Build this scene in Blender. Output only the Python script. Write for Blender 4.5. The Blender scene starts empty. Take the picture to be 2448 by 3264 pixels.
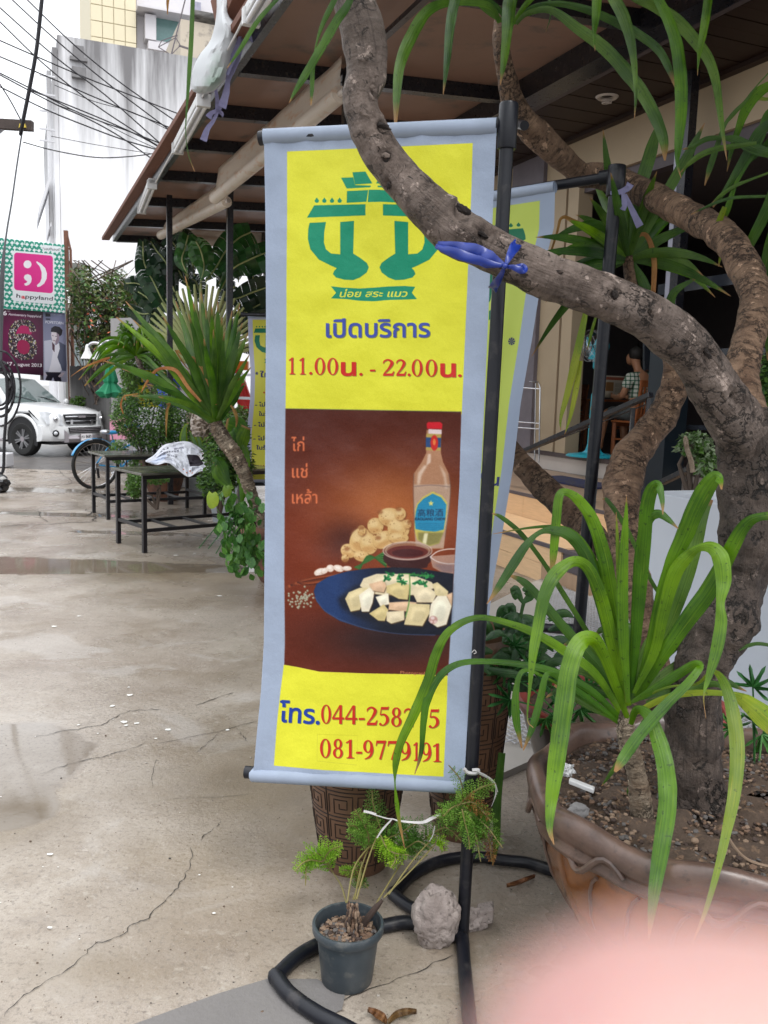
import bpy, bmesh, math, random
import numpy as np
from mathutils import Vector, Matrix, noise
from math import sin, cos, tan, pi, radians, hypot, atan2, sqrt
random.seed(7)
rnd = random.random
def ru(a, b): return a + (b-a)*random.random()
sc = bpy.context.scene
col = sc.collection
# ------------------------------------------------------------------ camera
FPX = 2827.0; HC = 1.65
pt = radians(7.85); th = radians(1.67)
fw = np.array([0, cos(pt), -sin(pt)]); r0 = np.array([1., 0, 0]); u0 = np.cross(r0, fw)
rc = cos(th)*r0 + sin(th)*u0; uc = cos(th)*u0 - sin(th)*r0
CAM = np.array([0, 0, HC])
cd = bpy.data.cameras.new('camera'); cam = bpy.data.objects.new('camera', cd); col.objects.link(cam)
cam.matrix_world = Matrix([[rc[i], uc[i], -fw[i], CAM[i]] for i in range(3)] + [[0, 0, 0, 1]])
cd.sensor_fit = 'VERTICAL'; cd.sensor_height = 24.0; cd.lens = 12.0*FPX/1632.0
cd.clip_start = 0.002; cd.clip_end = 400
cd.dof.use_dof = True; cd.dof.focus_distance = 3.2; cd.dof.aperture_fstop = 9.0
sc.camera = cam
# ------------------------------------------------------------------ world, sun, exposure
SUN_EL, SUN_AZ = radians(58), radians(150)
w = bpy.data.worlds.new('World'); sc.world = w; w.use_nodes = True
wn = w.node_tree; bg = wn.nodes['Background']
sk = wn.nodes.new('ShaderNodeTexSky'); sk.sky_type = 'NISHITA'; sk.sun_disc = False
sk.sun_elevation = SUN_EL; sk.sun_rotation = SUN_AZ; sk.air_density = 1.0; sk.dust_density = 1.0; sk.ozone_density = 1.0
hs = wn.nodes.new('ShaderNodeHueSaturation'); hs.inputs['Saturation'].default_value = 0.13; hs.inputs['Value'].default_value = 1.0
wn.links.new(sk.outputs[0], hs.inputs['Color'])
cm = wn.nodes.new('ShaderNodeMix'); cm.data_type = 'RGBA'; cm.inputs[0].default_value = .8      # even cloud cover over the clear sky, three times brighter overhead than at the horizon
wtc = wn.nodes.new('ShaderNodeTexCoord'); wsp = wn.nodes.new('ShaderNodeSeparateXYZ'); wn.links.new(wtc.outputs['Generated'], wsp.inputs[0]); wma = wn.nodes.new('ShaderNodeMapRange'); wma.inputs[1].default_value = 0; wma.inputs[2].default_value = 1; wma.inputs[3].default_value = 4.6; wma.inputs[4].default_value = 14.0; wn.links.new(wsp.outputs[2], wma.inputs[0])
wvm = wn.nodes.new('ShaderNodeVectorMath'); wvm.operation = 'SCALE'; wvm.inputs[0].default_value = (.97, 1.0, 1.04); wn.links.new(wma.outputs[0], wvm.inputs['Scale']); wn.links.new(wvm.outputs[0], cm.inputs[7])
wn.links.new(hs.outputs[0], cm.inputs[6]); wn.links.new(cm.outputs[2], bg.inputs[0])
bg.inputs[1].default_value = 0.15
sl = bpy.data.lights.new('sun', 'SUN'); sl.energy = 1.1; sl.angle = radians(20); sl.color = (1, .97, .93)
so = bpy.data.objects.new('sun', sl); col.objects.link(so)
sdir = Vector((sin(SUN_AZ)*cos(SUN_EL), cos(SUN_AZ)*cos(SUN_EL), sin(SUN_EL)))
so.rotation_euler = sdir.to_track_quat('Z', 'Y').to_euler(); so.location = (0, 0, 20)
sc.view_settings.view_transform = 'Standard'; sc.view_settings.look = 'None'
sc.view_settings.gamma = 1.0; sc.view_settings.use_curve_mapping = False
sc.view_settings.exposure = 0.68
sc.cycles.max_bounces = 8; sc.cycles.transparent_max_bounces = 16
# ------------------------------------------------------------------ where a photographed point stands
def Ray(x, y): return fw + rc*(x-1224)/FPX + uc*(1632-y)/FPX
def P(x, y, Y): d = Ray(x, y); return CAM + d*Y/d[1]
def G(x, y, z=0.0): d = Ray(x, y); return CAM + d*(z-HC)/d[2]
D1 = Ray(50, 1215); D1 = D1/hypot(D1[0], D1[1]); D1[2] = 0        # along the restaurant front
D2 = np.array([D1[1], -D1[0], 0.])                               # away from the lane, into the restaurant
UP = np.array([0, 0, 1.])
def T(x, y, t): d = Ray(x, y); return CAM + d*t/(d@D2)
def S(x, y, s): d = Ray(x, y); return CAM + d*s/(d@D1)
def W(s, t, z): return D1*s + D2*t + UP*z
# ------------------------------------------------------------------ object helpers
def tag(o, label=None, cat=None, group=None, kind=None):
    if label: o['label'] = label
    if cat: o['category'] = cat
    if group: o['group'] = group
    if kind: o['kind'] = kind
    return o
def thing(name, loc, label, cat, group=None):
    o = bpy.data.objects.new(name, None); col.objects.link(o); o.location = Vector([float(c) for c in loc]); o.empty_display_size = .1
    return tag(o, label, cat, group)
def wloc(o):
    l = Vector(o.location)
    while o.parent: o = o.parent; l += o.location
    return l
def link(name, me, parent=None, loc=(0, 0, 0)):
    o = bpy.data.objects.new(name, me); col.objects.link(o); o.location = loc
    if parent: o.parent = parent
    return o
def nrm(v): v = np.asarray(v, float); return v/(np.linalg.norm(v)+1e-12)
class M:
    def __init__(s): s.v = []; s.f = []; s.m = []; s.uv = None; s.mi = 0
    def add(s, v, f):
        b = len(s.v); s.v += [tuple(map(float, p)) for p in v]; s.f += [tuple(b+i for i in q) for q in f]; s.m += [s.mi]*len(f)
    def obb(s, o, a, b, c):
        o, a, b, c = map(lambda q: np.asarray(q, float), (o, a, b, c))
        if np.dot(np.cross(a, b), c) < 0: o = o+a; a = -a
        p = [o, o+a, o+a+b, o+b, o+c, o+a+c, o+a+b+c, o+b+c]
        s.add(p, [(0, 3, 2, 1), (4, 5, 6, 7), (0, 1, 5, 4), (1, 2, 6, 5), (2, 3, 7, 6), (3, 0, 4, 7)])
    def box(s, x0, x1, y0, y1, z0, z1): s.obb((x0, y0, z0), (x1-x0, 0, 0), (0, y1-y0, 0), (0, 0, z1-z0))
    def stb(s, s0, s1, t0, t1, z0, z1): s.obb(W(s0, t0, z0), D1*(s1-s0), D2*(t1-t0), UP*(z1-z0))
    def bar(s, a, b, w, h=None, up=UP):
        a = np.asarray(a, float); b = np.asarray(b, float); h = h or w; d = b-a
        x = np.cross(d, up)
        if np.linalg.norm(x) < 1e-6: x = np.array([1., 0, 0])
        x = nrm(x); y = nrm(np.cross(x, d)); s.obb(a-x*w/2-y*h/2, x*w, y*h, d)
    def tube(s, pts, rad, n=10, cap=True, rough=0.0, seed=0, ring=0.0, closed=False, rs=1.0):
        pts = [np.asarray(p, float) for p in pts]; k = len(pts)
        if not hasattr(rad, '__len__'): rad = [rad]*k
        if closed: tg = [nrm(pts[(i+1) % k]-pts[i-1]) for i in range(k)]
        else: tg = [nrm(pts[min(i+1, k-1)]-pts[max(i-1, 0)]) for i in range(k)]
        ref = np.array([0, 0, 1.]) if abs(tg[0][2]) < .9 else np.array([1., 0, 0])
        x = nrm(np.cross(tg[0], ref)); V = []
        for i in range(k):
            x = nrm(x - tg[i]*np.dot(x, tg[i])); y = np.cross(tg[i], x)
            for j in range(n):
                a = 2*pi*j/n; r = rad[i]
                if rough:
                    p = pts[i]+(x*cos(a)+y*sin(a))*r
                    r *= 1+rough*noise.noise(Vector(p*(9*rs))+Vector((seed, 0, 0)))+rough*.6*noise.noise(Vector(p*(31*rs))+Vector((seed, 3, 0)))
                if ring: r *= 1+ring*(1 if i % 2 else -1)
                V.append(pts[i]+(x*cos(a)+y*sin(a))*r)
        F = [(i*n+j, i*n+(j+1) % n, (i+1)*n+(j+1) % n, (i+1)*n+j) for i in range(k-1) for j in range(n)]
        if closed: F += [((k-1)*n+j, (k-1)*n+(j+1) % n, (j+1) % n, j) for j in range(n)]
        elif cap: F += [tuple(range(n-1, -1, -1)), tuple((k-1)*n+j for j in range(n))]
        s.add(V, F)
    def lathe(s, prof, c, n=32, fn=None, close=False):
        c = np.asarray(c, float); V = []
        for i, (r, z) in enumerate(prof):
            for j in range(n):
                a = 2*pi*j/n; rr, zz = (r, z) if fn is None else fn(r, z, a, i)
                V.append(c+np.array([rr*cos(a), rr*sin(a), zz]))
        k = len(prof)
        F = [(i*n+j, i*n+(j+1) % n, (i+1)*n+(j+1) % n, (i+1)*n+j) for i in range(k-1) for j in range(n)]
        s.add(V, F)
    def disc(s, c, r, n=20, up=UP, ax=None):
        c = np.asarray(c, float); up = nrm(up); x = nrm(np.cross(up, (0.3, .9, .2))); y = np.cross(up, x)
        s.add([c+(x*cos(2*pi*j/n)+y*sin(2*pi*j/n))*r for j in range(n)], [tuple(range(n))])
    def blob(s, c, r, sub=2, amp=.2, fr=2.0, seed=0, sc_=(1, 1, 1), rot=None):
        bm = bmesh.new(); bmesh.ops.create_icosphere(bm, subdivisions=sub, radius=1)
        V = []
        for q in bm.verts:
            d = Vector(q.co); k = 1+amp*noise.noise(d*fr+Vector((seed*7.3, seed, 0)))+amp*.5*noise.noise(d*fr*2.3+Vector((seed, 9, 0)))
            p = Vector((d.x*sc_[0], d.y*sc_[1], d.z*sc_[2]))*k*r
            if rot is not None: p = rot @ p
            V.append(np.array(c, float)+np.array(p))
        s.add(V, [tuple(q.index for q in f.verts) for f in bm.faces]); bm.free()
    def grid(s, fn, nu, nv):
        V = [fn(i/nu, j/nv) for j in range(nv+1) for i in range(nu+1)]
        s.add(V, [(j*(nu+1)+i, j*(nu+1)+i+1, (j+1)*(nu+1)+i+1, (j+1)*(nu+1)+i) for j in range(nv) for i in range(nu)])
        s.uv = [(i/nu, 1-j/nv) for j in range(nv+1) for i in range(nu+1)]
    def build(s, name, mat, parent=None, smooth=True, sharp=40, solid=0, bevel=0, label=None, kind=None, origin=None):
        me = bpy.data.meshes.new(name)
        V = np.array(s.v, float)
        if parent is not None: loc = np.array(wloc(parent)); o3 = (0, 0, 0)
        else:
            loc = np.array(origin, float) if origin is not None else np.array([(V[:, 0].min()+V[:, 0].max())/2, (V[:, 1].min()+V[:, 1].max())/2, V[:, 2].min()]); o3 = loc
        me.from_pydata((V-loc).tolist(), [], s.f)
        for q in (mat if isinstance(mat, (list, tuple)) else [mat]): me.materials.append(q)
        if isinstance(mat, (list, tuple)): me.polygons.foreach_set('material_index', s.m)
        if s.uv:
            ul = me.uv_layers.new(name='UVMap'); li = np.empty(len(me.loops), int); me.loops.foreach_get('vertex_index', li)
            ul.data.foreach_set('uv', np.array(s.uv, float)[li].ravel())
        if smooth:
            me.polygons.foreach_set('use_smooth', [True]*len(me.polygons))
            if sharp: 
                try: me.set_sharp_from_angle(angle=radians(sharp))
                except Exception: pass
        me.update()
        o = link(name, me, parent, tuple(o3))
        if bevel:
            b = o.modifiers.new('bevel', 'BEVEL'); b.width = bevel; b.segments = 2; b.limit_method = 'ANGLE'; b.angle_limit = radians(35)
        if solid:
            b = o.modifiers.new('solid', 'SOLIDIFY'); b.thickness = solid; b.offset = 0
        if label: o['label'] = label
        if kind: o['kind'] = kind
        return o
def spline(pts, n=6):
    """Catmull-Rom through the points (rows of any width)"""
    A = np.array(pts, float); A = np.vstack([2*A[0]-A[1], A, 2*A[-1]-A[-2]]); out = []
    for i in range(1, len(A)-2):
        for k in range(n):
            t = k/n; out.append(.5*((2*A[i])+(-A[i-1]+A[i+1])*t+(2*A[i-1]-5*A[i]+4*A[i+1]-A[i+2])*t*t+(-A[i-1]+3*A[i]-3*A[i+1]+A[i+2])*t**3))
    out.append(A[-2]); return np.array(out)
# ------------------------------------------------------------------ materials
def lin(c):
    """8 bit sRGB -> linear"""
    return tuple(((q/255)/12.92 if q/255 <= .04045 else ((q/255+.055)/1.055)**2.4) for q in c)
def mk(name, c, rough=.6, spec=.4, metal=0, c2=None, sc1=6, var=.5, bump=0, bs=30, trans=0, sss=0, coat=0, detail=6, rvar=0, emit=None, stretch=None, alpha=1, c3=None, sc3=40):
    m = bpy.data.materials.new(name); m.use_nodes = True; N = m.node_tree.nodes; L = m.node_tree.links
    b = N['Principled BSDF']; b.inputs['Roughness'].default_value = rough; b.inputs['Specular IOR Level'].default_value = spec; b.inputs['Metallic'].default_value = metal
    tc = N.new('ShaderNodeTexCoord'); vec = tc.outputs['Object']
    if stretch:
        mp = N.new('ShaderNodeMapping'); mp.inputs['Scale'].default_value = stretch; L.new(vec, mp.inputs['Vector']); vec = mp.outputs[0]
    def nz(s, d=detail):
        n = N.new('ShaderNodeTexNoise'); n.inputs['Scale'].default_value = s; n.inputs['Detail'].default_value = d; n.inputs['Roughness'].default_value = .6; L.new(vec, n.inputs['Vector']); return n.outputs['Fac']
    if c2 is None: c2 = tuple(x*(1-.35*var) for x in c)
    def ramp(f, a, bb, p0=.35, p1=.65):
        r = N.new('ShaderNodeValToRGB'); r.color_ramp.elements[0].position = p0; r.color_ramp.elements[1].position = p1
        r.color_ramp.elements[0].color = (*a, 1); r.color_ramp.elements[1].color = (*bb, 1); L.new(f, r.inputs[0]); return r.outputs[0]
    co = ramp(nz(sc1), c2, c)
    if c3 is not None:
        f = nz(sc3); mr = N.new('ShaderNodeMapRange'); mr.inputs[1].default_value = .55; mr.inputs[2].default_value = .68; L.new(f, mr.inputs[0])
        mx = N.new('ShaderNodeMix'); mx.data_type = 'RGBA'; L.new(mr.outputs[0], mx.inputs[0]); L.new(co, mx.inputs[6]); mx.inputs[7].default_value = (*c3, 1); co = mx.outputs[2]
    L.new(co, b.inputs['Base Color'])
    if rvar:
        mr = N.new('ShaderNodeMapRange'); mr.inputs[3].default_value = max(rough-rvar, .02); mr.inputs[4].default_value = min(rough+rvar, 1); L.new(nz(sc1*2.3), mr.inputs[0]); L.new(mr.outputs[0], b.inputs['Roughness'])
    if bump:
        bu = N.new('ShaderNodeBump'); bu.inputs['Strength'].default_value = min(bump, 1); bu.inputs['Distance'].default_value = .01*max(bump, .3); L.new(nz(bs, 8), bu.inputs['Height']); L.new(bu.outputs[0], b.inputs['Normal'])
    if sss: b.inputs['Subsurface Weight'].default_value = sss; b.inputs['Subsurface Radius'].default_value = (.012, .005, .003); b.inputs['Subsurface Scale'].default_value = 1
    if coat: b.inputs['Coat Weight'].default_value = coat; b.inputs['Coat Roughness'].default_value = .08
    if alpha < 1: b.inputs['Alpha'].default_value = alpha
    if emit: b.inputs['Emission Color'].default_value = (*emit[0], 1); b.inputs['Emission Strength'].default_value = emit[1]
    if trans:
        t = N.new('ShaderNodeBsdfTranslucent'); L.new(co, t.inputs['Color']); ms = N.new('ShaderNodeMixShader'); ms.inputs[0].default_value = trans
        L.new(b.outputs[0], ms.inputs[1]); L.new(t.outputs[0], ms.inputs[2]); L.new(ms.outputs[0], N['Material Output'].inputs[0])
    m['nodes'] = 1
    return m
def glass(name, c=(1, 1, 1), rough=.02, a=.3):
    m = bpy.data.materials.new(name); m.use_nodes = True; b = m.node_tree.nodes['Principled BSDF']
    b.inputs['Base Color'].default_value = (*c, 1); b.inputs['Roughness'].default_value = rough; b.inputs['Alpha'].default_value = a; b.inputs['Specular IOR Level'].default_value = .8
    return m
# ------------------------------------------------------------------ flat print: a painted numpy canvas on a real sheet
class Cv:
    def __init__(s, Wd, Hd, base, fm=None):
        s.W, s.H = Wd, Hd; s.a = np.empty((Hd, Wd, 3), np.float32); s.a[:] = np.array(base, np.float32)/255
        s.fm = fm or (lambda x, y: (x*Wd, y*Hd))
        s.rs = np.random.RandomState(3)
    def mask(s, loops, ss=3, pad=1, evenodd=True):
        pts = [np.stack(s.fm(np.array([p[0] for p in l], float), np.array([p[1] for p in l], float)), 1) for l in loops]
        al = np.concatenate(pts); x0 = max(int(al[:, 0].min())-pad, 0); x1 = min(int(al[:, 0].max())+1+pad, s.W); y0 = max(int(al[:, 1].min())-pad, 0); y1 = min(int(al[:, 1].max())+1+pad, s.H)
        if x1 <= x0 or y1 <= y0: return None
        nx, ny = (x1-x0)*ss, (y1-y0)*ss; xs = x0+(np.arange(nx)+.5)/ss; ys = y0+(np.arange(ny)+.5)/ss
        m = np.zeros((ny, nx), bool)
        for l in pts:
            q = np.zeros((ny, nx), bool)
            for i in range(len(l)):
                (ax, ay), (bx, by) = l[i-1], l[i]
                if ay == by: continue
                j0 = np.searchsorted(ys, min(ay, by)); j1 = np.searchsorted(ys, max(ay, by))
                if j1 > j0:
                    xi = ax+(ys[j0:j1]-ay)*(bx-ax)/(by-ay); q[j0:j1] ^= xs[None, :] > xi[:, None]
            m = m ^ q if evenodd else m | q
        return m.reshape(y1-y0, ss, x1-x0, ss).mean((1, 3)), x0, y0, x1, y1
    def fill(s, loops, c, al=1.0, evenodd=True, blur=0):
        if not hasattr(loops[0][0], '__len__'): loops = [loops]
        r = s.mask(loops, pad=1+3*blur, evenodd=evenodd)
        if r is None: return
        m, x0, y0, x1, y1 = r
        for _ in range(3 if blur else 0): m = s.bl(m, blur)
        if callable(c): yy, xx = np.mgrid[y0:y1, x0:x1]; cc = c(xx, yy)/255
        else: cc = np.array(c, np.float32)/255
        k = (m*al)[..., None]; s.a[y0:y1, x0:x1] = s.a[y0:y1, x0:x1]*(1-k)+cc*k
    def bl(s, m, r):
        k = 2*r+1
        for ax in (0, 1):
            p = [(0, 0), (0, 0)]; p[ax] = (r+1, r); c = np.cumsum(np.pad(m, p, mode='edge'), ax)
            m = (np.take(c, range(k, c.shape[ax]), ax)-np.take(c, range(0, c.shape[ax]-k), ax))/k
        return m
    def ell(s, cx, cy, rx, ry, c, al=1.0, rot=0, blur=0, n=28):
        s.fill([(cx+rx*cos(t)*cos(rot)-ry*sin(t)*sin(rot), cy+rx*cos(t)*sin(rot)+ry*sin(t)*cos(rot)) for t in np.arange(n)*2*pi/n], c, al, blur=blur)
    def stroke(s, pts, wd, c, al=1.0, n=6, blur=0, sm=True):
        A = spline(pts, n) if sm and len(pts) > 2 else np.array(pts, float)
        Wd = np.interp(np.linspace(0, 1, len(A)), np.linspace(0, 1, len(wd)), wd) if hasattr(wd, '__len__') else np.full(len(A), wd)
        t = np.gradient(A[:, :2], axis=0); t /= np.linalg.norm(t, axis=1)[:, None]+1e-9; nn = np.stack([-t[:, 1], t[:, 0]], 1)*Wd[:, None]/2
        s.fill([tuple(p) for p in np.vstack([A[:, :2]+nn, (A[:, :2]-nn)[::-1]])], c, al, blur=blur)
    def text(s, st, p0, p1, h, c, al=1.0, bold=0, up=None, fnt=None, fit=True, shear=0):
        """st between p0 and p1 on the baseline, h = height of the digit 0"""
        cu = bpy.data.curves.new('t', 'FONT'); cu.body = st; cu.offset = bold; cu.resolution_u = 4; cu.shear = shear
        ob = bpy.data.objects.new('t', cu); col.objects.link(ob); dg = bpy.context.evaluated_depsgraph_get(); me = ob.evaluated_get(dg).to_mesh()
        V = np.array([v.co[:2] for v in me.vertices]); me.calc_loop_triangles(); Tr = [tuple(t.vertices) for t in me.loop_triangles]
        ob.evaluated_get(dg).to_mesh_clear(); bpy.data.objects.remove(ob); bpy.data.curves.remove(cu)
        if len(V) == 0: return
        p0 = np.array(p0, float); p1 = np.array(p1, float); L_ = np.linalg.norm(p1-p0); ux = (p1-p0)/L_; uy = np.array([ux[1], -ux[0]]) if up is None else np.array(up, float)
        x = (V[:, 0]-V[:, 0].min())/(V[:, 0].max()-V[:, 0].min())*L_; y = V[:, 1]/.71*h
        Q = p0+x[:, None]*ux+y[:, None]*uy
        cx, cy = s.fm(Q[:, 0], Q[:, 1]); x0 = max(int(cx.min())-1, 0); x1 = min(int(cx.max())+2, s.W); y0 = max(int(cy.min())-1, 0); y1 = min(int(cy.max())+2, s.H)
        if x1 <= x0 or y1 <= y0: return
        ss = 3; m = np.zeros(((y1-y0)*ss, (x1-x0)*ss), bool)
        px = (cx-x0)*ss; py = (cy-y0)*ss
        for a, b, d in Tr:
            X = px[[a, b, d]]; Y = py[[a, b, d]]; i0 = max(int(X.min()), 0); i1 = int(X.max())+2; j0 = max(int(Y.min()), 0); j1 = int(Y.max())+2
            gx = np.arange(i0, min(i1, m.shape[1]))+.5; gy = (np.arange(j0, min(j1, m.shape[0]))+.5)[:, None]
            if gx.size == 0 or gy.size == 0: continue
            e = [(X[(k+1) % 3]-X[k])*(gy-Y[k])-(Y[(k+1) % 3]-Y[k])*(gx-X[k]) for k in range(3)]
            ins = ((e[0] >= 0) & (e[1] >= 0) & (e[2] >= 0)) | ((e[0] <= 0) & (e[1] <= 0) & (e[2] <= 0))
            m[j0:j0+gy.shape[0], i0:i0+gx.size] |= ins
        k = (m.reshape(y1-y0, ss, x1-x0, ss).mean((1, 3))*al)[..., None]
        s.a[y0:y1, x0:x1] = s.a[y0:y1, x0:x1]*(1-k)+np.array(c, np.float32)/255*k
    def material(s, name, rough=.5, spec=.35, trans=.15, grain=.0, bump=.15):
        im = bpy.data.images.new(name, s.W, s.H); px = np.ones((s.H, s.W, 4), np.float32); px[..., :3] = np.clip(s.a[::-1], 0, 1); im.pixels.foreach_set(px.ravel()); im.update(); im.pack()
        m = bpy.data.materials.new(name); m.use_nodes = True; N = m.node_tree.nodes; L = m.node_tree.links; b = N['Principled BSDF']
        t = N.new('ShaderNodeTexImage'); t.image = im; t.extension = 'EXTEND'; L.new(t.outputs[0], b.inputs['Base Color']); b.inputs['Roughness'].default_value = rough; b.inputs['Specular IOR Level'].default_value = spec
        n = N.new('ShaderNodeTexNoise'); n.inputs['Scale'].default_value = 9; n.inputs['Detail'].default_value = 5; tc = N.new('ShaderNodeTexCoord'); L.new(tc.outputs['Object'], n.inputs['Vector'])
        bu = N.new('ShaderNodeBump'); bu.inputs['Strength'].default_value = bump; bu.inputs['Distance'].default_value = .02; L.new(n.outputs[0], bu.inputs['Height']); L.new(bu.outputs[0], b.inputs['Normal'])
        if trans:
            tr = N.new('ShaderNodeBsdfTranslucent'); L.new(t.outputs[0], tr.inputs['Color']); ms = N.new('ShaderNodeMixShader'); ms.inputs[0].default_value = trans; L.new(b.outputs[0], ms.inputs[1]); L.new(tr.outputs[0], ms.inputs[2]); L.new(ms.outputs[0], N['Material Output'].inputs[0])
        return m
# ================================================================== materials of the setting
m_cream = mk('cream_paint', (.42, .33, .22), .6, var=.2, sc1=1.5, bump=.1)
m_beam = mk('grey_beam', (.10, .085, .095), .5, var=.3)
m_white = mk('white_plaster', (.56, .60, .66), .65, var=.12, sc1=1.5, bump=.15, bs=60)
m_riser = mk('white_tile', (.55, .5, .46), .3, var=.1)
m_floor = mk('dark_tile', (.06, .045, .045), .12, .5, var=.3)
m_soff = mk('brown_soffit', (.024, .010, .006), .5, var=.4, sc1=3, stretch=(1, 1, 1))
m_wood = mk('wood_tile', (.80, .54, .31), .35, var=.35, sc1=2, stretch=(3, 3, 40), bump=.05)
m_woodt = mk('wood_tread', (.42, .28, .18), .35, var=.4, sc1=3, stretch=(6, 6, 1), bump=.05)
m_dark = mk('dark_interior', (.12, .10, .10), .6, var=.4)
m_black = mk('black_steel', (.012, .013, .018), .3, .5, var=.5, sc1=12, bump=.1, rvar=.12, c3=(.05, .04, .035), sc3=30)
m_pvc = mk('black_pipe', (.008, .009, .014), .38, .35, var=.5, sc1=10, bump=.12, bs=60, rvar=.15, c3=(.03, .028, .03), sc3=18)
m_alu = mk('aluminium', (.5, .5, .52), .3, metal=.9, var=.2)
m_poly = mk('brown_polycarbonate', (.27, .185, .145), .35, .4, var=.45, sc1=1.3, trans=.4, c3=(.16, .13, .11), sc3=3)
m_rust = mk('rusty_steel', (.16, .07, .045), .8, var=.6, sc1=14, bump=.3)
m_concrete_w = mk('stained_white_render', (.62, .62, .64), .8, c2=(.45, .45, .48), sc1=.35, var=.2, bump=.1)
# stained render of the tall white building: dark weather streaks running down from its top edge
def stained(name, base, stain, ztop, reach=5.0):
    m = bpy.data.materials.new(name); m.use_nodes = True; N = m.node_tree.nodes; L = m.node_tree.links; b = N['Principled BSDF']; b.inputs['Roughness'].default_value = .85
    g = N.new('ShaderNodeNewGeometry'); sx = N.new('ShaderNodeSeparateXYZ'); L.new(g.outputs['Position'], sx.inputs[0])
    mp = N.new('ShaderNodeMapping'); mp.inputs['Scale'].default_value = (1.7, 1.7, .12); L.new(g.outputs['Position'], mp.inputs[0])
    n = N.new('ShaderNodeTexNoise'); n.inputs['Scale'].default_value = 1.3; n.inputs['Detail'].default_value = 8; n.inputs['Roughness'].default_value = .65; L.new(mp.outputs[0], n.inputs['Vector'])
    mr = N.new('ShaderNodeMapRange'); mr.inputs[1].default_value = ztop-reach; mr.inputs[2].default_value = ztop; mr.inputs[3].default_value = -.25; mr.inputs[4].default_value = .36; L.new(sx.outputs[2], mr.inputs[0])
    ad = N.new('ShaderNodeMath'); ad.operation = 'ADD'; L.new(n.outputs[0], ad.inputs[0]); L.new(mr.outputs[0], ad.inputs[1])
    r = N.new('ShaderNodeValToRGB'); e = r.color_ramp.elements; e[0].position = .5; e[0].color = (*base, 1); e[1].position = .95; e[1].color = (*stain, 1); L.new(ad.outputs[0], r.inputs[0]); L.new(r.outputs[0], b.inputs[0])
    return m
# ------------------------------------------------------------------ ground
mg = bpy.data.materials.new('wet_concrete'); mg.use_nodes = True; N = mg.node_tree.nodes; L = mg.node_tree.links; b = N['Principled BSDF']
tc = N.new('ShaderNodeTexCoord')
def gn(s, d=8, r=.6, vec=None, dist=0):
    n = N.new('ShaderNodeTexNoise'); n.inputs['Scale'].default_value = s; n.inputs['Detail'].default_value = d; n.inputs['Roughness'].default_value = r; n.inputs['Distortion'].default_value = dist; L.new(vec or tc.outputs['Object'], n.inputs['Vector']); return n.outputs[0]
def mrg(f, a, bb, c=0, d=1, sm=False):
    n = N.new('ShaderNodeMapRange'); n.inputs[1].default_value = a; n.inputs[2].default_value = bb; n.inputs[3].default_value = c; n.inputs[4].default_value = d
    if sm: n.interpolation_type = 'SMOOTHSTEP'
    L.new(f, n.inputs[0]); return n.outputs[0]
def mxc(f, a, bb):
    n = N.new('ShaderNodeMix'); n.data_type = 'RGBA'
    if hasattr(f, 'links'): L.new(f, n.inputs[0])
    else: n.inputs[0].default_value = f
    for q, k in ((a, 6), (bb, 7)):
        if isinstance(q, tuple): n.inputs[k].default_value = (*q, 1)
        else: L.new(q, n.inputs[k])
    return n.outputs[2]
def mth(op, a, bb):
    n = N.new('ShaderNodeMath'); n.operation = op; n.use_clamp = op != 'MULTIPLY_ADD'
    for q, k in ((a, 0), (bb, 1)):
        if isinstance(q, (int, float)): n.inputs[k].default_value = q
        else: L.new(q, n.inputs[k])
    return n.outputs[0]
at = N.new('ShaderNodeAttribute'); at.attribute_name = 'wet'; at2 = N.new('ShaderNodeAttribute'); at2.attribute_name = 'stain'
c0 = mxc(mrg(gn(.9, 6), .35, .65), (.25, .205, .165), (.38, .335, .285))
c0 = mxc(mth('MULTIPLY', mrg(gn(2.3, 10, .7), .48, .66), .7), c0, (.19, .145, .10))
c0 = mxc(mth('MULTIPLY', mrg(gn(60, 4), .54, .66), .6), c0, (.12, .10, .085)); c0 = mxc(mth('MULTIPLY', mrg(gn(230, 3), .55, .68), .55), c0, (.13, .11, .09)); c0 = mxc(mth('MULTIPLY', mrg(gn(190, 3), .30, .42, 1, 0), .4), c0, (.45, .41, .36))
c0 = mxc(mth('MULTIPLY', mrg(gn(23, 5), .6, .66), .45), c0, (.42, .38, .33))
c0 = mxc(mth('MULTIPLY', mrg(gn(7, 10, .75, None, 1.2), .55, .62), .35), c0, (.17, .14, .115)); c0 = mxc(mth('MULTIPLY', mrg(gn(1.7, 6, .6, None, .8), .36, .44, 1, 0), .5), c0, (.40, .37, .34)); c0 = mxc(at2.outputs['Fac'], c0, mxc(mrg(gn(3), .4, .6), (.15, .115, .075), (.20, .155, .10)))
wetm = mrg(mth('ADD', at.outputs['Fac'], mth('MULTIPLY', mth('SUBTRACT', gn(4, 7), .5), .9)), .5, .66, 0, 1, True)
c0 = mxc(mth('MULTIPLY', wetm, .45), c0, (.10, .08, .06))
L.new(c0, b.inputs[0])
damp = mrg(gn(1.1, 5), .38, .62, .15, .42)
ro = N.new('ShaderNodeMix'); ro.data_type = 'FLOAT'; L.new(wetm, ro.inputs[0]); L.new(damp, ro.inputs[2]); ro.inputs[3].default_value = .03; L.new(ro.outputs[0], b.inputs['Roughness'])
b.inputs['Specular IOR Level'].default_value = .5
hgt = mth('ADD', mth('MULTIPLY', gn(70, 8), .5), mth('MULTIPLY', gn(14, 6), .8)); bu = N.new('ShaderNodeBump'); bu.inputs['Distance'].default_value = .006
st = mrg(wetm, 0, 1, .65, .03); L.new(st, bu.inputs['Strength']); L.new(hgt, bu.inputs['Height']); L.new(bu.outputs[0], b.inputs['Normal'])
m_ground = mg
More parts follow.
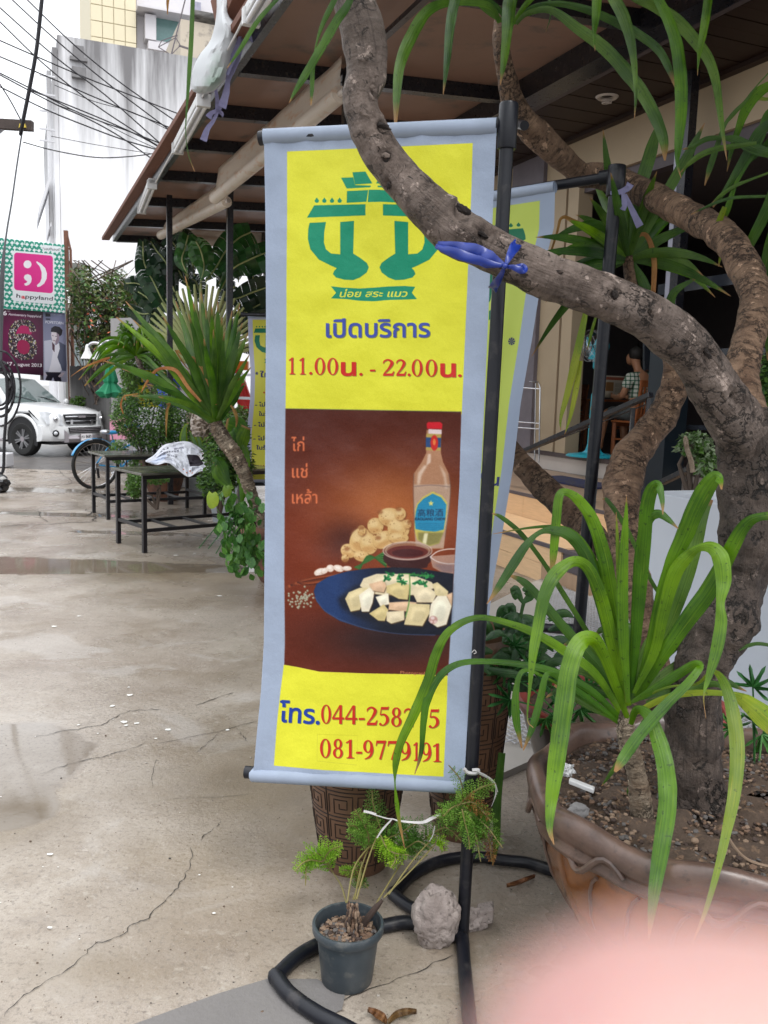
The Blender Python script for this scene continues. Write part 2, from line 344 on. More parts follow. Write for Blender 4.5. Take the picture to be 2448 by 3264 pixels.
# wet and brown-stained places, given where they lie on the concrete
PUD = [(G(60, 1802), 1.2, .42), (G(330, 1805), 1.1, .32), (G(600, 1810), .8, .22), (G(-20, 2430), .42, .50), (G(60, 2400), .22, .3), (G(-10, 2580), .26, .2),
       (G(60, 1560), 2.2, .5), (G(200, 1640), 1.3, .22), (G(450, 1700), 1.0, .16), (G(120, 1505), 1.6, .5)]
STN = [(G(560, 1830), 1.5, .55, .8), (G(760, 1900), .6, .5, .6), (G(860, 2480), .45, .5, .75), (G(640, 2760), .3, .5, .55), (G(40, 2620), .22, .25, .9), (G(330, 3080), .28, .12, .6), (G(860, 2900), .3, .3, .45), (G(480, 1560), 1.5, .7, .4), (G(1050, 2600), .4, .5, .6), (G(700, 2600), .3, .4, .4), (G(1560, 3000), .4, .4, .3)]
gm = M(); nx, ny = 300, 420; xs = np.linspace(-13, 5.5, nx+1); ys = 0.2+np.linspace(0, 1, ny+1)**1.5*16.2
X, Y = np.meshgrid(xs, ys); 
gm.v = [(float(a), float(c), 0.0) for a, c in zip(X.ravel(), Y.ravel())]; gm.f = [(j*(nx+1)+i, j*(nx+1)+i+1, (j+1)*(nx+1)+i+1, (j+1)*(nx+1)+i) for j in range(ny) for i in range(nx)]; gm.m = [0]*len(gm.f)
fore = gm.build('paved_ground', m_ground, kind='structure', origin=(0, 0, 0), sharp=None)
wet = np.zeros(X.shape); stn = np.zeros(X.shape)
for c, rx, ry in PUD: wet = np.maximum(wet, np.exp(-.7*(((X-c[0])/rx)**2+((Y-c[1])/ry)**2)**1.6))
for c, rx, ry, k in STN: stn = np.maximum(stn, k*np.exp(-(((X-c[0])/rx)**2+((Y-c[1])/ry)**2)))
wet *= np.clip(1.25-Y/22, .3, 1)
for nm, ar in (('wet', wet), ('stain', np.clip(stn, 0, 1))):
    A = fore.data.attributes.new(nm, 'FLOAT', 'POINT'); A.data.foreach_set('value', ar.ravel().astype(np.float32))
m_asph = mk('wet_asphalt', (.13, .12, .115), .35, var=.4, sc1=2, bump=.3, bs=90, rvar=.2, c3=(.17, .145, .12), sc3=1.5)
q = M(); q.add([(-150, -60, -.02), (150, -60, -.02), (150, 260, -.02), (-150, 260, -.02)], [(0, 1, 2, 3)]); q.build('ground', m_asph, kind='structure')
# cracks and slab joints, one jagged strip each
m_crack = mk('crack', (.035, .03, .025), .8)
def strip(pts, w, name='crack', mat=m_crack, z=.003, jag=.6, par=fore):
    A = spline(pts, 5) if len(pts) > 2 else np.array([np.array(pts[0])*(1-k/8)+np.array(pts[1])*k/8 for k in range(9)]); q = M(); V = []
    for i, (x, y) in enumerate(A):
        p = G(x, y, z); d = G(*A[min(i+1, len(A)-1)], z)-G(*A[max(i-1, 0)], z); n = nrm((-d[1], d[0], 0)); o = n*ru(-1, 1)*w*jag*2
        ww = w*.62*ru(.2, 1.2)*(0.35 if i in (0, len(A)-1) else 1); V += [p+o+n*ww/2, p+o-n*ww/2]
    q.add(V, [(2*i, 2*i+1, 2*i+3, 2*i+2) for i in range(len(A)-1)]); return q.build(name, mat, par)
for pts, wd in (([(10, 3240), (60, 3180), (150, 3130), (250, 3060), (300, 3010), (370, 2990), (420, 2950), (470, 2925), (530, 2860), (570, 2820), (600, 2770), (612, 2700)], .006),
                ([(640, 2680), (665, 2650), (690, 2630), (705, 2615)], .006), ([(130, 2465), (220, 2435), (330, 2410), (375, 2398), (465, 2368)], .007),
                ([(110, 2350), (200, 2330), (320, 2310), (400, 2270), (470, 2262), (520, 2262)], .008), ([(620, 2247), (680, 2228), (740, 2205)], .009),
                ([(500, 2370), (600, 2350), (700, 2330), (820, 2298)], .006), ([(620, 2400), (660, 2370), (700, 2335)], .004), ([(755, 2320), (775, 2345), (790, 2362)], .005),
                ([(500, 2420), (492, 2440), (485, 2490), (490, 2510)], .003), ([(420, 2565), (560, 2545), (700, 2540), (820, 2528)], .003)):
    strip(pts, wd)
for pts, wd in (([(0, 1675), (120, 1671), (305, 1662)], .03), ([(127, 1628), (148, 1664)], .03), ([(270, 1622), (308, 1662)], .04), ([(0, 1630), (270, 1622)], .02),
                ([(120, 1488), (150, 1493), (240, 1492)], .05), ([(120, 1545), (200, 1546), (240, 1538)], .03), ([(185, 1495), (230, 1538)], .02), ([(530, 3), (532, 4)], .001)):
    if pts[0][1] > 100: strip(pts, wd, 'joint')
# white droppings and paint specks on the concrete
q = M()
m_speck = mk('white_speck', (.75, .74, .7), .6)
for x, y, r in [(160, 2722, .011), (158, 2956, .008), (185, 2763, .003), (137, 2762, .003), (413, 2215, .018), (357, 2250, .016), (395, 2300, .02), (435, 2305, .014), (535, 2325, .018), (402, 2312, .012), (410, 2190, .008), (252, 1963, .016), (172, 1996, .018), (700, 1899, .022), (636, 2788, .004), (682, 2910, .006), (620, 1765, .02), (560, 1770, .03), (245, 1552, .03), (183, 1551, .04), (725, 2326, .011), (250, 2310, .008), (312, 2337, .006), (497, 2353, .007), (573, 2590, .002)] + [(ru(0, 800), ru(1900, 3200), .003) for _ in range(8)]:
    c = G(x, y, .004); n = 9; a0 = ru(0, 6)
    q.add([c+np.array([cos(2*pi*k/n+a0)*r*ru(.6, 1.2), sin(2*pi*k/n+a0)*r*ru(.5, 1.1), 0]) for k in range(n)], [tuple(range(n))])
q.build('white_speck', m_speck, fore, kind='stuff')
# grit lying on the concrete
q = M(); m_grit = [mk('grit_pale', (.35, .32, .28), .9), mk('grit_brown', (.12, .085, .06), .9), mk('grit_dark', (.05, .045, .04), .9)]
for _ in range(900):
    x, y = ru(-200, 1900), 1900+1400*rnd()**.8; c = G(x, y, 0); q.mi = random.choice((0, 1, 1, 2)); s_ = ru(.0008, .0028)*(1+(rnd() < .05)*1.5); q.blob(c+UP*s_*.4, s_, 1, .3, 1.5, ru(0, 50), (1, .8, .6))
q.build('grit', m_grit, fore, smooth=False, kind='stuff')
# ------------------------------------------------------------------ restaurant
rest = thing('restaurant_building', W(8, 7, 0), 'open-fronted cream restaurant building with brown wood soffit behind the leaning tree', 'restaurant')
def part(name, mat, fn, par=rest, **k):
    q = M(); fn(q); return q.build(name, mat, par, smooth=False, **k)
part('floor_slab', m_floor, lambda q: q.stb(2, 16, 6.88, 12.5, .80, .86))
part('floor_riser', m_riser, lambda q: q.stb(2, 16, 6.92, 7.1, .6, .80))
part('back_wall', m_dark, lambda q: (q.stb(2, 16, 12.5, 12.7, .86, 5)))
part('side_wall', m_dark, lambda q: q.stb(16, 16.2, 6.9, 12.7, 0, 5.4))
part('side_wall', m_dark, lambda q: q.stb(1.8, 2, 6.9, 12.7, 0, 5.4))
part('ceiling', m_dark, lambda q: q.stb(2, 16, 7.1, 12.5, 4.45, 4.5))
part('front_wall', m_cream, lambda q: (q.stb(10.62, 16, 6.9, 7.08, .861, 5.0)))
part('lintel_wall', m_cream, lambda q: q.stb(2, 10.62, 6.9, 7.08, 4.42, 5.0))
part('window_head', m_beam, lambda q: q.stb(2, 10.6, 6.96, 7.12, 4.28, 4.42))
part('door_jamb', m_cream, lambda q: (q.stb(10.22, 10.46, 6.88, 7.1, .861, 4.42)))
part('door_jamb', m_rust, lambda q: (q.stb(10.46, 10.53, 6.93, 7.12, .861, 4.42)))
part('door_jamb', m_cream, lambda q: (q.stb(10.53, 10.62, 6.89, 7.1, .861, 4.42)))
part('wall_panel', mk('grey_panel', (.16, .14, .16), .5), lambda q: q.stb(11.05, 11.9, 6.84, 6.9, .861, 5.0))
part('beam', m_beam, lambda q: (q.stb(-4, 16, 5.54, 5.83, 5.0, 5.55)))
part('roof_slab', m_beam, lambda q: q.stb(-4, 16, 5.83, 12.8, 5.2, 5.55))
k = 0
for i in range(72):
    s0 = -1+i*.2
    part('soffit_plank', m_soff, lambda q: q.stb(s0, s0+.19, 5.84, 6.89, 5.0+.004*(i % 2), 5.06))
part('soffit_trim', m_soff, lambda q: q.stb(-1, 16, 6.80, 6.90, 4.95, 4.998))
# column and post on the landing
part('column', mk('teal_black_column', (.012, .02, .028), .35), lambda q: (q.stb(7.76, 8.1, 6.5, 6.78, .6, 2.35)))
part('column', m_black, lambda q: (q.stb(7.74, 7.86, 6.5, 6.6, 2.351, 5.0)))
part('post_edge', mk('pale_post_edge', (.3, .31, .38), .4), lambda q: (q.stb(7.861, 7.93, 6.5, 6.56, 2.351, 5.0)))
# wood tiled landing and steps
part('landing_core', m_beam, lambda q: (q.stb(4.5, 13.5, 4.99, 6.91, 0.0, .585)))
part('step_core', m_beam, lambda q: (q.stb(5.93, 13.5, 4.29, 4.98, 0.0, .335)))
for i in range(15):
    a = 13.5-i*.6
    for j in range(3):
        part('tread_tile', m_woodt, lambda q: q.stb(a-.597, a, 4.97+j*.64, 4.97+j*.64+.635, .587, .60+.001*(i % 2)))
    part('riser_tile', m_wood, lambda q: q.stb(a-.597, a, 4.97, 4.988, .34, .572))
    if i < 13:
        a2 = min(a, 13.5)
        if a-.6 > 5.9: part('tread_tile', m_wood, lambda q: q.stb(a-.597, a, 4.27, 4.968, .337, .35)); 
        if a-.6 > 5.9:
            part('riser_tile', m_wood, lambda q: q.stb(a-.597, a, 4.27, 4.288, .165, .322)); part('riser_tile', m_woodt if i % 4 == 3 else m_wood, lambda q: q.stb(a-.9, a-.303, 4.27, 4.288, .0, .162))
part('nosing', m_beam, lambda q: q.stb(4.5, 13.5, 4.955, 4.985, .573, .604))
part('nosing', m_beam, lambda q: q.stb(5.9, 13.5, 4.255, 4.286, .323, .354))
part('side_tile', m_woodt, lambda q: q.stb(5.9, 5.928, 4.29, 4.97, .0, .335))
# doorway downlight
q = M(); c = T(1935, 310, 6.25); c[2] = 4.985; q.lathe([(.13, 0.01), (.11, -.01), (.075, .0), (.06, .03)], c, 24); dl = q.build('downlight', mk('downlight_trim', (.6, .55, .5), .4), rest)
q = M(); q.tube([c+np.array([.05*cos(a), .05*sin(a), -.02-.004*a]) for a in np.linspace(0, 12, 40)], .008, 6); q.build('lamp_coil', m_riser, rest)
# low white wall of the ramp
rw = M(); rw.stb(-1.5, 4.33, 3.5, 3.64, 0, 1.09); rw.stb(4.19, 4.33, 3.642, 4.9, 0, 1.088); tag(rw.build('ramp_wall', m_white, smooth=False, bevel=.008), 'low smooth pale grey plastered wall behind the big leaning trunk', 'wall')
# ramp slab and its expanded metal grating
rs = M(); pa, pb, pc, pd_ = G(1555, 1940), G(1860, 1790), W(3.0, 3.45, 0), G(1590, 2490)
rs.add([p+UP*.03 for p in (pd_, G(1700, 2440), W(3.0, 3.45, 0), pb+D2*.2, G(1705, 1862), pa)], [(0, 1, 2, 3, 4, 5)]); rs.add([p+UP*z for p in (pd_, G(1700, 2440)) for z in (0, .03)], [(0, 2, 3, 1)])
ramp = rs.build('concrete_pad', mk('pale_pad', (.45, .42, .38), .5, var=.3, sc1=3, bump=.3), smooth=False); tag(ramp, 'pale concrete pad under the white metal grating by the steps', 'slab', kind='structure')
gr = M(); 
g0 = np.array(G(1612, 2365, .05)); gu = nrm(W(1, .72, 0)); gv = nrm(np.cross(gu, UP))
L_, Wd = 5.0, 1.4
nl = 180
for i in range(nl):
    for j in range(36):
        a = g0+gu*(i*.026)+gv*(j*.044+(.022 if i % 2 else 0))
        if (a@D2) > 3.46 and (a@D1) < 4.36 or (a@D2) > 4.2: continue
        for sg in (1, -1): gr.bar(a+np.array([0, 0, .002*sg]), a+gv*.022*sg+gu*.026, .0065, .004)
gt = gr.build('metal_grating', mk('pale_grating', (.5, .5, .52), .4, var=.3), smooth=False); gt['kind'] = 'stuff'; tag(gt, 'white expanded metal grating lying on the pad by the wood-tiled steps', 'grating')
# ================================================================== buildings beyond
def sfit(x0, y0, x1, y1, s):
    a = S(x0, y0, s); b = S(x1, y1, s); return a@D2, b@D2, b[2], a[2]
wb = thing('white_building', W(30, -6, 0), 'tall white rendered building with black weather streaks along its parapet', 'building')
t0 = S(182, 110, 30)@D2; zt = S(182, 110, 30)[2]
m_st = stained('streaked_render', (.78, .78, .80), (.17, .165, .17), zt, 6.5)
part('wall', m_st, lambda q: (q.stb(30, 44, t0, t0+15, 0, zt)), wb)
t1 = S(160, 500, 30)@D2
part('edge_pilaster', m_st, lambda q: (q.stb(30.0, 30.5, S(168, 300, 30)@D2, t0-.01, 0, S(172, 150, 30)[2]), q.stb(30.6, 31.2, S(158, 300, 30)@D2-.05, S(168, 300, 30)@D2-.01, 0, S(165, 205, 30)[2])), wb)
lt = S(235, 430, 29.9)
q = M(); mm = mk('black_mould_stain', (.2, .195, .2), .9)
a, b_, c_, d_ = sfit(233, 182, 268, 250, 30)
part('wall_bracket', mm, lambda q: (q.stb(29.93, 29.99, a, b_, c_+.9, d_-.12), q.stb(29.88, 29.99, a-.1, b_+.1, d_-.1, d_), q.stb(29.8, 29.99, a-.05, b_+.05, c_-.05, c_+.25)), wb)
# small lean-to roof on its left
a, b_, c_, d_ = sfit(122, 570, 164, 690, 29)
q = M(); e0 = W(29, a, c_); e1 = W(29, b_, d_); q.obb(e0, D1*3, e1-e0, UP*.25); q.obb(e0+UP*-.3+D2*.3, D1*3, e1-e0-UP*1.0-D2*.3, UP*.1); q.build('lean_to_roof', m_concrete_w, wb, smooth=False)
# rungs on the pole side
for yy in (237, 297, 350, 408, 445):
    a, b_, c_, d_ = sfit(125, yy, 176, yy+4, 29.5); part('wall_rung', m_concrete_w, lambda q: q.stb(29.5, 29.55, a, b_, d_-.03, d_+.02), wb)
cb = thing('cream_tower', W(52, -6, 0), 'cream tiled apartment tower with a green-glass window rising behind the white wall', 'building')
m_ct = mk('cream_tile', (.66, .59, .42), .6, var=.08); m_cw = mk('pale_lilac_render', (.58, .56, .58), .7, var=.1)
a, b_, c_, d_ = sfit(285, -200, 436, 240, 52)
for i in range(4):
    for j in range(8):
        w_ = (b_-a)/4; h_ = (d_-c_)/8; part('wall_tile_panel', m_ct, lambda q: q.stb(52, 52.3, a+i*w_+.02, a+(i+1)*w_-.02, c_+j*h_+.02, c_+(j+1)*h_-.02), cb)
part('wall', m_ct, lambda q: q.stb(52.1, 60, a, b_, 0, d_+.1), cb)
a, b_, c_, d_ = sfit(437, -200, 640, 240, 52); part('wall', m_cw, lambda q: q.stb(52.5, 60, a, b_+3, 0, d_), cb)
a, b_, c_, d_ = sfit(437, 25, 610, 50, 51.5); part('ledge', m_cw, lambda q: q.stb(51.2, 52.5, a, b_, c_, d_), cb)
a, b_, c_, d_ = sfit(437, 120, 610, 175, 51.5); part('ledge', m_cw, lambda q: q.stb(51.6, 52.5, a+.6, b_, c_, d_), cb)
a, b_, c_, d_ = sfit(462, 45, 497, 130, 51.8); part('pier', m_cw, lambda q: q.stb(51.7, 52.5, a, b_, c_, d_), cb)
a, b_, c_, d_ = sfit(497, 47, 600, 148, 52.3); wf = part('window', m_cw, lambda q: (q.stb(52.2, 52.5, a-.15, a, c_, d_), q.stb(52.2, 52.5, b_, b_+.15, c_, d_), q.stb(52.2, 52.5, a, b_, c_-.15, c_), q.stb(52.2, 52.5, a, b_, d_, d_+.15)), cb)
part('pane', mk('green_glass', (.16, .28, .27), .15, var=.3), lambda q: q.stb(52.35, 52.45, a, b_, c_, d_), wf)
a, b_, c_, d_ = sfit(625, -5, 645, 40, 51.8); part('window', mk('dim_glass', (.3, .3, .38), .2), lambda q: q.stb(52.2, 52.49, a, b_, c_, d_), cb)
bb = thing('beige_parapet_building', W(40, -2, 0), 'beige block with a mouldy white parapet and an aerial, behind the plastic bag', 'building')
a, b_, c_, d_ = sfit(575, 60, 760, 240, 40); part('wall', mk('beige_render', (.47, .41, .33), .8, var=.3, sc1=1, c3=(.2, .18, .16), sc3=2), lambda q: q.stb(40, 46, a, b_, 0, d_), bb)
a, b_, c_, d_ = sfit(620, 34, 760, 60, 39.8); part('parapet', mk('mouldy_parapet', (.6, .6, .6), .8, c2=(.06, .06, .06), sc1=1.2), lambda q: q.stb(39.7, 46, a, b_, c_, d_), bb)
ae = M(); pts = [S(x, y, 38) for x, y in ((505, 150), (560, 120), (575, 145), (545, 175), (505, 150), (515, 130), (565, 112), (560, 120))]
for i in range(len(pts)-1): ae.bar(pts[i], pts[i+1], .03)
ae.bar(S(545, 178, 38), S(590, 0, 38), .05); ae.bar(S(570, 145, 38), S(600, 155, 38), .06)
tag(ae.build('roof_aerial', m_beam, smooth=False), 'thin metal aerial frame standing on the roof edge before the green window', 'aerial')
# ------------------------------------------------------------------ hoarding with two posters
def quad_thing(cs, Y):  # corners: tl, tr, br, bl with distances
    return [P(x, y, yy) for (x, y), yy in zip(cs, Y)]
YL, YR = 20.6, 23.0
bt = thing('roadside_hoarding', P(100, 1330, 22), 'tall roadside hoarding with a teal and magenta happyland sign over two posters', 'sign board')
def bmap(cs):
    cs = np.array(cs, float)
    def fm(x, y):  # inverse bilinear, photo pixel -> unit square
        u = np.full(np.shape(x), .5); v = np.full(np.shape(x), .5)
        for _ in range(12):
            px = (1-u)*(1-v)*cs[0, 0]+u*(1-v)*cs[1, 0]+u*v*cs[2, 0]+(1-u)*v*cs[3, 0]; py = (1-u)*(1-v)*cs[0, 1]+u*(1-v)*cs[1, 1]+u*v*cs[2, 1]+(1-u)*v*cs[3, 1]
            a = (1-v)*(cs[1, 0]-cs[0, 0])+v*(cs[2, 0]-cs[3, 0]); b = (1-u)*(cs[3, 0]-cs[0, 0])+u*(cs[2, 0]-cs[1, 0])
            c = (1-v)*(cs[1, 1]-cs[0, 1])+v*(cs[2, 1]-cs[3, 1]); d = (1-u)*(cs[3, 1]-cs[0, 1])+u*(cs[2, 1]-cs[1, 1]); det = a*d-b*c
            u = u+((x-px)*d-(y-py)*b)/det; v = v+((y-py)*a-(x-px)*c)/det
        return u, v
    return fm
def poster(name, cs, Ys, cv, mat, thick=.06, par=bt, label=None):
    c = quad_thing(cs, Ys); q = M(); q.grid(lambda u, v: c[0]*(1-u)*(1-v)+c[1]*u*(1-v)+c[2]*u*v+c[3]*(1-u)*v, 6, 6)
    o = q.build(name, mat, par, smooth=False, label=label); n = nrm(np.cross(c[1]-c[0], c[3]-c[0])); n = n if n@(c[0]-CAM) > 0 else -n
    q = M(); q.add([p+n*.04 for p in c]+[p+n*(.04+thick) for p in c], [(0, 1, 2, 3), (7, 6, 5, 4), (0, 4, 5, 1), (1, 5, 6, 2), (2, 6, 7, 3), (3, 7, 4, 0)]); q.build(name+'_backing', m_dark, par, smooth=False); return c
# z of this scale: crop (0,740) at 4.423 px per photo px
def k4(x, y): return (x/4.423, 740+y/4.423)
cs1 = [(-52, 752), (205, 780), (207, 998), (-52, 979)]; Y1 = [19.95, 23.0, 23.0, 19.95]
f1 = bmap(cs1); cv = Cv(520, 440, (24, 150, 125), lambda x, y: tuple(np.array(f1(x, y))*np.array([520, 440])[:, None] if np.ndim(x) else None))
sq = 19.0
for i in range(-4, 20):
    for j in range(-1, 16):
        cx, cy = 7+i*15.6+(7.8 if j % 2 else 0), 757+j*14.4+i*1.7
        dm = lambda x, y, r: [(x, y-r), (x+r, y), (x, y+r), (x-r, y)]
        cv.fill(dm(cx, cy, 6.3), (238, 243, 243))
        if (i+j) % 2 == 0: [cv.fill(dm(cx+dx, cy+dy, 2.6), (238, 243, 243)) for dx, dy in ((7.8, 0), (0, 7.2))]
def rr(x0, y0, x1, y1, r, sk=0.0):
    o = []
    for cx, cy, a in ((x1-r, y0+r, -pi/2), (x1-r, y1-r, 0), (x0+r, y1-r, pi/2), (x0+r, y0+r, pi)):
        for t in np.linspace(a, a+pi/2, 7): px = cx+r*cos(t); o.append((px, cy+r*sin(t)+sk*(px-x0)))
    return o
cv.fill(rr(32, 797, 169, 958, 5, .09), (238, 241, 245)); cv.fill(rr(126, 779, 194, 797, 7, .1), (238, 241, 245)); 
cv.fill(rr(36.5, 803, 164, 923, 10, .09), (226, 38, 140))
cv.ell(78.5, 841, 12.7, 12.7, (245, 238, 245))
cv.fill([k4(*p) for p in ((350, 585), (395, 605), (408, 650), (398, 700), (370, 735), (330, 750), (308, 742), (300, 720), (335, 705), (345, 690), (310, 665), (295, 630), (310, 598))], (245, 238, 245))
cv.fill([k4(*p) for p in ((480, 402), (545, 440), (605, 500), (633, 575), (628, 650), (590, 720), (530, 760), (490, 768), (482, 742), (530, 700), (553, 640), (553, 560), (525, 480), (472, 420))], (245, 238, 245))
cv.text('happyland', k4(190, 915), k4(722, 962), 12.5, (45, 45, 55), bold=.012); cv.fill([k4(*p) for p in ((257, 870), (312, 873), (312, 940), (257, 935))], (238, 241, 245)); cv.text('a', k4(258, 928), k4(312, 933), 12.5, (220, 45, 60), bold=.03)
cv.text('"แฮปปี้แลนด์"', k4(568, 245), k4(845, 262), 7, (40, 50, 55), bold=.01)
poster('sign_panel', cs1, Y1, cv, cv.material('happyland_print', trans=.3))
cs2 = [(-52, 981), (137, 992), (139, 1197), (-52, 1182)]; f2 = bmap(cs2); cv = Cv(420, 440, (92, 22, 66), lambda x, y: tuple(np.array(f2(x, y))*np.array([420, 440])[:, None]))
yy, xx = np.mgrid[0:440, 0:420]; rad_ = np.hypot(xx-240, yy-200)/260
cv.a[:] = np.array((150, 32, 98))/255*(1-np.clip(rad_, 0, 1))[..., None]+np.array((58, 16, 44))/255*np.clip(rad_, 0, 1)[..., None]
for a in np.arange(0, 6.28, .5): cv.fill([k4(300, 480), k4(300+600*cos(a), 480+500*sin(a)), k4(300+600*cos(a+.1), 480+500*sin(a+.1))], (190, 50, 120), .25)
six = [[k4(*p) for p in ((295, 1222), (370, 1232), (440, 1262), (490, 1320), (502, 1400), (405, 1405), (395, 1340), (350, 1312), (295, 1308), (245, 1340), (210, 1405), (200, 1440), (250, 1425), (330, 1425), (420, 1450), (490, 1520), (520, 1620), (505, 1710), (450, 1780), (370, 1805), (270, 1800), (180, 1750), (120, 1680), (95, 1560), (95, 1430), (120, 1330), (190, 1250))],
       [k4(*p) for p in ((300, 1510), (360, 1530), (400, 1580), (405, 1640), (380, 1700), (320, 1722), (260, 1700), (222, 1650), (215, 1590), (240, 1530))]]
cv.fill(six, (60, 48, 60)); 
r_ = np.random.RandomState(5); mk6 = cv.mask(six, ss=2)
m_, x0_, y0_, x1_, y1_ = mk6
for _ in range(900):
    cx, cy = r_.randint(x0_, x1_), r_.randint(y0_, y1_); rr_ = r_.randint(2, 6); c_ = [(230, 215, 215), (190, 150, 150), (30, 22, 30), (240, 240, 240), (110, 50, 70), (200, 190, 120), (20, 20, 30)][r_.randint(7)]
    sl_ = (slice(max(cy-rr_, y0_), min(cy+rr_, y1_)), slice(max(cx-rr_//2-1, x0_), min(cx+rr_//2+1, x1_))); mm_ = m_[sl_[0].start-y0_:sl_[0].stop-y0_, sl_[1].start-x0_:sl_[1].stop-x0_, None]
    cv.a[sl_] = cv.a[sl_]*(1-mm_)+np.array(c_)/255*mm_
cv.fill([k4(*p) for p in ((205, 1425), (215, 1380), (270, 1315), (330, 1312), (385, 1335), (400, 1400), (440, 1410), (420, 1440), (330, 1425), (250, 1425))], (196, 36, 106)); cv.fill(six[1], (176, 34, 90))
cv.text('6', k4(20, 1165), k4(75, 1170), 14, (245, 240, 245), bold=.02); cv.text('th', k4(82, 1120), k4(118, 1124), 5, (245, 240, 245)); cv.text('Anniversary happyland', k4(96, 1168), k4(575, 1203), 7.5, (240, 232, 240), bold=.02)
cv.text('ถึง', k4(40, 1868), k4(72, 1870), 6, (240, 235, 240)); cv.text('17 August 2013', k4(80, 1872), k4(585, 1900), 10.5, (248, 244, 248), bold=.025)
poster('anniversary_poster', cs2, [19.95, 22.2, 22.2, 19.95], cv, cv.material('anniversary_print', trans=.25))
cs3 = [(137, 993), (208, 998), (215, 1218), (139, 1212)]; f3 = bmap(cs3); cv = Cv(220, 640, (120, 125, 155), lambda x, y: tuple(np.array(f3(x, y))*np.array([220, 640])[:, None]))
yy, xx = np.mgrid[0:640, 0:220]; cv.a[:] = (np.array((112, 115, 145))/255*(1-yy/640)[..., None]+np.array((190, 190, 212))/255*(yy/640)[..., None])
F4 = lambda c, pts, **k: cv.fill([k4(*p) for p in pts], c, **k)
F4((205, 205, 222), ((620, 1530), (715, 1515), (760, 1600), (740, 1700), (715, 1900), (700, 1960), (630, 1940)))     # pale jacket front
F4((86, 90, 112), ((830, 1540), (925, 1590), (940, 1880), (930, 1960), (870, 1950), (850, 1860), (800, 1800), (830, 1640)))
F4((235, 232, 242), ((725, 1520), (780, 1590), (830, 1560), (840, 1640), (805, 1760), (870, 1940), (830, 1980), (680, 1975), (715, 1850), (740, 1700)))
F4((90, 55, 70), ((730, 1540), (770, 1590), (765, 1690), (735, 1650)))
F4((225, 215, 222), ((722, 1400), (830, 1420), (828, 1500), (790, 1560), (760, 1570), (735, 1530), (718, 1460)))
F4((150, 130, 145), ((790, 1400), (835, 1430), (830, 1530), (790, 1590), (775, 1540), (800, 1480)))
F4((28, 22, 34), ((712, 1400), (720, 1350), (770, 1320), (840, 1335), (880, 1380), (870, 1440), (840, 1470), (826, 1440), (790, 1410), (725, 1405)))
F4((60, 40, 55), ((728, 1450), (755, 1455), (752, 1462), (730, 1458)), al=.8); F4((60, 40, 55), ((772, 1460), (800, 1465), (798, 1473), (774, 1469)), al=.8); F4((120, 70, 90), ((745, 1520), (775, 1524), (770, 1532), (748, 1528)))
F4((40, 36, 50), ((640, 1970), (860, 1975), (850, 2030), (870, 2120), (770, 2118), (745, 2040), (715, 2110), (640, 2080), (660, 2020)))
F4((215, 200, 210), ((815, 2030), (870, 1975), (915, 1980), (870, 2040), (830, 2045))); F4((200, 190, 200), ((618, 1970), (660, 2010), (670, 2030), (620, 2010)))
F4((25, 22, 35), ((640, 1140), (700, 1150), (712, 1190), (640, 1190))); F4((25, 22, 35), ((645, 1215), (708, 1218), (700, 1235), (650, 1232))); cv.text('POPETORN', k4(638, 1283), k4(890, 1300), 8.5, (238, 238, 246)); cv.text('PROJECT TOURIST', k4(718, 1165), k4(880, 1175), 3.5, (200, 200, 215))
poster('portrait_poster', cs3, [22.2, 23.05, 23.05, 22.2], cv, cv.material('portrait_print', trans=.25))
q = M(); q.bar(P(210, 735, 23.1), P(226, 1275, 23.1), .09); q.bar(P(211, 735, 23.1), P(225, 795, 23.1), .04); q.bar(P(225, 795, 23.1), P(236, 1270, 23.1), .05); q.bar(P(208, 793, 23.1), P(225, 793, 23.1), .04); q.bar(P(209, 838, 23.1), P(225, 840, 23.1), .04); q.build('post', m_rust, bt, smooth=False)
q = M(); q.tube([P(219, 970, 23.0), P(222, 1100, 23.0), P(225, 1265, 23.0)], .02, 6); q.build('cable', m_riser, bt)
m_lamp = mk('white_lamp', (.75, .75, .75), .4)
def cone_lamp(x, y, Y, h, lab, arm, grp='gooseneck lamps by the hoarding'):
    t = thing('gooseneck_lamp', P(x, y, Y), lab, 'lamp', grp); c = P(x, y, Y); q = M(); q.lathe([(.03*h, .9*h), (.12*h, .8*h), (.16*h, .5*h), (.42*h, 0), (.40*h, -.03*h), (.1*h, .3*h)], c, 14); q.build('shade', m_lamp, t)
    q = M(); q.tube([P(a, b, Y) for a, b in spline(arm, 6)], .03, 6); q.build('arm', m_alu, t)
cone_lamp(218, 967, 22.6, .28, 'white cone lamp hanging at the right edge of the happyland sign', [(218, 940), (217, 930), (212, 925)])
cone_lamp(279, 1143, 17, .30, 'left one of the pair of white gooseneck lamps above the green umbrella', [(279, 1118), (285, 1100), (300, 1093), (320, 1098), (345, 1118), (362, 1135)])
cone_lamp(319, 1145, 17, .30, 'right one of the pair of white gooseneck lamps above the green umbrella', [(319, 1120), (325, 1098), (340, 1087), (360, 1095), (372, 1110)])
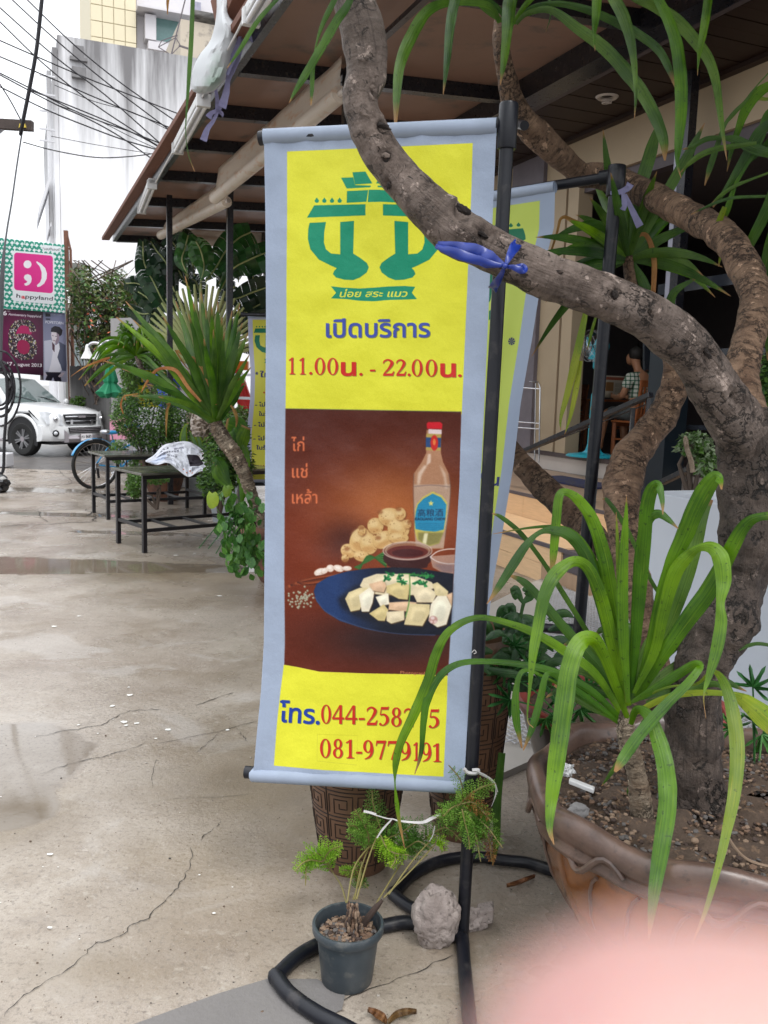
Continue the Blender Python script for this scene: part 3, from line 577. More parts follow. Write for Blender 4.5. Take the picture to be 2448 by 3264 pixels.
# ------------------------------------------------------------------ walls of the lane
def wallpx(name, x0, x1, ytop, Y0, Y1, mat, label, cat='wall', th_=.15, z0=0):
    a = P(x0, ytop, Y0); b = P(x1, ytop, Y1); zt_ = (a[2]+b[2])/2; q = M(); n = nrm(np.cross(b-a, UP)); n = n if n[1] > 0 else -n
    q.obb(np.array([a[0], a[1], z0]), np.array([b[0]-a[0], b[1]-a[1], 0]), n*th_, UP*(zt_-z0)); return tag(q.build(name, mat, smooth=False), label, cat)
wallpx('garden_wall', 222, 352, 1165, 23, 20, stained('mouldy_wall', (.12, .115, .11), (.03, .03, .03), 2.0, 2.5), 'low black-stained boundary wall behind the white car bonnet')
wallpx('building_base', 352, 600, 1010, 18.5, 17, mk('shaded_white_base', (.30, .29, .29), .8, var=.2), 'base of the white building, its shade put into the grey colour, behind the green umbrella and the palm')  # stands for the white building's base; the grey holds its shade
hw = thing('small_white_outhouse', W(29.5, -8, 0), 'dark-shaded concrete box jutting from the white building above the creeper', 'outbuilding')
part('wall', mk('grey_box_render', (.16, .165, .15), .8), lambda q: (q.stb(29.2, 29.95, S(206, 900, 29.2)@D2, S(275, 900, 29.2)@D2, 0, S(240, 838, 29.2)[2])), hw)
gs = thing('grey_shutter', P(372, 1340, 16.5), 'grey slatted roller shutter standing beyond the green umbrella', 'shutter')
for i in range(9):
    y = 1240+i*13; a = P(354, y, 16.8); b = P(402, y+1, 16.4); part('slat', mk('shutter_grey', (.27, .26, .26), .5) if i == 0 else bpy.data.materials['shutter_grey'], lambda q: q.obb(a-UP*.068, b-a, nrm(np.cross(b-a, UP))*-.04, UP*.066), gs)
for x in (238, 256):
    q = M(); a = P(x, 1090, 22.4); q.obb(a-UP*.6, P(x+9, 1090, 22.4)-a, np.array([0, .1, 0]), UP*.75)
    tag(q.build('window_pane_strip', mk('pale_glass', (.5, .6, .62), .3), smooth=False), 'pale narrow window strip above the stained wall, ' + ('nearer the hoarding post' if x == 238 else 'nearer the gooseneck lamps'), 'window')
# utility pole just out of frame, its crossarm and stays
up_ = thing('utility_pole', P(-130, 1300, 14), 'utility pole whose dark wooden crossarm reaches in beside the cables', 'utility pole')
q = M(); a = P(-130, 400, 14); q.tube([(a[0], a[1], 0), (a[0], a[1], a[2]+2.5)], [.16, .12], 12); q.build('pole', m_concrete_w, up_)
q = M(); q.bar(P(-170, 386, 14), P(104, 402, 14), .11, .14); q.build('crossarm', mk('crossarm_wood', (.06, .045, .04), .8, var=.5), up_, smooth=False)
q = M(); q.bar(P(-60, 470, 14.1), P(37, 388, 14.0), .06, .02); q.build('brace', m_alu, up_, smooth=False)
q = M(); [q.tube([P(x, 395, 13.95), P(x+1, 408, 13.95)], [.025, .04], 8) for x in (67, 76)]; q.build('clamp', mk('yellow_clamp', (.6, .45, .05), .5), up_)
m_cab = mk('cable_black', (.012, .012, .016), .6)
def cable(px, r, lab, Ys=(14, 15), grp='overhead cables crossing to the canopy', name='overhead_cable'):
    A = spline(px, 5); Yv = np.linspace(Ys[0], Ys[1], len(A)); q = M(); q.tube([P(x, y, Yy) for (x, y), Yy in zip(A, Yv)], r, 5); return tag(q.build(name, m_cab), lab, 'cable', grp)
def k1(x, y): return (x/1.8433, y/1.8433)
SHL = ['steepest cable from the left edge, landing on the canopy corner', 'second steep cable from the left edge, crossing the wall stain', 'cable coming from the top edge left of the service cable, crossing the whole wall', 'rightmost cable from the top edge, highest over the white wall', 'shallow cable crossing high over the white wall parapet stains', 'shallow cable just under the topmost one from the left edge', 'middle shallow cable of the lane bundle', 'lowest heavy cable of the bundle reaching the canopy corner', 'short cable starting behind the service cable at mid wall', 'long straight cable ending lowest on the canopy edge']
for SH, pts in zip(SHL, ([(-40, 10), (320, 330), (620, 560), (950, 850), (1010, 890)], [(-40, 90), (250, 370), (550, 610), (900, 840), (960, 870)], [(30, -40), (300, 210), (620, 480), (1010, 775)], [(120, -40), (420, 250), (700, 480), (1035, 715)], [(-20, 230), (220, 335), (500, 455), (820, 580), (1050, 670)],
            [(-20, 325), (300, 460), (600, 590), (1010, 755)], [(-20, 420), (200, 530), (480, 670), (780, 780), (960, 850)], [(0, 510), (250, 635), (480, 730), (720, 820), (940, 885)], [(180, 530), (330, 590), (600, 700), (820, 800), (945, 870)], [(-20, 430), (320, 610), (500, 690), (700, 800), (930, 960)])):
    cable([k1(*p) for p in pts], .011, SH)
cable([k1(*p) for p in ((135, 835), (320, 885), (560, 925), (760, 920), (935, 898))], .009, 'sagging thin cable, lowest of those crossing to the canopy corner')
cable([k1(*p) for p in ((320, 500), (550, 595), (780, 660), (1005, 772))], .006, 'thinner wire running just beneath the middle shallow cable'); cable([k1(*p) for p in ((320, 610), (560, 700), (760, 800), (935, 880))], .006, 'thinner wire hugging the lowest heavy cable'); cable([k1(*p) for p in ((300, 800), (560, 850), (900, 905))], .005, 'palest hair-thin cable under the bundle before the white wall')
cable([(136, -20), (118, 150), (97, 270), (72, 395), (66, 430)], .03, 'thick black service cable dropping from the top edge to the crossarm', (13.5, 13.9), None, 'service_cable')
for x2, r, lb in ((-6, .012, 'thickest of the stay wires below the crossarm'), (-20, .008, 'stay wire leaning farthest left below the crossarm'), (10, .006, 'thin stay wire ending just right of the thickest one'), (22, .006, 'rightmost thin stay wire running into the coiled cable')): cable([(70, 425), (55, 520), (38, 640), (20, 750), (6+x2*.3, 900), (x2*.2, 1180)], r, lb, (13.9, 9.5), 'stay wires below the crossarm', 'stay_wire')
cable([k1(*p) for p in ((-10, 480), (60, 590), (130, 720))], .01, 'short slack wire looping onto the crossarm end', (13.6, 13.9), None, 'slack_wire')
cc = thing('cable_coil', P(20, 1250, 9.5), 'coil of black cable loops hanging in front of the white car', 'cable coil')
for rx, ry, cy, r in ((46, 88, 1240, .014), (40, 66, 1238, .013), (35, 60, 1245, .013), (30, 52, 1240, .012), (66, 120, 1238, .011)):
    q = M(); q.tube([P(0+rx*sin(a), cy-ry*cos(a), 9.5+.03*rnd()) for a in np.linspace(-.4, pi*1.15, 24)], r, 6); q.build('loop', m_cab, cc)
q = M(); q.tube([P(x, y, 9.4) for x, y in spline([(2, 1150), (20, 1200), (22, 1290), (14, 1400), (12, 1480), (8, 1505), (0, 1508)], 5)], .016, 6); q.build('hanging_end', m_cab, cc)
# ================================================================== canopy over the terrace front
can = thing('canopy', W(9, 2.7, 0), 'lean-to canopy of brown translucent sheets on black purlins, reaching from the restaurant', 'canopy')
ps = [16.5, 14.8, 13.0, 11.3, 9.75, 8.5, 7.25, 5.45, 3.8, 2.2, .5]
SL = .055
def cz(t): return 4.08+SL*(t-1.57)
def slab(q, s0, s1, t0, t1, dz, h): q.obb(W(s0, t0, cz(t0)+dz), D1*(s1-s0), D2*(t1-t0)+UP*SL*(t1-t0), UP*h)
for i in range(len(ps)-1): part('roof_panel', m_poly, lambda q: slab(q, ps[i+1]+.003, ps[i]-.003, 1.57, 4.2, .09, .01), can)
for s_ in ps: part('purlin', m_black, lambda q: slab(q, s_-.055, s_+.045, 1.68, 4.05, -.03, .115), can)
part('eave_rail', m_black, lambda q: slab(q, .5, 16.55, 1.62, 1.68, -.02, .10), can); part('eave_gutter', m_rust, lambda q: slab(q, .5, 16.55, 1.44, 1.565, .0, .05), can)
part('ridge_beam', m_black, lambda q: slab(q, .5, 16.55, 4.05, 4.28, -.09, .32), can); part('inner_rail', m_black, lambda q: slab(q, .5, 16.55, 2.43, 2.48, -.04, .035), can)
for x, y, tt_ in ((540, 745, 1.93), (733, 640, 2.45), (1108, 300, 2.45)):
    c = T(x, y, tt_); s_ = c@D1; part('post', m_black, lambda q: q.stb(s_-.035, s_+.035, tt_-.035, tt_+.035, 0, 4.1), can)
# plastic blinds rolled up under it
m_bl = mk('clear_yellowed_plastic', (.92, .86, .78), .3, .5, var=.2, sc1=2.2, trans=.6, stretch=(1, 1, 3), c3=(.80, .62, .48), sc3=5)
def blind(tl, tr, br, bl, fn, lab, rr=.063):
    c = [fn(*p) for p in (tl, tr)]; c += [P(*br, c[1][1]), P(*bl, c[0][1])]; t = thing('rolled_blind', c[3], lab, 'plastic blind', 'rolled plastic blinds of the canopy')
    q = M(); n = nrm(np.cross(c[1]-c[0], c[3]-c[0])); q.grid(lambda u, v: c[0]*(1-u)*(1-v)+c[1]*u*(1-v)+c[2]*u*v+c[3]*(1-u)*v+n*.02*noise.noise(Vector((u*6, v*3, 1))), 24, 6); q.build('sheet', m_bl, t, solid=.002)
    q = M(); q.tube([c[3]*(1-k/12)+c[2]*k/12 for k in range(13)], rr, 14, rough=.06); q.build('roll', m_bl, t)
    d = nrm(c[2]-c[3]); q = M(); q.tube([c[3]-d*.05, c[2]+d*.09], rr*.4, 8); q.build('roller_pipe', m_riser, t); return t
fT = lambda x, y: G(x, y, 4.03)
blind((697, 537), (1088, 177), (1084, 300), (684, 632), fT, 'nearer rolled plastic blind, running up to the leaning branch above the banner')
blind((526, 711), (735, 560), (722, 643), (512, 750), lambda x, y: G(x, y, 4.0), 'farther rolled plastic blind, ending at the slim black post')
blind((431, 702), (524, 714), (519, 742), (431, 738), lambda x, y: S(x, y, 16.4), 'short cream blind hanging at the far corner of the canopy', .02)
blind((560, 722), (905, 742), (905, 800), (556, 755), lambda x, y: S(x, y, 15.7), 'wide beige blind rolled across the far end of the canopy', .08)
# fluorescent fittings and their conduit
m_tube = mk('tube_white', (.75, .76, .78), .3); m_fit = mk('fitting_white', (.6, .6, .6), .4)
for a, b_, lab in (((485, 590), (452, 672), 'farthest fluorescent fitting under the canopy eave'), ((650, 322), (566, 478), 'fluorescent fitting under the eave just below the plastic bag'), ((872, -60), (800, 62), 'nearest fluorescent fitting, beside the top of the plastic bag')):
    A = G(*a, 3.93); B = G(*b_, 3.93); t = thing('tube_light', B, lab, 'light fitting', 'fluorescent fittings under the canopy'); d = nrm(B-A); n = nrm(np.cross(d, UP))
    q = M(); q.obb(A-n*.042+UP*.01, n*.084, B-A, UP*.07); q.build('housing', m_fit, t, smooth=False, bevel=.008)
    for sg in (-1, 1): q = M(); q.tube([A-UP*.02+n*.026*sg+d*.03, B-UP*.02+n*.026*sg-d*.03], .015, 10); q.build('tube', m_tube, t)
    for c in (A, B-d*.03): q = M(); q.obb(c-n*.055-UP*.04, n*.11, d*.05, UP*.10); q.build('end_cap', m_fit, t, smooth=False)
q = M(); q.tube([G(x, y, 3.96) for x, y in ((470, 630), (566, 455), (655, 290), (760, 95), (800, 10))], .009, 6); tag(q.build('conduit', m_fit), 'thin white conduit linking the fluorescent fittings under the eave', 'conduit')
# bagged bundle hung on the eave
def pillow(Lp, Rp, Y, dep, nu=14, nv=24, amp=.01, seed=0, fn=None, yv=None):
    L1 = spline(Lp, 8); R1 = spline(Rp, 8); q = M(); fn = fn or (lambda x, y, Yq: P(x, y, Yq))
    def pt(u, v, sg):
        a = np.array([np.interp(v, np.linspace(0, 1, len(L1)), L1[:, k]) for k in (0, 1)]); b = np.array([np.interp(v, np.linspace(0, 1, len(R1)), R1[:, k]) for k in (0, 1)]); c = a*(1-u)+b*u
        d = dep*sqrt(max(0, 1-(2*u-1)**2))*min(1, 4*v+.1, 4*(1-v)+.1)+amp*noise.noise(Vector((u*7, v*9, seed)))
        return fn(c[0], c[1], Y+sg*d)
    for sg in (-1, 1):
        V = [pt(i/nu, j/nv, sg) for j in range(nv+1) for i in range(nu+1)]; f = [(j*(nu+1)+i, j*(nu+1)+i+1, (j+1)*(nu+1)+i+1, (j+1)*(nu+1)+i) for j in range(nv) for i in range(nu)]
        q.add(V, f if sg < 0 else [x[::-1] for x in f])
    return q
m_bag = mk('milky_plastic', (.60, .62, .64), .4, .5, var=.15, sc1=4, trans=.3, c3=(.30, .42, .34), sc3=1.7)
q = pillow([(688, -40), (690, 40), (672, 125), (632, 180), (612, 235), (611, 285), (640, 301)], [(752, -40), (728, 40), (762, 92), (752, 150), (732, 230), (690, 285), (650, 301)], 6.75, .24, amp=.022)
bag = tag(q.build('plastic_bag', m_bag, sharp=25), 'big milky plastic bag tied up to the canopy eave', 'plastic bag')
q = M(); c = P(790, -30, 3.75); q.bar(P(800, -60, 6.66), P(742, 70, 6.93), .29, .29); q.build('brown_crate_end', m_rust, smooth=False); tag(bpy.data.objects['brown_crate_end'], 'brown wooden beam end beside the plastic bag at the top', 'beam'); bpy.data.objects['brown_crate_end'].name = 'beam_end'
m_rib = mk('mauve_string', (.28, .27, .46), .4, var=.5, sc1=30, trans=.3); m_blue = mk('blue_string', (.014, .04, .30), .3, .6, var=.5, sc1=30, stretch=(1, 1, 6), trans=.2)
def ribbon(px, wd, Y, n=6, twist=0.0, side=None):
    """flat band through photographed points; rows x, y[, Y]"""
    A = spline([(p[0], p[1], p[2] if len(p) > 2 else Y) for p in px], n); Q = np.array([P(*p) for p in A]); q = M(); V = []
    Wd = np.interp(np.linspace(0, 1, len(A)), np.linspace(0, 1, len(wd)), wd) if hasattr(wd, '__len__') else np.full(len(A), wd)
    for i in range(len(Q)):
        d = nrm(Q[min(i+1, len(Q)-1)]-Q[max(i-1, 0)]); vw = nrm(Q[i]-CAM); x = nrm(np.cross(d, vw)); y = nrm(np.cross(x, d)); a = twist*sin(i*.9); x = x*cos(a)+y*sin(a)
        V += [Q[i]-x*Wd[i]/2, Q[i]+y*Wd[i]*.12, Q[i]+x*Wd[i]/2]
    q.add(V, [(3*i+k, 3*i+k+1, 3*i+k+4, 3*i+k+3) for i in range(len(Q)-1) for k in (0, 1)]); return q
t = thing('mauve_tie', P(765, 100, 6.66), 'mauve plastic string hanging from the bag tied at the eave', 'string')
ribbon([(762, 95), (768, 140), (745, 210), (728, 250), (722, 290), (708, 342)], [.014, .054, .036, .063], 6.66, twist=.4).build('strand', m_rib, t); ribbon([(765, 95), (790, 110), (805, 135)], [.018, .045, .01], 6.7).build('strand', m_rib, t); ribbon([(770, 100), (752, 160), (730, 215), (725, 240)], [.018, .045, .018], 6.62).build('strand', m_rib, t)
t = thing('mauve_tie', P(695, 350, 7.0), 'second mauve string knotted below the bag, against the canopy sheets', 'string')
for pts in ([(688, 285), (693, 320), (697, 350)], [(697, 350), (675, 360), (664, 375)], [(697, 350), (680, 385), (662, 410), (648, 448)], [(697, 350), (706, 362), (703, 366)]): ribbon(pts, [.022, .032, .054], 7.0, twist=.3).build('strand', m_rib, t)
# ================================================================== banners
def k3(x, y): return (800+x/1.8433, 350+y/1.8433)
def k5(x, y): return (800+x/1.701, 1250+y/1.701)
def rowmap(Lp, Rp, Wc, Hc):
    """photo pixel -> canvas; Lp/Rp rows (v, x, y)"""
    Lp = np.array(Lp, float); Rp = np.array(Rp, float)
    def fm(x, y):
        x = np.asarray(x, float); y = np.asarray(y, float); v = np.clip((y-Lp[0, 2])/(Lp[-1, 2]-Lp[0, 2]), -.2, 1.2); u = v*0+.5
        for _ in range(6):
            lx = np.interp(v, Lp[:, 0], Lp[:, 1]); rx = np.interp(v, Rp[:, 0], Rp[:, 1]); u = (x-lx)/(rx-lx)
            yl = Lp[0, 2]+v*(Lp[-1, 2]-Lp[0, 2]); yr = Rp[0, 2]+v*(Rp[-1, 2]-Rp[0, 2]); v = v+(y-(yl*(1-u)+yr*u))/(Lp[-1, 2]-Lp[0, 2])
        return u*Wc, v*Hc
    return fm
# serif figures, drawn in a box one unit high
def ring(cx, cy, rx, ry, ix, iy, n=30, tilt=0): 
    return [[(cx+rx*cos(t), cy+ry*sin(t)) for t in np.arange(n)*2*pi/n], [(cx+ix*cos(t+tilt), cy+iy*sin(t)) for t in np.arange(n)*2*pi/n]]
def pen(pts):
    A = spline(pts, 6); t = np.gradient(A[:, :2], axis=0); t /= np.linalg.norm(t, axis=1)[:, None]+1e-9; n = np.stack([-t[:, 1], t[:, 0]], 1)*A[:, 2:3]/2
    return [tuple(p) for p in np.vstack([A[:, :2]+n, (A[:, :2]-n)[::-1]])]
def rect(a, b, c, d): return [(a, b), (c, b), (c, d), (a, d)]
circ = lambda x, y, r: [(x+r*cos(t), y+r*sin(t)) for t in np.arange(16)*2*pi/16]
FIG = {'0': [ring(.3, .5, .29, .51, .15, .46)], '1': [rect(.23, .03, .39, .98), [(.05, .84), (.1, .88), (.39, 1.01), (.36, .86), (.24, .86), (.07, .79)], rect(.08, 0, .54, .04), [(.15, .02), (.47, .02), (.39, .12), (.23, .12)]],
       '2': [pen([(.06, .72, .02), (.12, .87, .08), (.3, .95, .09), (.47, .82, .15), (.46, .66, .16), (.33, .42, .11), (.16, .2, .07), (.07, .07, .05)]), [(.04, 0), (.54, 0), (.6, .27), (.56, .27), (.48, .14), (.12, .14)]],
       '4': [[(.38, 1), (.5, 1), (.5, 0), (.36, 0)], [(.38, 1), (.44, 1), (.1, .34), (.02, .34)], rect(.02, .24, .6, .35)],
       '5': [[(.14, 1), (.5, 1), (.56, 1.04), (.52, .86), (.16, .86)], pen([(.16, .98, .04), (.12, .75, .04), (.1, .58, .05)]), pen([(.1, .58, .06), (.3, .6, .1), (.46, .45, .15), (.46, .22, .15), (.3, .05, .07), (.14, .03, .05)]), circ(.1, .09, .07)],
       '7': [[(.06, 1), (.58, 1), (.58, .95), (.5, .85), (.1, .85), (.06, .72), (.02, .72)], [(.58, .96), (.32, 0), (.2, 0), (.46, .86)]],
       '8': [ring(.3, .75, .23, .26, .1, .2), ring(.3, .26, .27, .28, .13, .22)], '9': [ring(.29, .67, .26, .34, .12, .28), pen([(.5, .67, .12), (.51, .4, .14), (.38, .13, .11), (.1, -.01, .03)])],
       '.': [circ(.12, .08, .085)], '-': [rect(.02, .25, .34, .36)]}
def serif(cv, items, h, c, sh=(2.2, 2.2), slope=0.0, y0=0):
    for ch, x0, x1, base in items:
        gl = FIG[ch]; al = [p for g in gl for l in (g if hasattr(g[0][0], '__len__') else [g]) for p in l]; mx = max(p[0] for p in al); mn = min(p[0] for p in al)
        for (dx, dy), cc in ((sh, (70, 60, 45)), ((0, 0), c)):
            for g in gl:
                ls = g if hasattr(g[0][0], '__len__') else [g]
                cv.fill([[(x0+(p[0]-mn)/(mx-mn)*(x1-x0)+dx, base-p[1]*h+dy) for p in l] for l in ls], cc, .55 if (dx or dy) else 1)
GRN = (14, 142, 108); YEL = (226, 224, 58)
def logo(cv, k, mirror=1448, g=GRN, half=(1, 1), yel=YEL, txt=True):
    U = [(345, 665), (440, 660), (430, 720), (428, 780), (440, 820), (470, 845), (525, 850), (525, 660), (605, 653), (600, 845), (640, 870), (680, 900), (692, 925), (680, 955), (640, 985), (600, 1000), (550, 998), (500, 985), (482, 965), (490, 945), (505, 930), (470, 915), (400, 880), (350, 820), (335, 760), (337, 700)]
    roof = [(372, 562), (672, 555), (672, 620), (330, 633)]
    bl = [[(565, 478), (688, 472), (678, 540), (563, 546)], [(530, 400), (600, 397), (612, 443), (704, 446), (702, 454), (563, 462)], [(597, 368), (672, 363), (712, 432), (612, 438)]]
    for sd in (0, 1):
        if not half[sd]: continue
        f = (lambda p: p) if sd == 0 else (lambda p: (mirror-p[0], p[1]-(p[0]-724)*-.0))
        for pl in [U, roof]+(bl if sd == 0 or True else []):
            e = [k(*f(p)) for p in pl]; 
            for i in range(len(e)): cv.stroke([tuple(np.array(e[i])*1+np.array((0, 0))), e[(i+1) % len(e)]], 2.2, (150, 170, 40), .5, sm=False)
            cv.fill(e, g)
        for x in (387, 431, 476, 521):
            cv.fill([k(*f(p)) for p in [(x, 515), (x+6, 524), (x+13, 533), (x+10, 543), (x, 547), (x-10, 543), (x-13, 533), (x-6, 524)]], g)
    cv.fill([k(*p) for p in ((692, 470), (760, 470), (775, 540), (686, 542))], g)
    if txt:
        cv.fill([k(*p) for p in ((470, 1037), (540, 1045), (640, 1050), (724, 1045), (810, 1038), (900, 1035), (965, 1040), (945, 1075), (975, 1112), (900, 1115), (800, 1118), (722, 1125), (640, 1122), (560, 1112), (470, 1108), (500, 1075))], g)
        cv.text('น่อย สระ แมว', k(520, 1100), k(920, 1098), 21, (226, 222, 70), bold=.02, shear=.2)
# ---- near banner
Lp = [(0, 841, 419), (.13, 846, 700), (.28, 848, 1000), (.43, 846, 1302), (.62, 844, 1700), (.79, 841, 2050), (.865, 832, 2200), (.935, 818, 2340), (1, 806, 2480)]
Rp = [(0, 1584, 384), (.43, 1543, 1318), (.62, 1524, 1710), (.83, 1499, 2155), (1, 1478, 2517)]
CW, CH = 704, 2080
fm1 = rowmap(Lp, Rp, CW, CH)
BORD = (160, 173, 194)
cv = Cv(CW, CH, BORD, fm1)
cv.fill([(915, 483), (1507, 456), (1503, 600), (1490, 900), (1472, 1318), (1472, 1321), (910, 1304), (913, 900)], YEL)
cv.fill([k5(*p) for p in ((178, 1478), (250, 1490), (370, 1515), (640, 1525), (900, 1530), (1066, 1538), (1062, 1700), (1044, 2085), (900, 2078), (600, 2060), (400, 2050), (124, 2025), (142, 1780), (160, 1620))], YEL)
logo(cv, k3)
for dx, dy, c_, a_ in ((2.5, 2.5, (60, 62, 70), .6), (0, 0, (62, 80, 170), 1)):
    p0, p1 = k3(440, 1336), k3(1052, 1334); cv.text('เปิดบริการ', (p0[0]+dx, p0[1]+dy), (p1[0]+dx, p1[1]+dy), 56, c_, a_, bold=.018)
RED = (206, 38, 34)
its = [(ch, *[800+v/1.8433 for v in xx_], 350+bs/1.8433) for ch, xx_, bs in (('1', (222, 260), 1554), ('1', (284, 322), 1555), ('.', (342, 360), 1556), ('0', (374, 436), 1557), ('0', (448, 512), 1558), ('.', (636, 656), 1562), ('-', (698, 730), 1562), ('2', (774, 842), 1563), ('2', (852, 912), 1564), ('.', (920, 938), 1565), ('0', (944, 1008), 1566), ('0', (1026, 1094), 1567), ('.', (1216, 1238), 1570))]
serif(cv, its, 54, RED)
for xa, xb, bs in ((528, 618, 1560), (1112, 1204, 1568)):
    cv.text('น', tuple(np.array(k3(xa, bs))+2), tuple(np.array(k3(xb, bs))+2), 52, (70, 60, 45), .5, bold=.03); cv.text('น', k3(xa, bs), k3(xb, bs), 52, RED, bold=.03)
def k5i(l): return [(ch, 800+a/1.701, 800+b/1.701, 1250+c/1.701) for ch, a, b, c in l]
serif(cv, k5i([('0', 380, 434, 1797), ('4', 440, 504, 1799), ('4', 510, 576, 1801), ('-', 584, 616, 1803), ('2', 626, 686, 1806), ('5', 694, 748, 1809), ('8', 760, 816, 1812), ('2', 828, 884, 1815), ('7', 896, 954, 1818), ('5', 964, 1020, 1822)]), 60, (200, 40, 32))
serif(cv, k5i([('0', 374, 432, 1982), ('8', 444, 498, 1983), ('1', 514, 560, 1985), ('-', 570, 602, 1986), ('9', 608, 664, 1989), ('7', 676, 732, 1991), ('7', 740, 798, 1993), ('9', 808, 866, 1996), ('1', 880, 912, 1999), ('9', 924, 978, 2002), ('1', 986, 1032, 2005)]), 60, (200, 40, 32))
for dx, c_, a_ in ((2, (60, 60, 90), .6), (0, (28, 62, 160), 1)): cv.text('โทร.', (800+150/1.701+dx, 1250+1785/1.701+dx), (800+372/1.701+dx, 1250+1800/1.701+dx), 58, c_, a_, bold=.02)
# food picture
poly = [k5(*p) for p in ((187, 90), (1140, 107), (1130, 500), (1105, 900), (1085, 1250), (1068, 1536), (900, 1530), (640, 1525), (370, 1515), (250, 1490), (180, 1478), (181, 1000), (183, 500))]
def bgc(X, Y):
    u = X/CW; v = (Y/CH-.43)/.385; a = np.exp(-(((u-.58)/.33)**2+((v-.40)/.2)**2)); b2 = np.exp(-(((u-.42)/.5)**2+((v-.62)/.25)**2)); d = np.exp(-(((u-.62)/.36)**2+((v-.90)/.11)**2)); e = np.exp(-(((u-.38)/.13)**2+((v-.52)/.09)**2))
    base = np.array((104, 36, 18.)); o = base+(np.array((196, 116, 62.))-base)*a[..., None]; o = o+(np.array((150, 62, 24.))-o)*(b2*.45)[..., None]; o = o+(np.array((38, 24, 30.))-o)*(d*.92)[..., None]; o = o+(np.array((58, 26, 26.))-o)*(e*.7)[..., None]
    t = np.clip(v*2.2, 0, 1)[..., None]; return o*(.78+.22*t)*(1-.10*cv.rs.rand(*u.shape)[..., None])
cv.fill(poly, bgc)
cv.stroke([k5(187, 90), k5(1140, 107)], 2.5, (70, 80, 90), .7, sm=False)
for s_, xa, xb, bs in (('ไก่', 218, 290, 318), ('แช่', 222, 308, 463), ('เหล้า', 222, 360, 603)): cv.text(s_, k5(xa, bs), k5(xb, bs), 38, (214, 112, 70), bold=.012)
K = lambda pts: [k5(*p) for p in pts]
def E_(x, y, rx, ry, c, al=1, rot=0, blur=0): a = k5(x, y); cv.ell(a[0], a[1], rx/1.701, ry/1.701, c, al, rot, blur)
# bottle
cv.fill(K(((952, 205), (1030, 205), (1030, 330), (1042, 380), (1072, 440), (1082, 520), (1075, 620), (1062, 700), (1050, 790), (1045, 850), (895, 850), (885, 760), (882, 600), (880, 520), (884, 440), (925, 380), (950, 330))), (176, 128, 96))
cv.fill(K(((905, 440), (940, 395), (955, 400), (925, 450), (915, 500), (900, 500))), (232, 210, 190), .75, blur=2); cv.fill(K(((1020, 390), (1055, 440), (1068, 520), (1055, 530), (1045, 460))), (225, 200, 180), .7, blur=2)
cv.fill(K(((960, 335), (975, 335), (975, 380), (950, 400))), (235, 215, 200), .7, blur=1); cv.fill(K(((885, 500), (1080, 500), (1075, 620), (1045, 845), (895, 845), (882, 600))), (196, 176, 160), .55)
cv.stroke(K(((882, 512), (980, 504), (1080, 514))), 2, (110, 90, 90), .8); cv.stroke(K(((884, 440), (880, 520), (882, 600), (886, 760))), 3, (120, 90, 78), .8); cv.stroke(K(((1072, 440), (1082, 520), (1075, 620), (1052, 790))), 3, (120, 90, 78), .8)
cv.fill(K(((952, 172), (960, 162), (1025, 162), (1038, 172), (1036, 200), (955, 198))), (206, 24, 40)); cv.fill(K(((962, 200), (1034, 203), (1034, 228), (962, 225))), (226, 205, 205)); cv.fill(K(((950, 225), (1032, 228), (1028, 318), (948, 315))), (176, 150, 80)); cv.fill(K(((948, 245), (1030, 248), (1028, 300), (948, 298))), (34, 70, 120)); E_(994, 275, 21, 42, (196, 34, 26)); E_(994, 270, 8, 18, (226, 120, 60))
cv.fill(K(((890, 640), (900, 605), (930, 570), (985, 538), (1035, 560), (1065, 600), (1062, 660), (1048, 750), (1020, 820), (960, 838), (900, 800), (886, 740))), (206, 190, 96)); cv.fill(K(((905, 760), (1045, 760), (1020, 820), (960, 835), (905, 800))), (92, 90, 60), .6, blur=2); cv.fill(K(((940, 765), (960, 765), (950, 825), (930, 815))), (240, 232, 190), .9, blur=1)
cv.fill(K(((896, 640), (905, 610), (935, 578), (985, 550), (1030, 570), (1060, 610), (1055, 680), (1045, 745), (1000, 756), (940, 752), (892, 742), (888, 690))), (36, 138, 178))
cv.fill([k5(976+17*(1 if i % 2 == 0 else .42)*cos(-pi/2+i*pi/5), 603+17*(1 if i % 2 == 0 else .42)*sin(-pi/2+i*pi/5)) for i in range(10)], (226, 214, 120))
cv.text('高粮酒', k5(904, 672), k5(1042, 670), 19, (24, 44, 74)); cv.text('KAOLIANG CHIEW', k5(890, 695), k5(1056, 695), 9, (20, 34, 58), bold=.02)
for yy_ in (712, 722, 732, 742): cv.stroke(K(((905, yy_), (1045, yy_))), 1.2, (28, 80, 110), .6, sm=False)
# ginger
gcol = [(214, 176, 116), (226, 196, 142), (190, 140, 84)]
rg = random.Random(4)
for x, y, rx, ry, rt in ((530, 860, 44, 38, .3), (590, 800, 52, 70, .5), (640, 820, 50, 60, 0), (600, 890, 45, 28, .2), (600, 750, 22, 28, 0), (675, 725, 44, 44, 0), (720, 800, 60, 46, -.5), (760, 680, 70, 52, .2), (800, 740, 60, 58, .6), (810, 660, 30, 34, 0), (850, 715, 20, 24, 0), (510, 900, 20, 20, 0), (800, 790, 55, 30, 0)):
    E_(x+4, y+6, rx, ry, (110, 62, 30), .8, rt, 2); E_(x, y, rx, ry, gcol[0], 1, rt); E_(x-rx*.25, y-ry*.3, rx*.6, ry*.5, gcol[1], .9, rt, 3); E_(x-rx*.1, y+ry*.55, rx*.7, ry*.3, gcol[2], .6, rt, 2)
    for _ in range(8): E_(x+rg.uniform(-.8, .8)*rx, y+rg.uniform(-.8, .8)*ry, 3, 2.5, (130, 70, 30), .7)
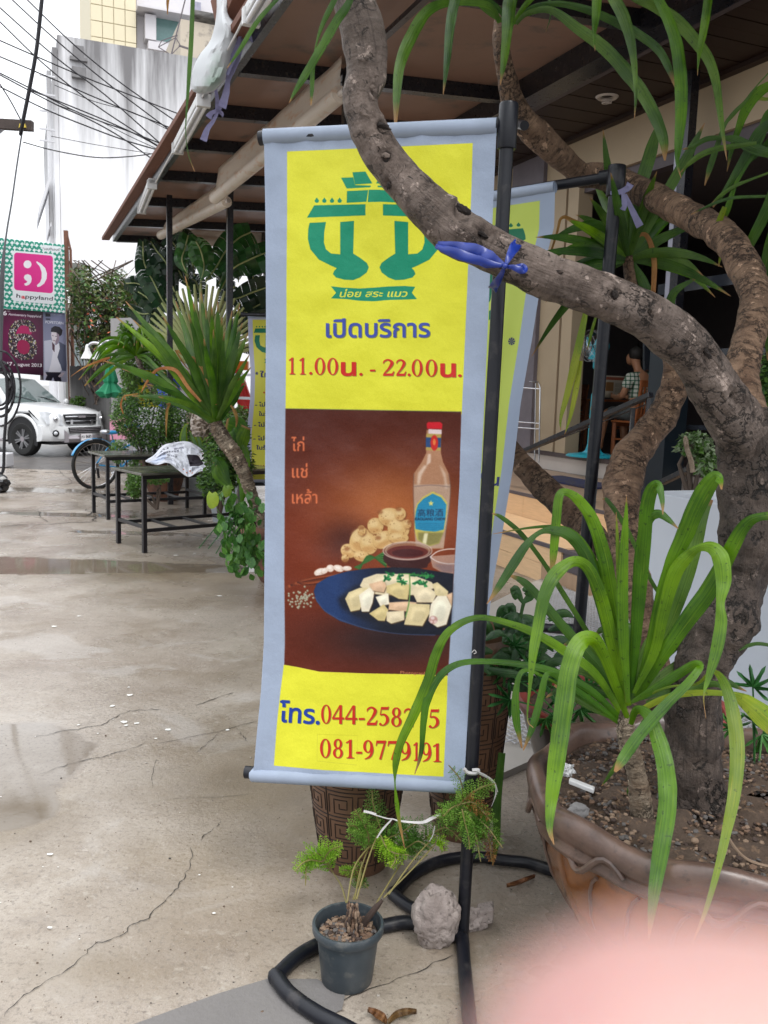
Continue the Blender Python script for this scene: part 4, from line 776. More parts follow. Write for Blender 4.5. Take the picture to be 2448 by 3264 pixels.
for x, y in ((600, 735), (520, 850), (700, 650), (800, 635), (860, 705), (510, 915), (690, 790)): E_(x, y, 16, 12, (132, 74, 36), .7, 0, 2)
# spring onion, garlic, bark, peppercorns
for i in range(16): cv.stroke(K(((560+i*2, 950+i*.8), (640, 915-i*2), (735, 858+i*6))), 3.5, [(44, 96, 40), (92, 140, 66), (30, 70, 34)][i % 3])
for x, y, rx, ry, r_2 in ((375, 975, 34, 20, -.3), (430, 955, 22, 20, 0), (475, 955, 30, 18, .3), (400, 968, 20, 15, -.6), (520, 955, 26, 13, 0), (365, 992, 14, 10, 0)): E_(x, y+4, rx, ry, (120, 70, 50), .6, r_2, 1); E_(x, y, rx, ry, (232, 212, 196), 1, r_2); E_(x-4, y-4, rx*.5, ry*.4, (250, 242, 232), .8, r_2, 1)
for i in range(7): cv.stroke(K(((190+i*12, 1060-i*6), (320, 1010+i*7), (480, 985+i*6))), 9-i*.5, [(112, 50, 28), (150, 74, 44), (84, 34, 22)][i % 3])
for _ in range(60): a = rg.gauss(285, 38); b_ = rg.gauss(1118, 24); E_(a, b_, 6, 6, (150, 146, 124)); E_(a-2, b_-2, 2.5, 2.5, (208, 206, 190))
# sauce bowls
E_(848, 900, 132, 60, (60, 26, 24)); cv.fill(K(((716, 860), (982, 862), (955, 950), (900, 962), (780, 958), (740, 940))), (58, 22, 22)); E_(849, 862, 133, 50, (150, 112, 92), .7); E_(849, 868, 112, 36, (98, 36, 30)); E_(850, 872, 86, 22, (70, 20, 22))
for rr_2, al_ in ((133, .9), (118, .6)): cv.stroke([k5(849+rr_2*cos(t), 860+rr_2*.37*sin(t)) for t in np.linspace(0, 6.28, 26)], 2.2, (220, 200, 190), al_)
cv.fill(K(((970, 890), (1105, 880), (1098, 985), (1040, 980), (985, 950))), (190, 160, 145), .75); cv.stroke(K(((970, 895), (1010, 865), (1060, 852), (1106, 850))), 3, (236, 226, 222)); cv.stroke(K(((972, 895), (1010, 918), (1060, 930), (1103, 930))), 2.5, (225, 215, 212)); cv.fill(K(((985, 930), (1100, 935), (1098, 980), (1040, 975))), (120, 100, 105), .7, blur=3)
# plate
def platec(X, Y): u = X/CW; return np.array((18, 24, 40.))+(np.array((34, 60, 108.))-np.array((18, 24, 40.)))*np.clip(1.15-4.2*np.abs(u-.30), 0, 1)[..., None]
cv.fill(K(((340, 1080), (355, 1040), (420, 1000), (520, 972), (640, 955), (760, 950), (900, 955), (1098, 985), (1088, 1200), (1080, 1312), (960, 1320), (800, 1310), (620, 1285), (480, 1240), (400, 1190), (355, 1135))), platec)
cv.fill(K(((470, 1120), (560, 1050), (700, 1010), (900, 1000), (1094, 1040), (1082, 1270), (900, 1275), (700, 1262), (560, 1215), (490, 1170))), (22, 26, 38), .8, blur=5); cv.stroke(K(((345, 1110), (400, 1185), (500, 1240), (640, 1285), (800, 1310), (1000, 1318))), 3, (66, 84, 120), .7)
# chicken pieces
CH_ = [(228, 212, 176), (220, 202, 154), (240, 230, 206), (222, 184, 148), (214, 194, 136)]
for i, pl in enumerate([((590, 1050), (610, 1010), (680, 985), (760, 985), (850, 985), (900, 1000), (980, 1030), (1000, 1060), (900, 1100), (720, 1100), (640, 1090)), ((510, 1120), (530, 1085), (590, 1060), (640, 1060), (590, 1180), (540, 1190)), ((585, 1100), (640, 1060), (670, 1075), (660, 1140), (640, 1190), (600, 1190)), ((640, 1040), (720, 1020), (735, 1050), (720, 1085), (660, 1075)),
                        ((735, 1050), (800, 1030), (860, 1045), (850, 1125), (800, 1120), (735, 1085)), ((875, 1085), (950, 1050), (1010, 1090), (985, 1140), (900, 1140)), ((985, 1040), (1010, 1030), (1070, 1080), (1060, 1120), (1000, 1100)), ((675, 1110), (745, 1090), (750, 1150), (700, 1160)), ((750, 1140), (850, 1135), (900, 1140), (860, 1190), (745, 1180)),
                        ((640, 1200), (720, 1150), (745, 1180), (725, 1240), (690, 1238)), ((735, 1190), (830, 1185), (832, 1235), (760, 1255), (735, 1240)), ((860, 1145), (970, 1150), (968, 1200), (930, 1268), (830, 1260)), ((975, 1150), (1010, 1105), (1060, 1105), (1088, 1160), (1060, 1260), (1010, 1275), (962, 1240)), ((1060, 1100), (1092, 1085), (1088, 1160))]):
    c = CH_[i % 5]; A = np.array(K(pl)); ce = A.mean(0); cv.fill([tuple(p+np.array((2, 3))) for p in A], (84, 58, 34), .8, blur=1); cv.fill([tuple(p) for p in A], c); cv.fill([tuple(ce+(p-ce)*.62-np.array((1, 3))) for p in A], tuple(min(255, v+22) for v in c), .85, blur=3); cv.fill([tuple(ce+(p-ce)*.5+np.array((2, 8))) for p in A], tuple(v*.8 for v in c), .45, blur=3)
E_(988, 1235, 24, 22, (196, 150, 140)); E_(985, 1225, 11, 9, (232, 210, 205)); E_(1000, 1245, 9, 8, (226, 196, 190)); E_(978, 1245, 8, 7, (224, 196, 190))
for cx, cy in ((750, 985), (800, 1000), (820, 1030), (730, 1010), (890, 995), (935, 990), (900, 1030), (940, 1040), (965, 1000)):
    for _ in range(9): a = rg.uniform(0, 6.3); cv.stroke(K(((cx, cy), (cx+30*cos(a), cy+18*sin(a)))), [7, 3], [(24, 112, 58), (52, 150, 78), (16, 80, 44)][_ % 3], sm=False)
cv.stroke(K(((860, 985), (862, 1080), (855, 1150), (838, 1220))), 4, (110, 150, 80)); cv.stroke(K(((800, 985), (860, 985), (960, 1000))), 2.5, (70, 130, 60))
cv.text('Photography', k5(810, 1527), k5(965, 1533), 9.5, (196, 130, 90))
x0_, x1_, y0_, y1_ = int(CW*.09), int(CW*.9), int(CH*.425), int(CH*.815)
for ch in range(3): cv.a[y0_:y1_, x0_:x1_, ch] = cv.bl(cv.bl(cv.a[y0_:y1_, x0_:x1_, ch], 1), 1)
cv.a[y0_:y1_, x0_:x1_] += ((cv.rs.rand(y1_-y0_, x1_-x0_, 1)-.5)*.05).astype(np.float32)
# the yellow sticker patch behind 081, folds of dirt
cv.stroke([k5(360, 1855), k5(578, 1862), k5(575, 2000)], 1.6, (196, 190, 40), .6, sm=False); cv.stroke([k5(360, 1855), k5(358, 2000), k5(575, 2022)], 1.6, (190, 186, 60), .6, sm=False)
cv.a += (cv.rs.rand(CH, CW, 1).astype(np.float32)-.5)*.06
m_ban = cv.material('near_banner_print', rough=.42, trans=.22, bump=.4)
m_bback = mk('banner_back', lin((160, 172, 192)), .5, trans=.2)
def banner(name, lab, Lp, Rp, YL, YR, mat, rip, nu=28, nv=90, grp=None, Yb=0.0):
    L_ = np.array(Lp, float); R_ = np.array(Rp, float); c = P(R_[-1, 1], R_[-1, 2], YR); t = thing(name, (c[0], c[1], 0), lab, 'banner', grp)
    def pt(u, v, off=0):
        a = [np.interp(v, L_[:, 0], L_[:, 1]), L_[0, 2]+v*(L_[-1, 2]-L_[0, 2])]; b = [np.interp(v, R_[:, 0], R_[:, 1]), R_[0, 2]+v*(R_[-1, 2]-R_[0, 2])]
        x = a[0]*(1-u)+b[0]*u; y = a[1]*(1-u)+b[1]*u; return P(x, y, YL*(1-u)+YR*u+rip(u, v)+off)
    q = M(); q.grid(pt, nu, nv); q.build('sheet', mat, t); q2 = M(); q2.grid(lambda u, v: pt(u, v, .003), nu, nv); q2.build('sheet_back', m_bback, t)
    for v0 in (0, 1):
        q = M(); q.tube([pt(k/14, v0, .012)-UP*(.016 if v0 == 0 else -.012) for k in range(15)], .0235, 12, cap=False); q.build('hem_sleeve', m_bback, t)
    return t, pt
def rip1(u, v): return .010*sin(u*9+v*3)*(1-v)*.5*(1-v)+.012*noise.noise(Vector((u*2.2, v*5, 3)))+.02*noise.noise(Vector((u*3, v*2.5, 8)))*(v > .8)*(v-.8)*5+(.006*noise.noise(Vector((u*14, v*10, 2)))*max(0, 1-abs(v-.03)*16))+.010*sin((u*.8+v)*26)*max(0, v-.86)*5*(1-u)+.007*noise.noise(Vector((u*6, v*12, 5)))+.004*noise.noise(Vector((u*16, v*26, 9)))
b1, pt1 = banner('shop_banner', 'largest yellow restaurant banner with opening hours and a chicken dish, nearest', Lp, Rp, 2.66, 2.50, m_ban, rip1)
def stand(par, top, bot, arms, Yp, caps, r=.019, lab=None):
    t = thing('banner_stand', (P(*bot, Yp)[0], P(*bot, Yp)[1], 0), lab, 'banner stand', 'black pipe banner stands'); A = P(*top, Yp); B = P(*bot, Yp)
    q = M(); q.tube([A*(1-k/20)+B*k/20 for k in range(21)], r, 16); q.build('pole', m_pvc, t)
    d = nrm(B-A); q = M(); q.tube([A-d*.025, A-d*.02, A+d*.09, A+d*.093], [r*1.25, r*1.38, r*1.38, r*1.3], 16); q.build('tee_fitting', m_pvc, t)
    for (x0, y0, Ya), (x1, y1, Yb_) in arms:
        q = M(); q.tube([P(x0, y0, Ya), P(x1, y1, Yb_)], r*.78, 14); q.build('arm', m_pvc, t)
        q = M(); a_ = P(x0, y0, Ya); b_2 = P(x1, y1, Yb_); dd = nrm(b_2-a_); q.tube([a_, a_+dd*.05], r*1.12, 14); q.build('arm_socket', m_pvc, t)
    for x0, y0, Ya, x1, y1, Yb_ in caps: q = M(); q.tube([P(x0, y0, Ya), P(x1, y1, Yb_)], r*1.05, 14); q.build('end_cap', m_pvc, t)
    return t
st1 = stand(b1, (1621, 360), (1474, 2985), [((1612, 398, 2.515), (835, 440, 2.675)), ((1497, 2503, 2.515), (800, 2466, 2.675))], 2.5, [(827, 441, 2.677, 846, 439, 2.673), (782, 2461, 2.68, 808, 2463, 2.675)], lab='nearest black pipe stand, carrying the biggest banner, its foot loops on the floor')
def floorpipe(pts, r, par, name='foot_pipe', z=.022): q = M(); q.tube([G(x, y, z) for x, y in spline(pts, 6)], r, 12, rough=.05); return q.build(name, m_pvc, par)
floorpipe([(1262, 2842), (1300, 2800), (1370, 2757), (1450, 2735), (1530, 2732), (1610, 2742), (1690, 2752), (1800, 2790)], .02, st1); floorpipe([(1256, 2852), (1290, 2880), (1330, 2905), (1420, 2960), (1474, 2990)], .02, st1)
floorpipe([(1474, 2990), (1400, 2958), (1310, 2940), (1240, 2948), (1080, 2985), (960, 3040), (880, 3112)], .021, st1); floorpipe([(880, 3112), (920, 3165), (1000, 3225), (1100, 3275), (1200, 3330)], .022, st1); floorpipe([(1474, 2990), (1482, 3100), (1500, 3290)], .02, st1)
for c in ((1256, 2847), (880, 3112)): q = M(); q.blob(G(*c, .022), .0245, 2, amp=.05); q.build('elbow', m_pvc, st1)
# ---- second banner, behind the leaning branch
Lp2 = [(0, 1290, 660), (.5, 1285, 1300), (1, 1262, 1960)]; Rp2 = [(0, 1770, 583), (.1, 1766, 720), (.2, 1730, 860), (.35, 1697, 1070), (.5, 1660, 1285), (.65, 1635, 1495), (.8, 1600, 1710), (.9, 1573, 1860), (1, 1556, 1985)]
cv = Cv(400, 1100, BORD, rowmap(Lp2, Rp2, 400, 1100)); CG = (196, 212, 96)
cv.fm = lambda x, y: (np.asarray(x)*400, np.asarray(y)*1100)
cv.fill([(.1, .035), (.9, .035), (.9, .965), (.1, .965)], CG); fm2 = rowmap(Lp2, Rp2, 400, 1100); cv.fm = fm2
def k6(x, y): return (1550+x/4.423, 550+y/4.423)
g2 = (10, 112, 78)
cv.fill([k6(*p) for p in ((90, 820), (515, 785), (535, 830), (552, 890), (555, 940), (520, 960), (350, 978), (90, 990))], g2)
for x in (128, 348, 456): cv.fill([k6(x+a, (760 if x < 200 else 735)+b_+(0 if x < 400 else -8)) for a, b_ in ((0, -25), (10, -10), (28, 10), (22, 28), (0, 36), (-24, 28), (-30, 10), (-12, -10))], g2)
cv.fill([k6(*p) for p in ((60, 1040), (140, 1040), (100, 1500), (60, 1800), (-20, 1900))], g2); cv.fill([k6(*p) for p in ((40, 1950), (80, 1930), (75, 2060), (35, 2080))], g2)
cv.fm = fm2
for i in range(8): a = i*pi/4; cv.fill([(1631+11*cos(a)-3.2*sin(a), 1088+12*sin(a)+3.2*cos(a)), (1631+11*cos(a)+3.2*sin(a), 1088+12*sin(a)-3.2*cos(a)), (1631, 1088)], (32, 38, 92))
cv.text('น', (1562, 1545), (1590, 1548), 34, (40, 48, 120), bold=.03); cv.text('ตู้', (1533, 1530), (1550, 1530), 30, (40, 48, 120), bold=.02)
m_b2 = cv.material('second_banner_print', rough=.3, trans=.35, bump=.2)
b2, _ = banner('shop_banner', 'pale yellow-green banner hanging skewed behind the nearest black pole', Lp2, Rp2, 4.1, 3.72, m_b2, lambda u, v: .03*noise.noise(Vector((u*5, v*3, 20)))+.02*sin(u*7-v*5)*v, grp=None)
st2 = stand(b2, (1966, 548), (1800, 2560), [((1952, 562, 3.70), (1290, 668, 4.12)), ((1846, 2012, 3.70), (1262, 1955, 4.12))], 3.68, [], r=.026, lab='black pipe stand tied to a branch by mauve string, behind the strap-leaved plant')
floorpipe([(1800, 2560), (1900, 2620), (2000, 2600)], .024, st2); floorpipe([(1800, 2560), (1700, 2520)], .024, st2)
t = thing('mauve_tie', P(2000, 600, 3.6), 'mauve plastic string tying the farther pole to the branch', 'string'); 
for pts in ([(1946, 615), (1975, 612), (2000, 600), (2010, 585)], [(1985, 610), (1990, 650), (1982, 668)], [(1992, 620), (2015, 670), (2040, 722)]): ribbon(pts, [.014, .022, .03], 3.62, twist=.3).build('strand', m_rib, t)
# ---- third, down the lane, half hidden
Lp3 = [(0, 790, 1003), (.15, 792, 1085), (.35, 799, 1200), (.5, 797, 1290), (.7, 787, 1400), (.85, 787, 1475), (1, 792, 1545)]; Rp3 = [(0, 985, 1001), (1, 985, 1542)]
cv = Cv(420, 1240, (176, 178, 198), None); cv.fm = lambda x, y: (np.asarray(x)*420, np.asarray(y)*1240); cv.fill([(.075, .03), (.92, .03), (.92, .97), (.075, .97)], (206, 202, 76)); fm3 = rowmap(Lp3, Rp3, 420, 1240); cv.fm = fm3
def kl(x, y): return (786+(x-200)*.165+6, 1003+(y-240)*.158-8)
k9 = lambda x, y: (750+x/3.567, 980+y/3.567)
cv.fill([k9(*p) for p in ((228, 238), (520, 236), (520, 290), (210, 288))], g2); 
for x in (243, 275, 308, 338, 380, 412): cv.fill([k9(x+8*cos(a), 219+9*sin(a)) for a in np.arange(8)*pi/4], g2)
cv.fill([k9(*p) for p in ((228, 315), (280, 315), (275, 380), (285, 430), (320, 450), (345, 455), (345, 320), (400, 320), (400, 500), (350, 520), (300, 505), (240, 450), (218, 380))], g2); cv.fill([k9(*p) for p in ((330, 585), (480, 590), (480, 636), (330, 632), (345, 610))], g2)
for i in range(8): a = i*pi/4; cv.stroke([k9(245, 750), k9(245+18*cos(a), 750+20*sin(a))], 1.8, (46, 50, 96), sm=False)
NV = (44, 44, 100)
for s_, x, xe, y, h, c in (('ให้', 280, 400, 792, 17, NV), ('- ไม่นำ', 225, 420, 1125, 12, NV), ('ในร้าน', 268, 440, 1232, 12, NV), ('- ไม่สูบ', 212, 430, 1355, 12, NV), ('- ไม่นำ', 205, 420, 1510, 12, NV), ('ในร้าน', 240, 430, 1615, 12, NV), ('ขอบคุณ', 193, 450, 1830, 13, (150, 60, 30))): cv.text(s_, k9(x, y), k9(xe, y), h, c, bold=.03)
cv.ell(*k9(328, 968), 3, 3, (180, 60, 30))
b3, _ = banner('shop_banner', 'narrow-looking yellow banner with rules in Thai, peeping out left of the nearest banner', Lp3, Rp3, 9.8, 9.8, cv.material('third_banner_print', rough=.4, trans=.3), lambda u, v: .05*sin(v*9+u*2)*(1-u)+.02*noise.noise(Vector((u*4, v*6, 2))), nv=40, nu=16)
st3 = stand(b3, (1000, 985), (990, 1740), [((1000, 1005, 9.8), (772, 1003, 9.8)), ((993, 1540, 9.8), (780, 1544, 9.8))], 9.8, [(768, 1002, 9.8, 779, 1003, 9.8), (778, 1543, 9.8, 788, 1544, 9.8)], r=.026, lab='black pipe stand mostly hidden behind the nearest banner, holding the rules banner')
# ---- fourth, far off among the plants
Lp4 = [(0, 432, 1172), (.5, 436, 1330), (1, 434, 1480)]; Rp4 = [(0, 520, 1174), (1, 520, 1482)]
cv = Cv(240, 800, (110, 112, 130), None); cv.fm = lambda x, y: (np.asarray(x)*240, np.asarray(y)*800); cv.fill([(.06, .02), (.98, .02), (.98, .98), (.06, .98)], (204, 196, 24)); cv.fm = rowmap(Lp4, Rp4, 240, 800)
k8 = lambda x, y: (220+x/4.1475, 950+y/4.1475)
for x0 in (925, 1100): cv.fill([[k8(x0+38+44*cos(a), 1080+78*sin(a)) for a in np.arange(20)*pi/10], [k8(x0+44+18*cos(a), 1070+48*sin(a)) for a in np.arange(20)*pi/10]], (6, 74, 60))
cv.fill([k8(*p) for p in ((980, 1180), (1090, 1180), (1090, 1200), (980, 1200))], (6, 74, 60)); cv.text('เปิดบริการ', k8(965, 1280), k8(1120, 1282), 9, (50, 52, 60), bold=.03); cv.text('11.00น.-22.00น.', k8(900, 1350), k8(1190, 1352), 8, (150, 60, 30), bold=.03)
banner('shop_banner', 'farthest small yellow banner with a dark green emblem, half hidden by potted plants', Lp4, Rp4, 15.5, 15.5, cv.material('fourth_banner_print', rough=.5, trans=.2), lambda u, v: .03*sin(u*5+v*3), nu=8, nv=16)
stand(None, (427, 1165), (432, 1545), [((428, 1172, 15.5), (522, 1174, 15.5)), ((431, 1480, 15.5), (522, 1482, 15.5))], 15.5, [], r=.03, lab='farthest banner stand, a slim pole among the potted plants')
# ================================================================== trees, strap-leaved plants and their pots
def bark(name, c, c2, ringy=0.0, spots=(.02, .015, .012), bump=.8, moss=None):
    m = bpy.data.materials.new(name); m.use_nodes = True; N = m.node_tree.nodes; L = m.node_tree.links; b = N['Principled BSDF']; b.inputs['Roughness'].default_value = .62; b.inputs['Specular IOR Level'].default_value = .35
    tc = N.new('ShaderNodeTexCoord'); O = tc.outputs['Object']; uv = tc.outputs['UV']
    def nz(s, d=8, r=.65, v=O, dist=0):
        n = N.new('ShaderNodeTexNoise'); n.inputs['Scale'].default_value = s; n.inputs['Detail'].default_value = d; n.inputs['Roughness'].default_value = r; n.inputs['Distortion'].default_value = dist; L.new(v, n.inputs['Vector']); return n.outputs[0]
    def ramp(f, stops):
        r = N.new('ShaderNodeValToRGB'); e = r.color_ramp.elements; e[0].position, e[0].color = stops[0][0], (*stops[0][1], 1); e[1].position, e[1].color = stops[-1][0], (*stops[-1][1], 1)
        for p_, c_ in stops[1:-1]: k = e.new(p_); k.color = (*c_, 1)
        L.new(f, r.inputs[0]); return r.outputs[0]
    def mx(f, a, bb):
        n = N.new('ShaderNodeMix'); n.data_type = 'RGBA'; L.new(f, n.inputs[0]); L.new(a, n.inputs[6])
        if isinstance(bb, tuple): n.inputs[7].default_value = (*bb, 1)
        else: L.new(bb, n.inputs[7])
        return n.outputs[2]
    def mr(f, a, bb, lo=0, hi=1):
        n = N.new('ShaderNodeMapRange'); n.inputs[1].default_value = a; n.inputs[2].default_value = bb; n.inputs[3].default_value = lo; n.inputs[4].default_value = hi; L.new(f, n.inputs[0]); return n.outputs[0]
    mp = N.new('ShaderNodeMapping'); mp.inputs['Scale'].default_value = (5, 70, 1); L.new(uv, mp.inputs[0]); rg = nz(1.0, 5, .6, mp.outputs[0], .4)
    mp2 = N.new('ShaderNodeMapping'); mp2.inputs['Scale'].default_value = (26, 4, 1); L.new(uv, mp2.inputs[0]); fib = nz(1.0, 6, .7, mp2.outputs[0], .6)
    co = ramp(nz(13, 10, .72), [(.36, c2), (.5, tuple((a+b_)/2 for a, b_ in zip(c, c2))), (.62, c)]); co = mx(mr(nz(3.3, 4), .45, .62, 0, .55), co, tuple(v*.55 for v in c))
    co = mx(mr(rg, .48, .66, 0, .75*ringy+.1), co, tuple(v*.35 for v in c2)); co = mx(mr(fib, .55, .7, 0, .55*(1-ringy)), co, tuple(v*.3 for v in c2))
    co = mx(mr(nz(38, 3), .66, .72, 0, .9), co, spots); co = mx(mr(nz(17, 9, .7), .60, .63, 0, .85), co, tuple(min(1, v*1.7+.03) for v in c)); co = mx(mr(nz(24, 6, .6, O, 1.5), .60, .64, 0, .8), co, tuple(v*.25 for v in c2))
    if moss: co = mx(mr(nz(3, 5), .52, .66, 0, .8), co, moss)
    L.new(co, b.inputs[0])
    h = N.new('ShaderNodeMath'); h.operation = 'MULTIPLY_ADD'; L.new(rg, h.inputs[0]); h.inputs[1].default_value = .7*ringy; L.new(nz(22, 10, .7), h.inputs[2])
    vo = N.new('ShaderNodeTexVoronoi'); vo.feature = 'DISTANCE_TO_EDGE'; vo.inputs['Scale'].default_value = 1.0; vo.inputs['Randomness'].default_value = 1.0
    mp3 = N.new('ShaderNodeMapping'); mp3.inputs['Scale'].default_value = (9, 26*(.5+ringy), 1); L.new(uv, mp3.inputs[0]); dn = N.new('ShaderNodeTexNoise'); dn.inputs['Scale'].default_value = 3; dn.inputs['Detail'].default_value = 6; L.new(mp3.outputs[0], dn.inputs['Vector']); va = N.new('ShaderNodeVectorMath'); va.operation = 'MULTIPLY_ADD'; L.new(dn.outputs[1], va.inputs[0]); va.inputs[1].default_value = (1.3, 1.3, 1.3); L.new(mp3.outputs[0], va.inputs[2]); L.new(va.outputs[0], vo.inputs['Vector'])
    ed = mr(vo.outputs[0], 0, .10, 1, 0); msk = mr(nz(6, 5), .48, .56); em = N.new('ShaderNodeMath'); em.operation = 'MULTIPLY'; L.new(ed, em.inputs[0]); L.new(msk, em.inputs[1]); co = mx(em.outputs[0], co, tuple(v*.22 for v in c2)); L.new(co, b.inputs[0])
    h0 = N.new('ShaderNodeMath'); h0.operation = 'MULTIPLY_ADD'; L.new(em.outputs[0], h0.inputs[0]); h0.inputs[1].default_value = -.55; L.new(h.outputs[0], h0.inputs[2]); h = h0
    h2 = N.new('ShaderNodeMath'); h2.operation = 'MULTIPLY_ADD'; L.new(fib, h2.inputs[0]); h2.inputs[1].default_value = .9*(1-ringy); L.new(h.outputs[0], h2.inputs[2])
    bu = N.new('ShaderNodeBump'); bu.inputs['Strength'].default_value = bump; bu.inputs['Distance'].default_value = .035; L.new(h2.outputs[0], bu.inputs['Height']); L.new(bu.outputs[0], b.inputs['Normal'])
    return m
m_bk1 = bark('grey_flaking_bark', (.25, .195, .165), (.06, .04, .03), .35)
m_bk2 = bark('brown_ringed_bark', (.30, .19, .12), (.11, .06, .035), .8)
m_bk3 = bark('rough_dark_trunk', (.15, .112, .092), (.04, .03, .025), .0, bump=1.0)
m_bk4 = bark('pale_ringed_stem', (.38, .31, .23), (.14, .09, .055), 1.0)
def limb(q, rows, n=36, rough=.16, seed=0, dents=(), sub=7, ring=0):
    """rows: x, y, Y, width in photo pixels"""
    A = spline(rows, sub); c = [P(r[0], r[1], r[2]) for r in A]; rad = [max(.004, r[3]/2/FPX*r[2]) for r in A]; b0 = len(q.v)
    q.tube(c, rad, n, rough=rough, seed=seed, ring=ring)
    ln = np.concatenate([[0], np.cumsum([np.linalg.norm(c[i+1]-c[i]) for i in range(len(c)-1)])])
    q.uvs = getattr(q, 'uvs', [])+[(j/n*1.0 if j < n/2 else (1-j/n)*1.0, ln[i]) for i in range(len(c)) for j in range(n)]
    V = np.array(q.v[b0:]); cc_ = np.repeat(np.array(c), n, 0)
    for dx, dy, dr, dp in dents:
        for i, v in enumerate(V):
            # carve a knot hole on the lens side
            z = v-CAM; px = 1224+FPX*(z@rc)/(z@fw); py = 1632-FPX*(z@uc)/(z@fw); d = hypot(px-dx, py-dy)/dr
            if d < 1.7 and np.dot(v-cc_[i], nrm(z)) < 0: k = math.exp(-d*d*1.6)-.22*math.exp(-((d-1.15)**2)*6); V[i] = v+(cc_[i]-v)*dp*k
    q.v[b0:] = [tuple(v) for v in V]; q.uv = q.uvs
    return q
# ---- the leaning tree in the big pot
tree = thing('leaning_tree', G(2180, 2560, .5), 'big twisting grey tree arching across the nearest banner, rooted in the glazed bowl', 'tree')
q = M(); limb(q, [(2222, 2650, 2.38, 250), (2210, 2520, 2.38, 200), (2206, 2400, 2.38, 186), (2214, 2258, 2.38, 176), (2236, 2130, 2.38, 176), (2268, 2050, 2.38, 196), (2312, 1960, 2.38, 204), (2362, 1860, 2.40, 160), (2382, 1740, 2.40, 168), (2388, 1600, 2.40, 178), (2386, 1450, 2.40, 186), (2372, 1330, 2.38, 180)], 44, .22, 1); q.build('trunk', m_bk3, tree, sharp=None)
q = M(); limb(q, [(2395, 1480, 2.40, 120), (2360, 1370, 2.37, 175), (2290, 1250, 2.32, 165), (2210, 1130, 2.28, 150), (2120, 1050, 2.24, 148), (2020, 985, 2.2, 142), (1900, 935, 2.18, 140), (1780, 895, 2.17, 136), (1660, 845, 2.17, 130), (1560, 795, 2.17, 128), (1450, 735, 2.17, 142), (1370, 665, 2.18, 136), (1290, 580, 2.2, 128), (1215, 480, 2.2, 116), (1170, 400, 2.2, 112), (1150, 320, 2.2, 110), (1170, 240, 2.2, 118), (1165, 150, 2.2, 128), (1140, 50, 2.2, 128), (1110, -60, 2.2, 115), (1060, -180, 2.2, 100), (1000, -330, 2.22, 84), (955, -500, 2.26, 66), (945, -640, 2.3, 50)], 44, .13, 2,
      dents=((1478, 672, 38, .5), (1232, 498, 22, .4), (1222, 405, 28, .32), (1238, 590, 13, .35), (1540, 745, 22, .35), (1960, 940, 22, .45), (2255, 1130, 24, .35), (2345, 1270, 26, .4), (1780, 860, 14, .2), (2080, 1005, 16, .25))); q.build('branch', m_bk1, tree, sharp=None)
q = M(); limb(q, [(2385, 1420, 2.42, 120), (2380, 1330, 2.46, 125), (2362, 1230, 2.52, 108), (2375, 1120, 2.6, 104), (2405, 1010, 2.7, 100), (2400, 910, 2.85, 100), (2350, 810, 3.0, 96), (2290, 740, 3.2, 90), (2200, 690, 3.45, 88), (2100, 635, 3.7, 86), (2000, 590, 3.86, 80), (1905, 560, 3.9, 74), (1850, 555, 3.9, 70), (1790, 500, 3.85, 72), (1720, 440, 3.8, 84), (1660, 375, 3.75, 76), (1628, 300, 3.7, 62), (1610, 220, 3.65, 54), (1598, 150, 3.6, 48), (1596, 90, 3.6, 44), (1600, 40, 3.6, 34)], 30, .14, 3, dents=((1985, 560, 14, -.3), (2395, 1010, 16, .2))); q.build('branch', m_bk2, tree, sharp=None)
q = M(); a = P(1668, 398, 3.7); q.tube([P(1650, 396, 3.72), P(1672, 400, 3.55)], .018, 12); q.build('branch_stub', m_pvc, tree)
m_knot = mk('knot_hole_dark', (.018, .013, .011), .9, bump=.6, bs=120, c3=(.06, .04, .03), sc3=60)
R_ = random.Random(3)
for x, y, Y, a, b2_, rt in ((1478, 668, 2.125, .024, .012, .5), (1232, 500, 2.165, .011, .018, .3), (1222, 402, 2.165, .020, .009, .3), (1238, 592, 2.165, .006, .012, .2), (1540, 748, 2.125, .017, .007, .6), (1960, 938, 2.135, .010, .014, -.3), (2255, 1128, 2.22, .018, .008, .9), (2348, 1268, 2.31, .016, .012, .4), (1780, 868, 2.125, .012, .006, .2)):
    q = M(); q.blob(P(x, y, Y), 1, 3, .45, 2.2, R_.uniform(0, 60), (a*.8, .006, b2_*.75), Matrix.Rotation(rt, 3, 'Y')); q.build('knot', m_knot, tree)
for _ in range(46):   # loose flakes standing off the bark
    k = R_.random(); A_ = [(2290, 1250, 2.32), (2120, 1050, 2.24), (1900, 935, 2.18), (1660, 845, 2.17), (1450, 735, 2.17), (1290, 580, 2.2), (1170, 400, 2.2), (1165, 150, 2.2)]; i_ = min(int(k*7), 6); f_ = k*7-i_; c_ = np.array(A_[i_])*(1-f_)+np.array(A_[i_+1])*f_; o_ = R_.uniform(-48, 48)
    q = M(); q.blob(P(c_[0]+o_*.5, c_[1]+o_, c_[2]-.05*sqrt(max(.05, 1-(o_/62)**2))), 1, 1, .5, 2, R_.uniform(0, 60), (R_.uniform(.006, .016), .003, R_.uniform(.003, .008)), Matrix.Rotation(R_.uniform(0, 1.2), 3, 'Y')); q.build('bark_flake', m_bk1, tree, smooth=False)
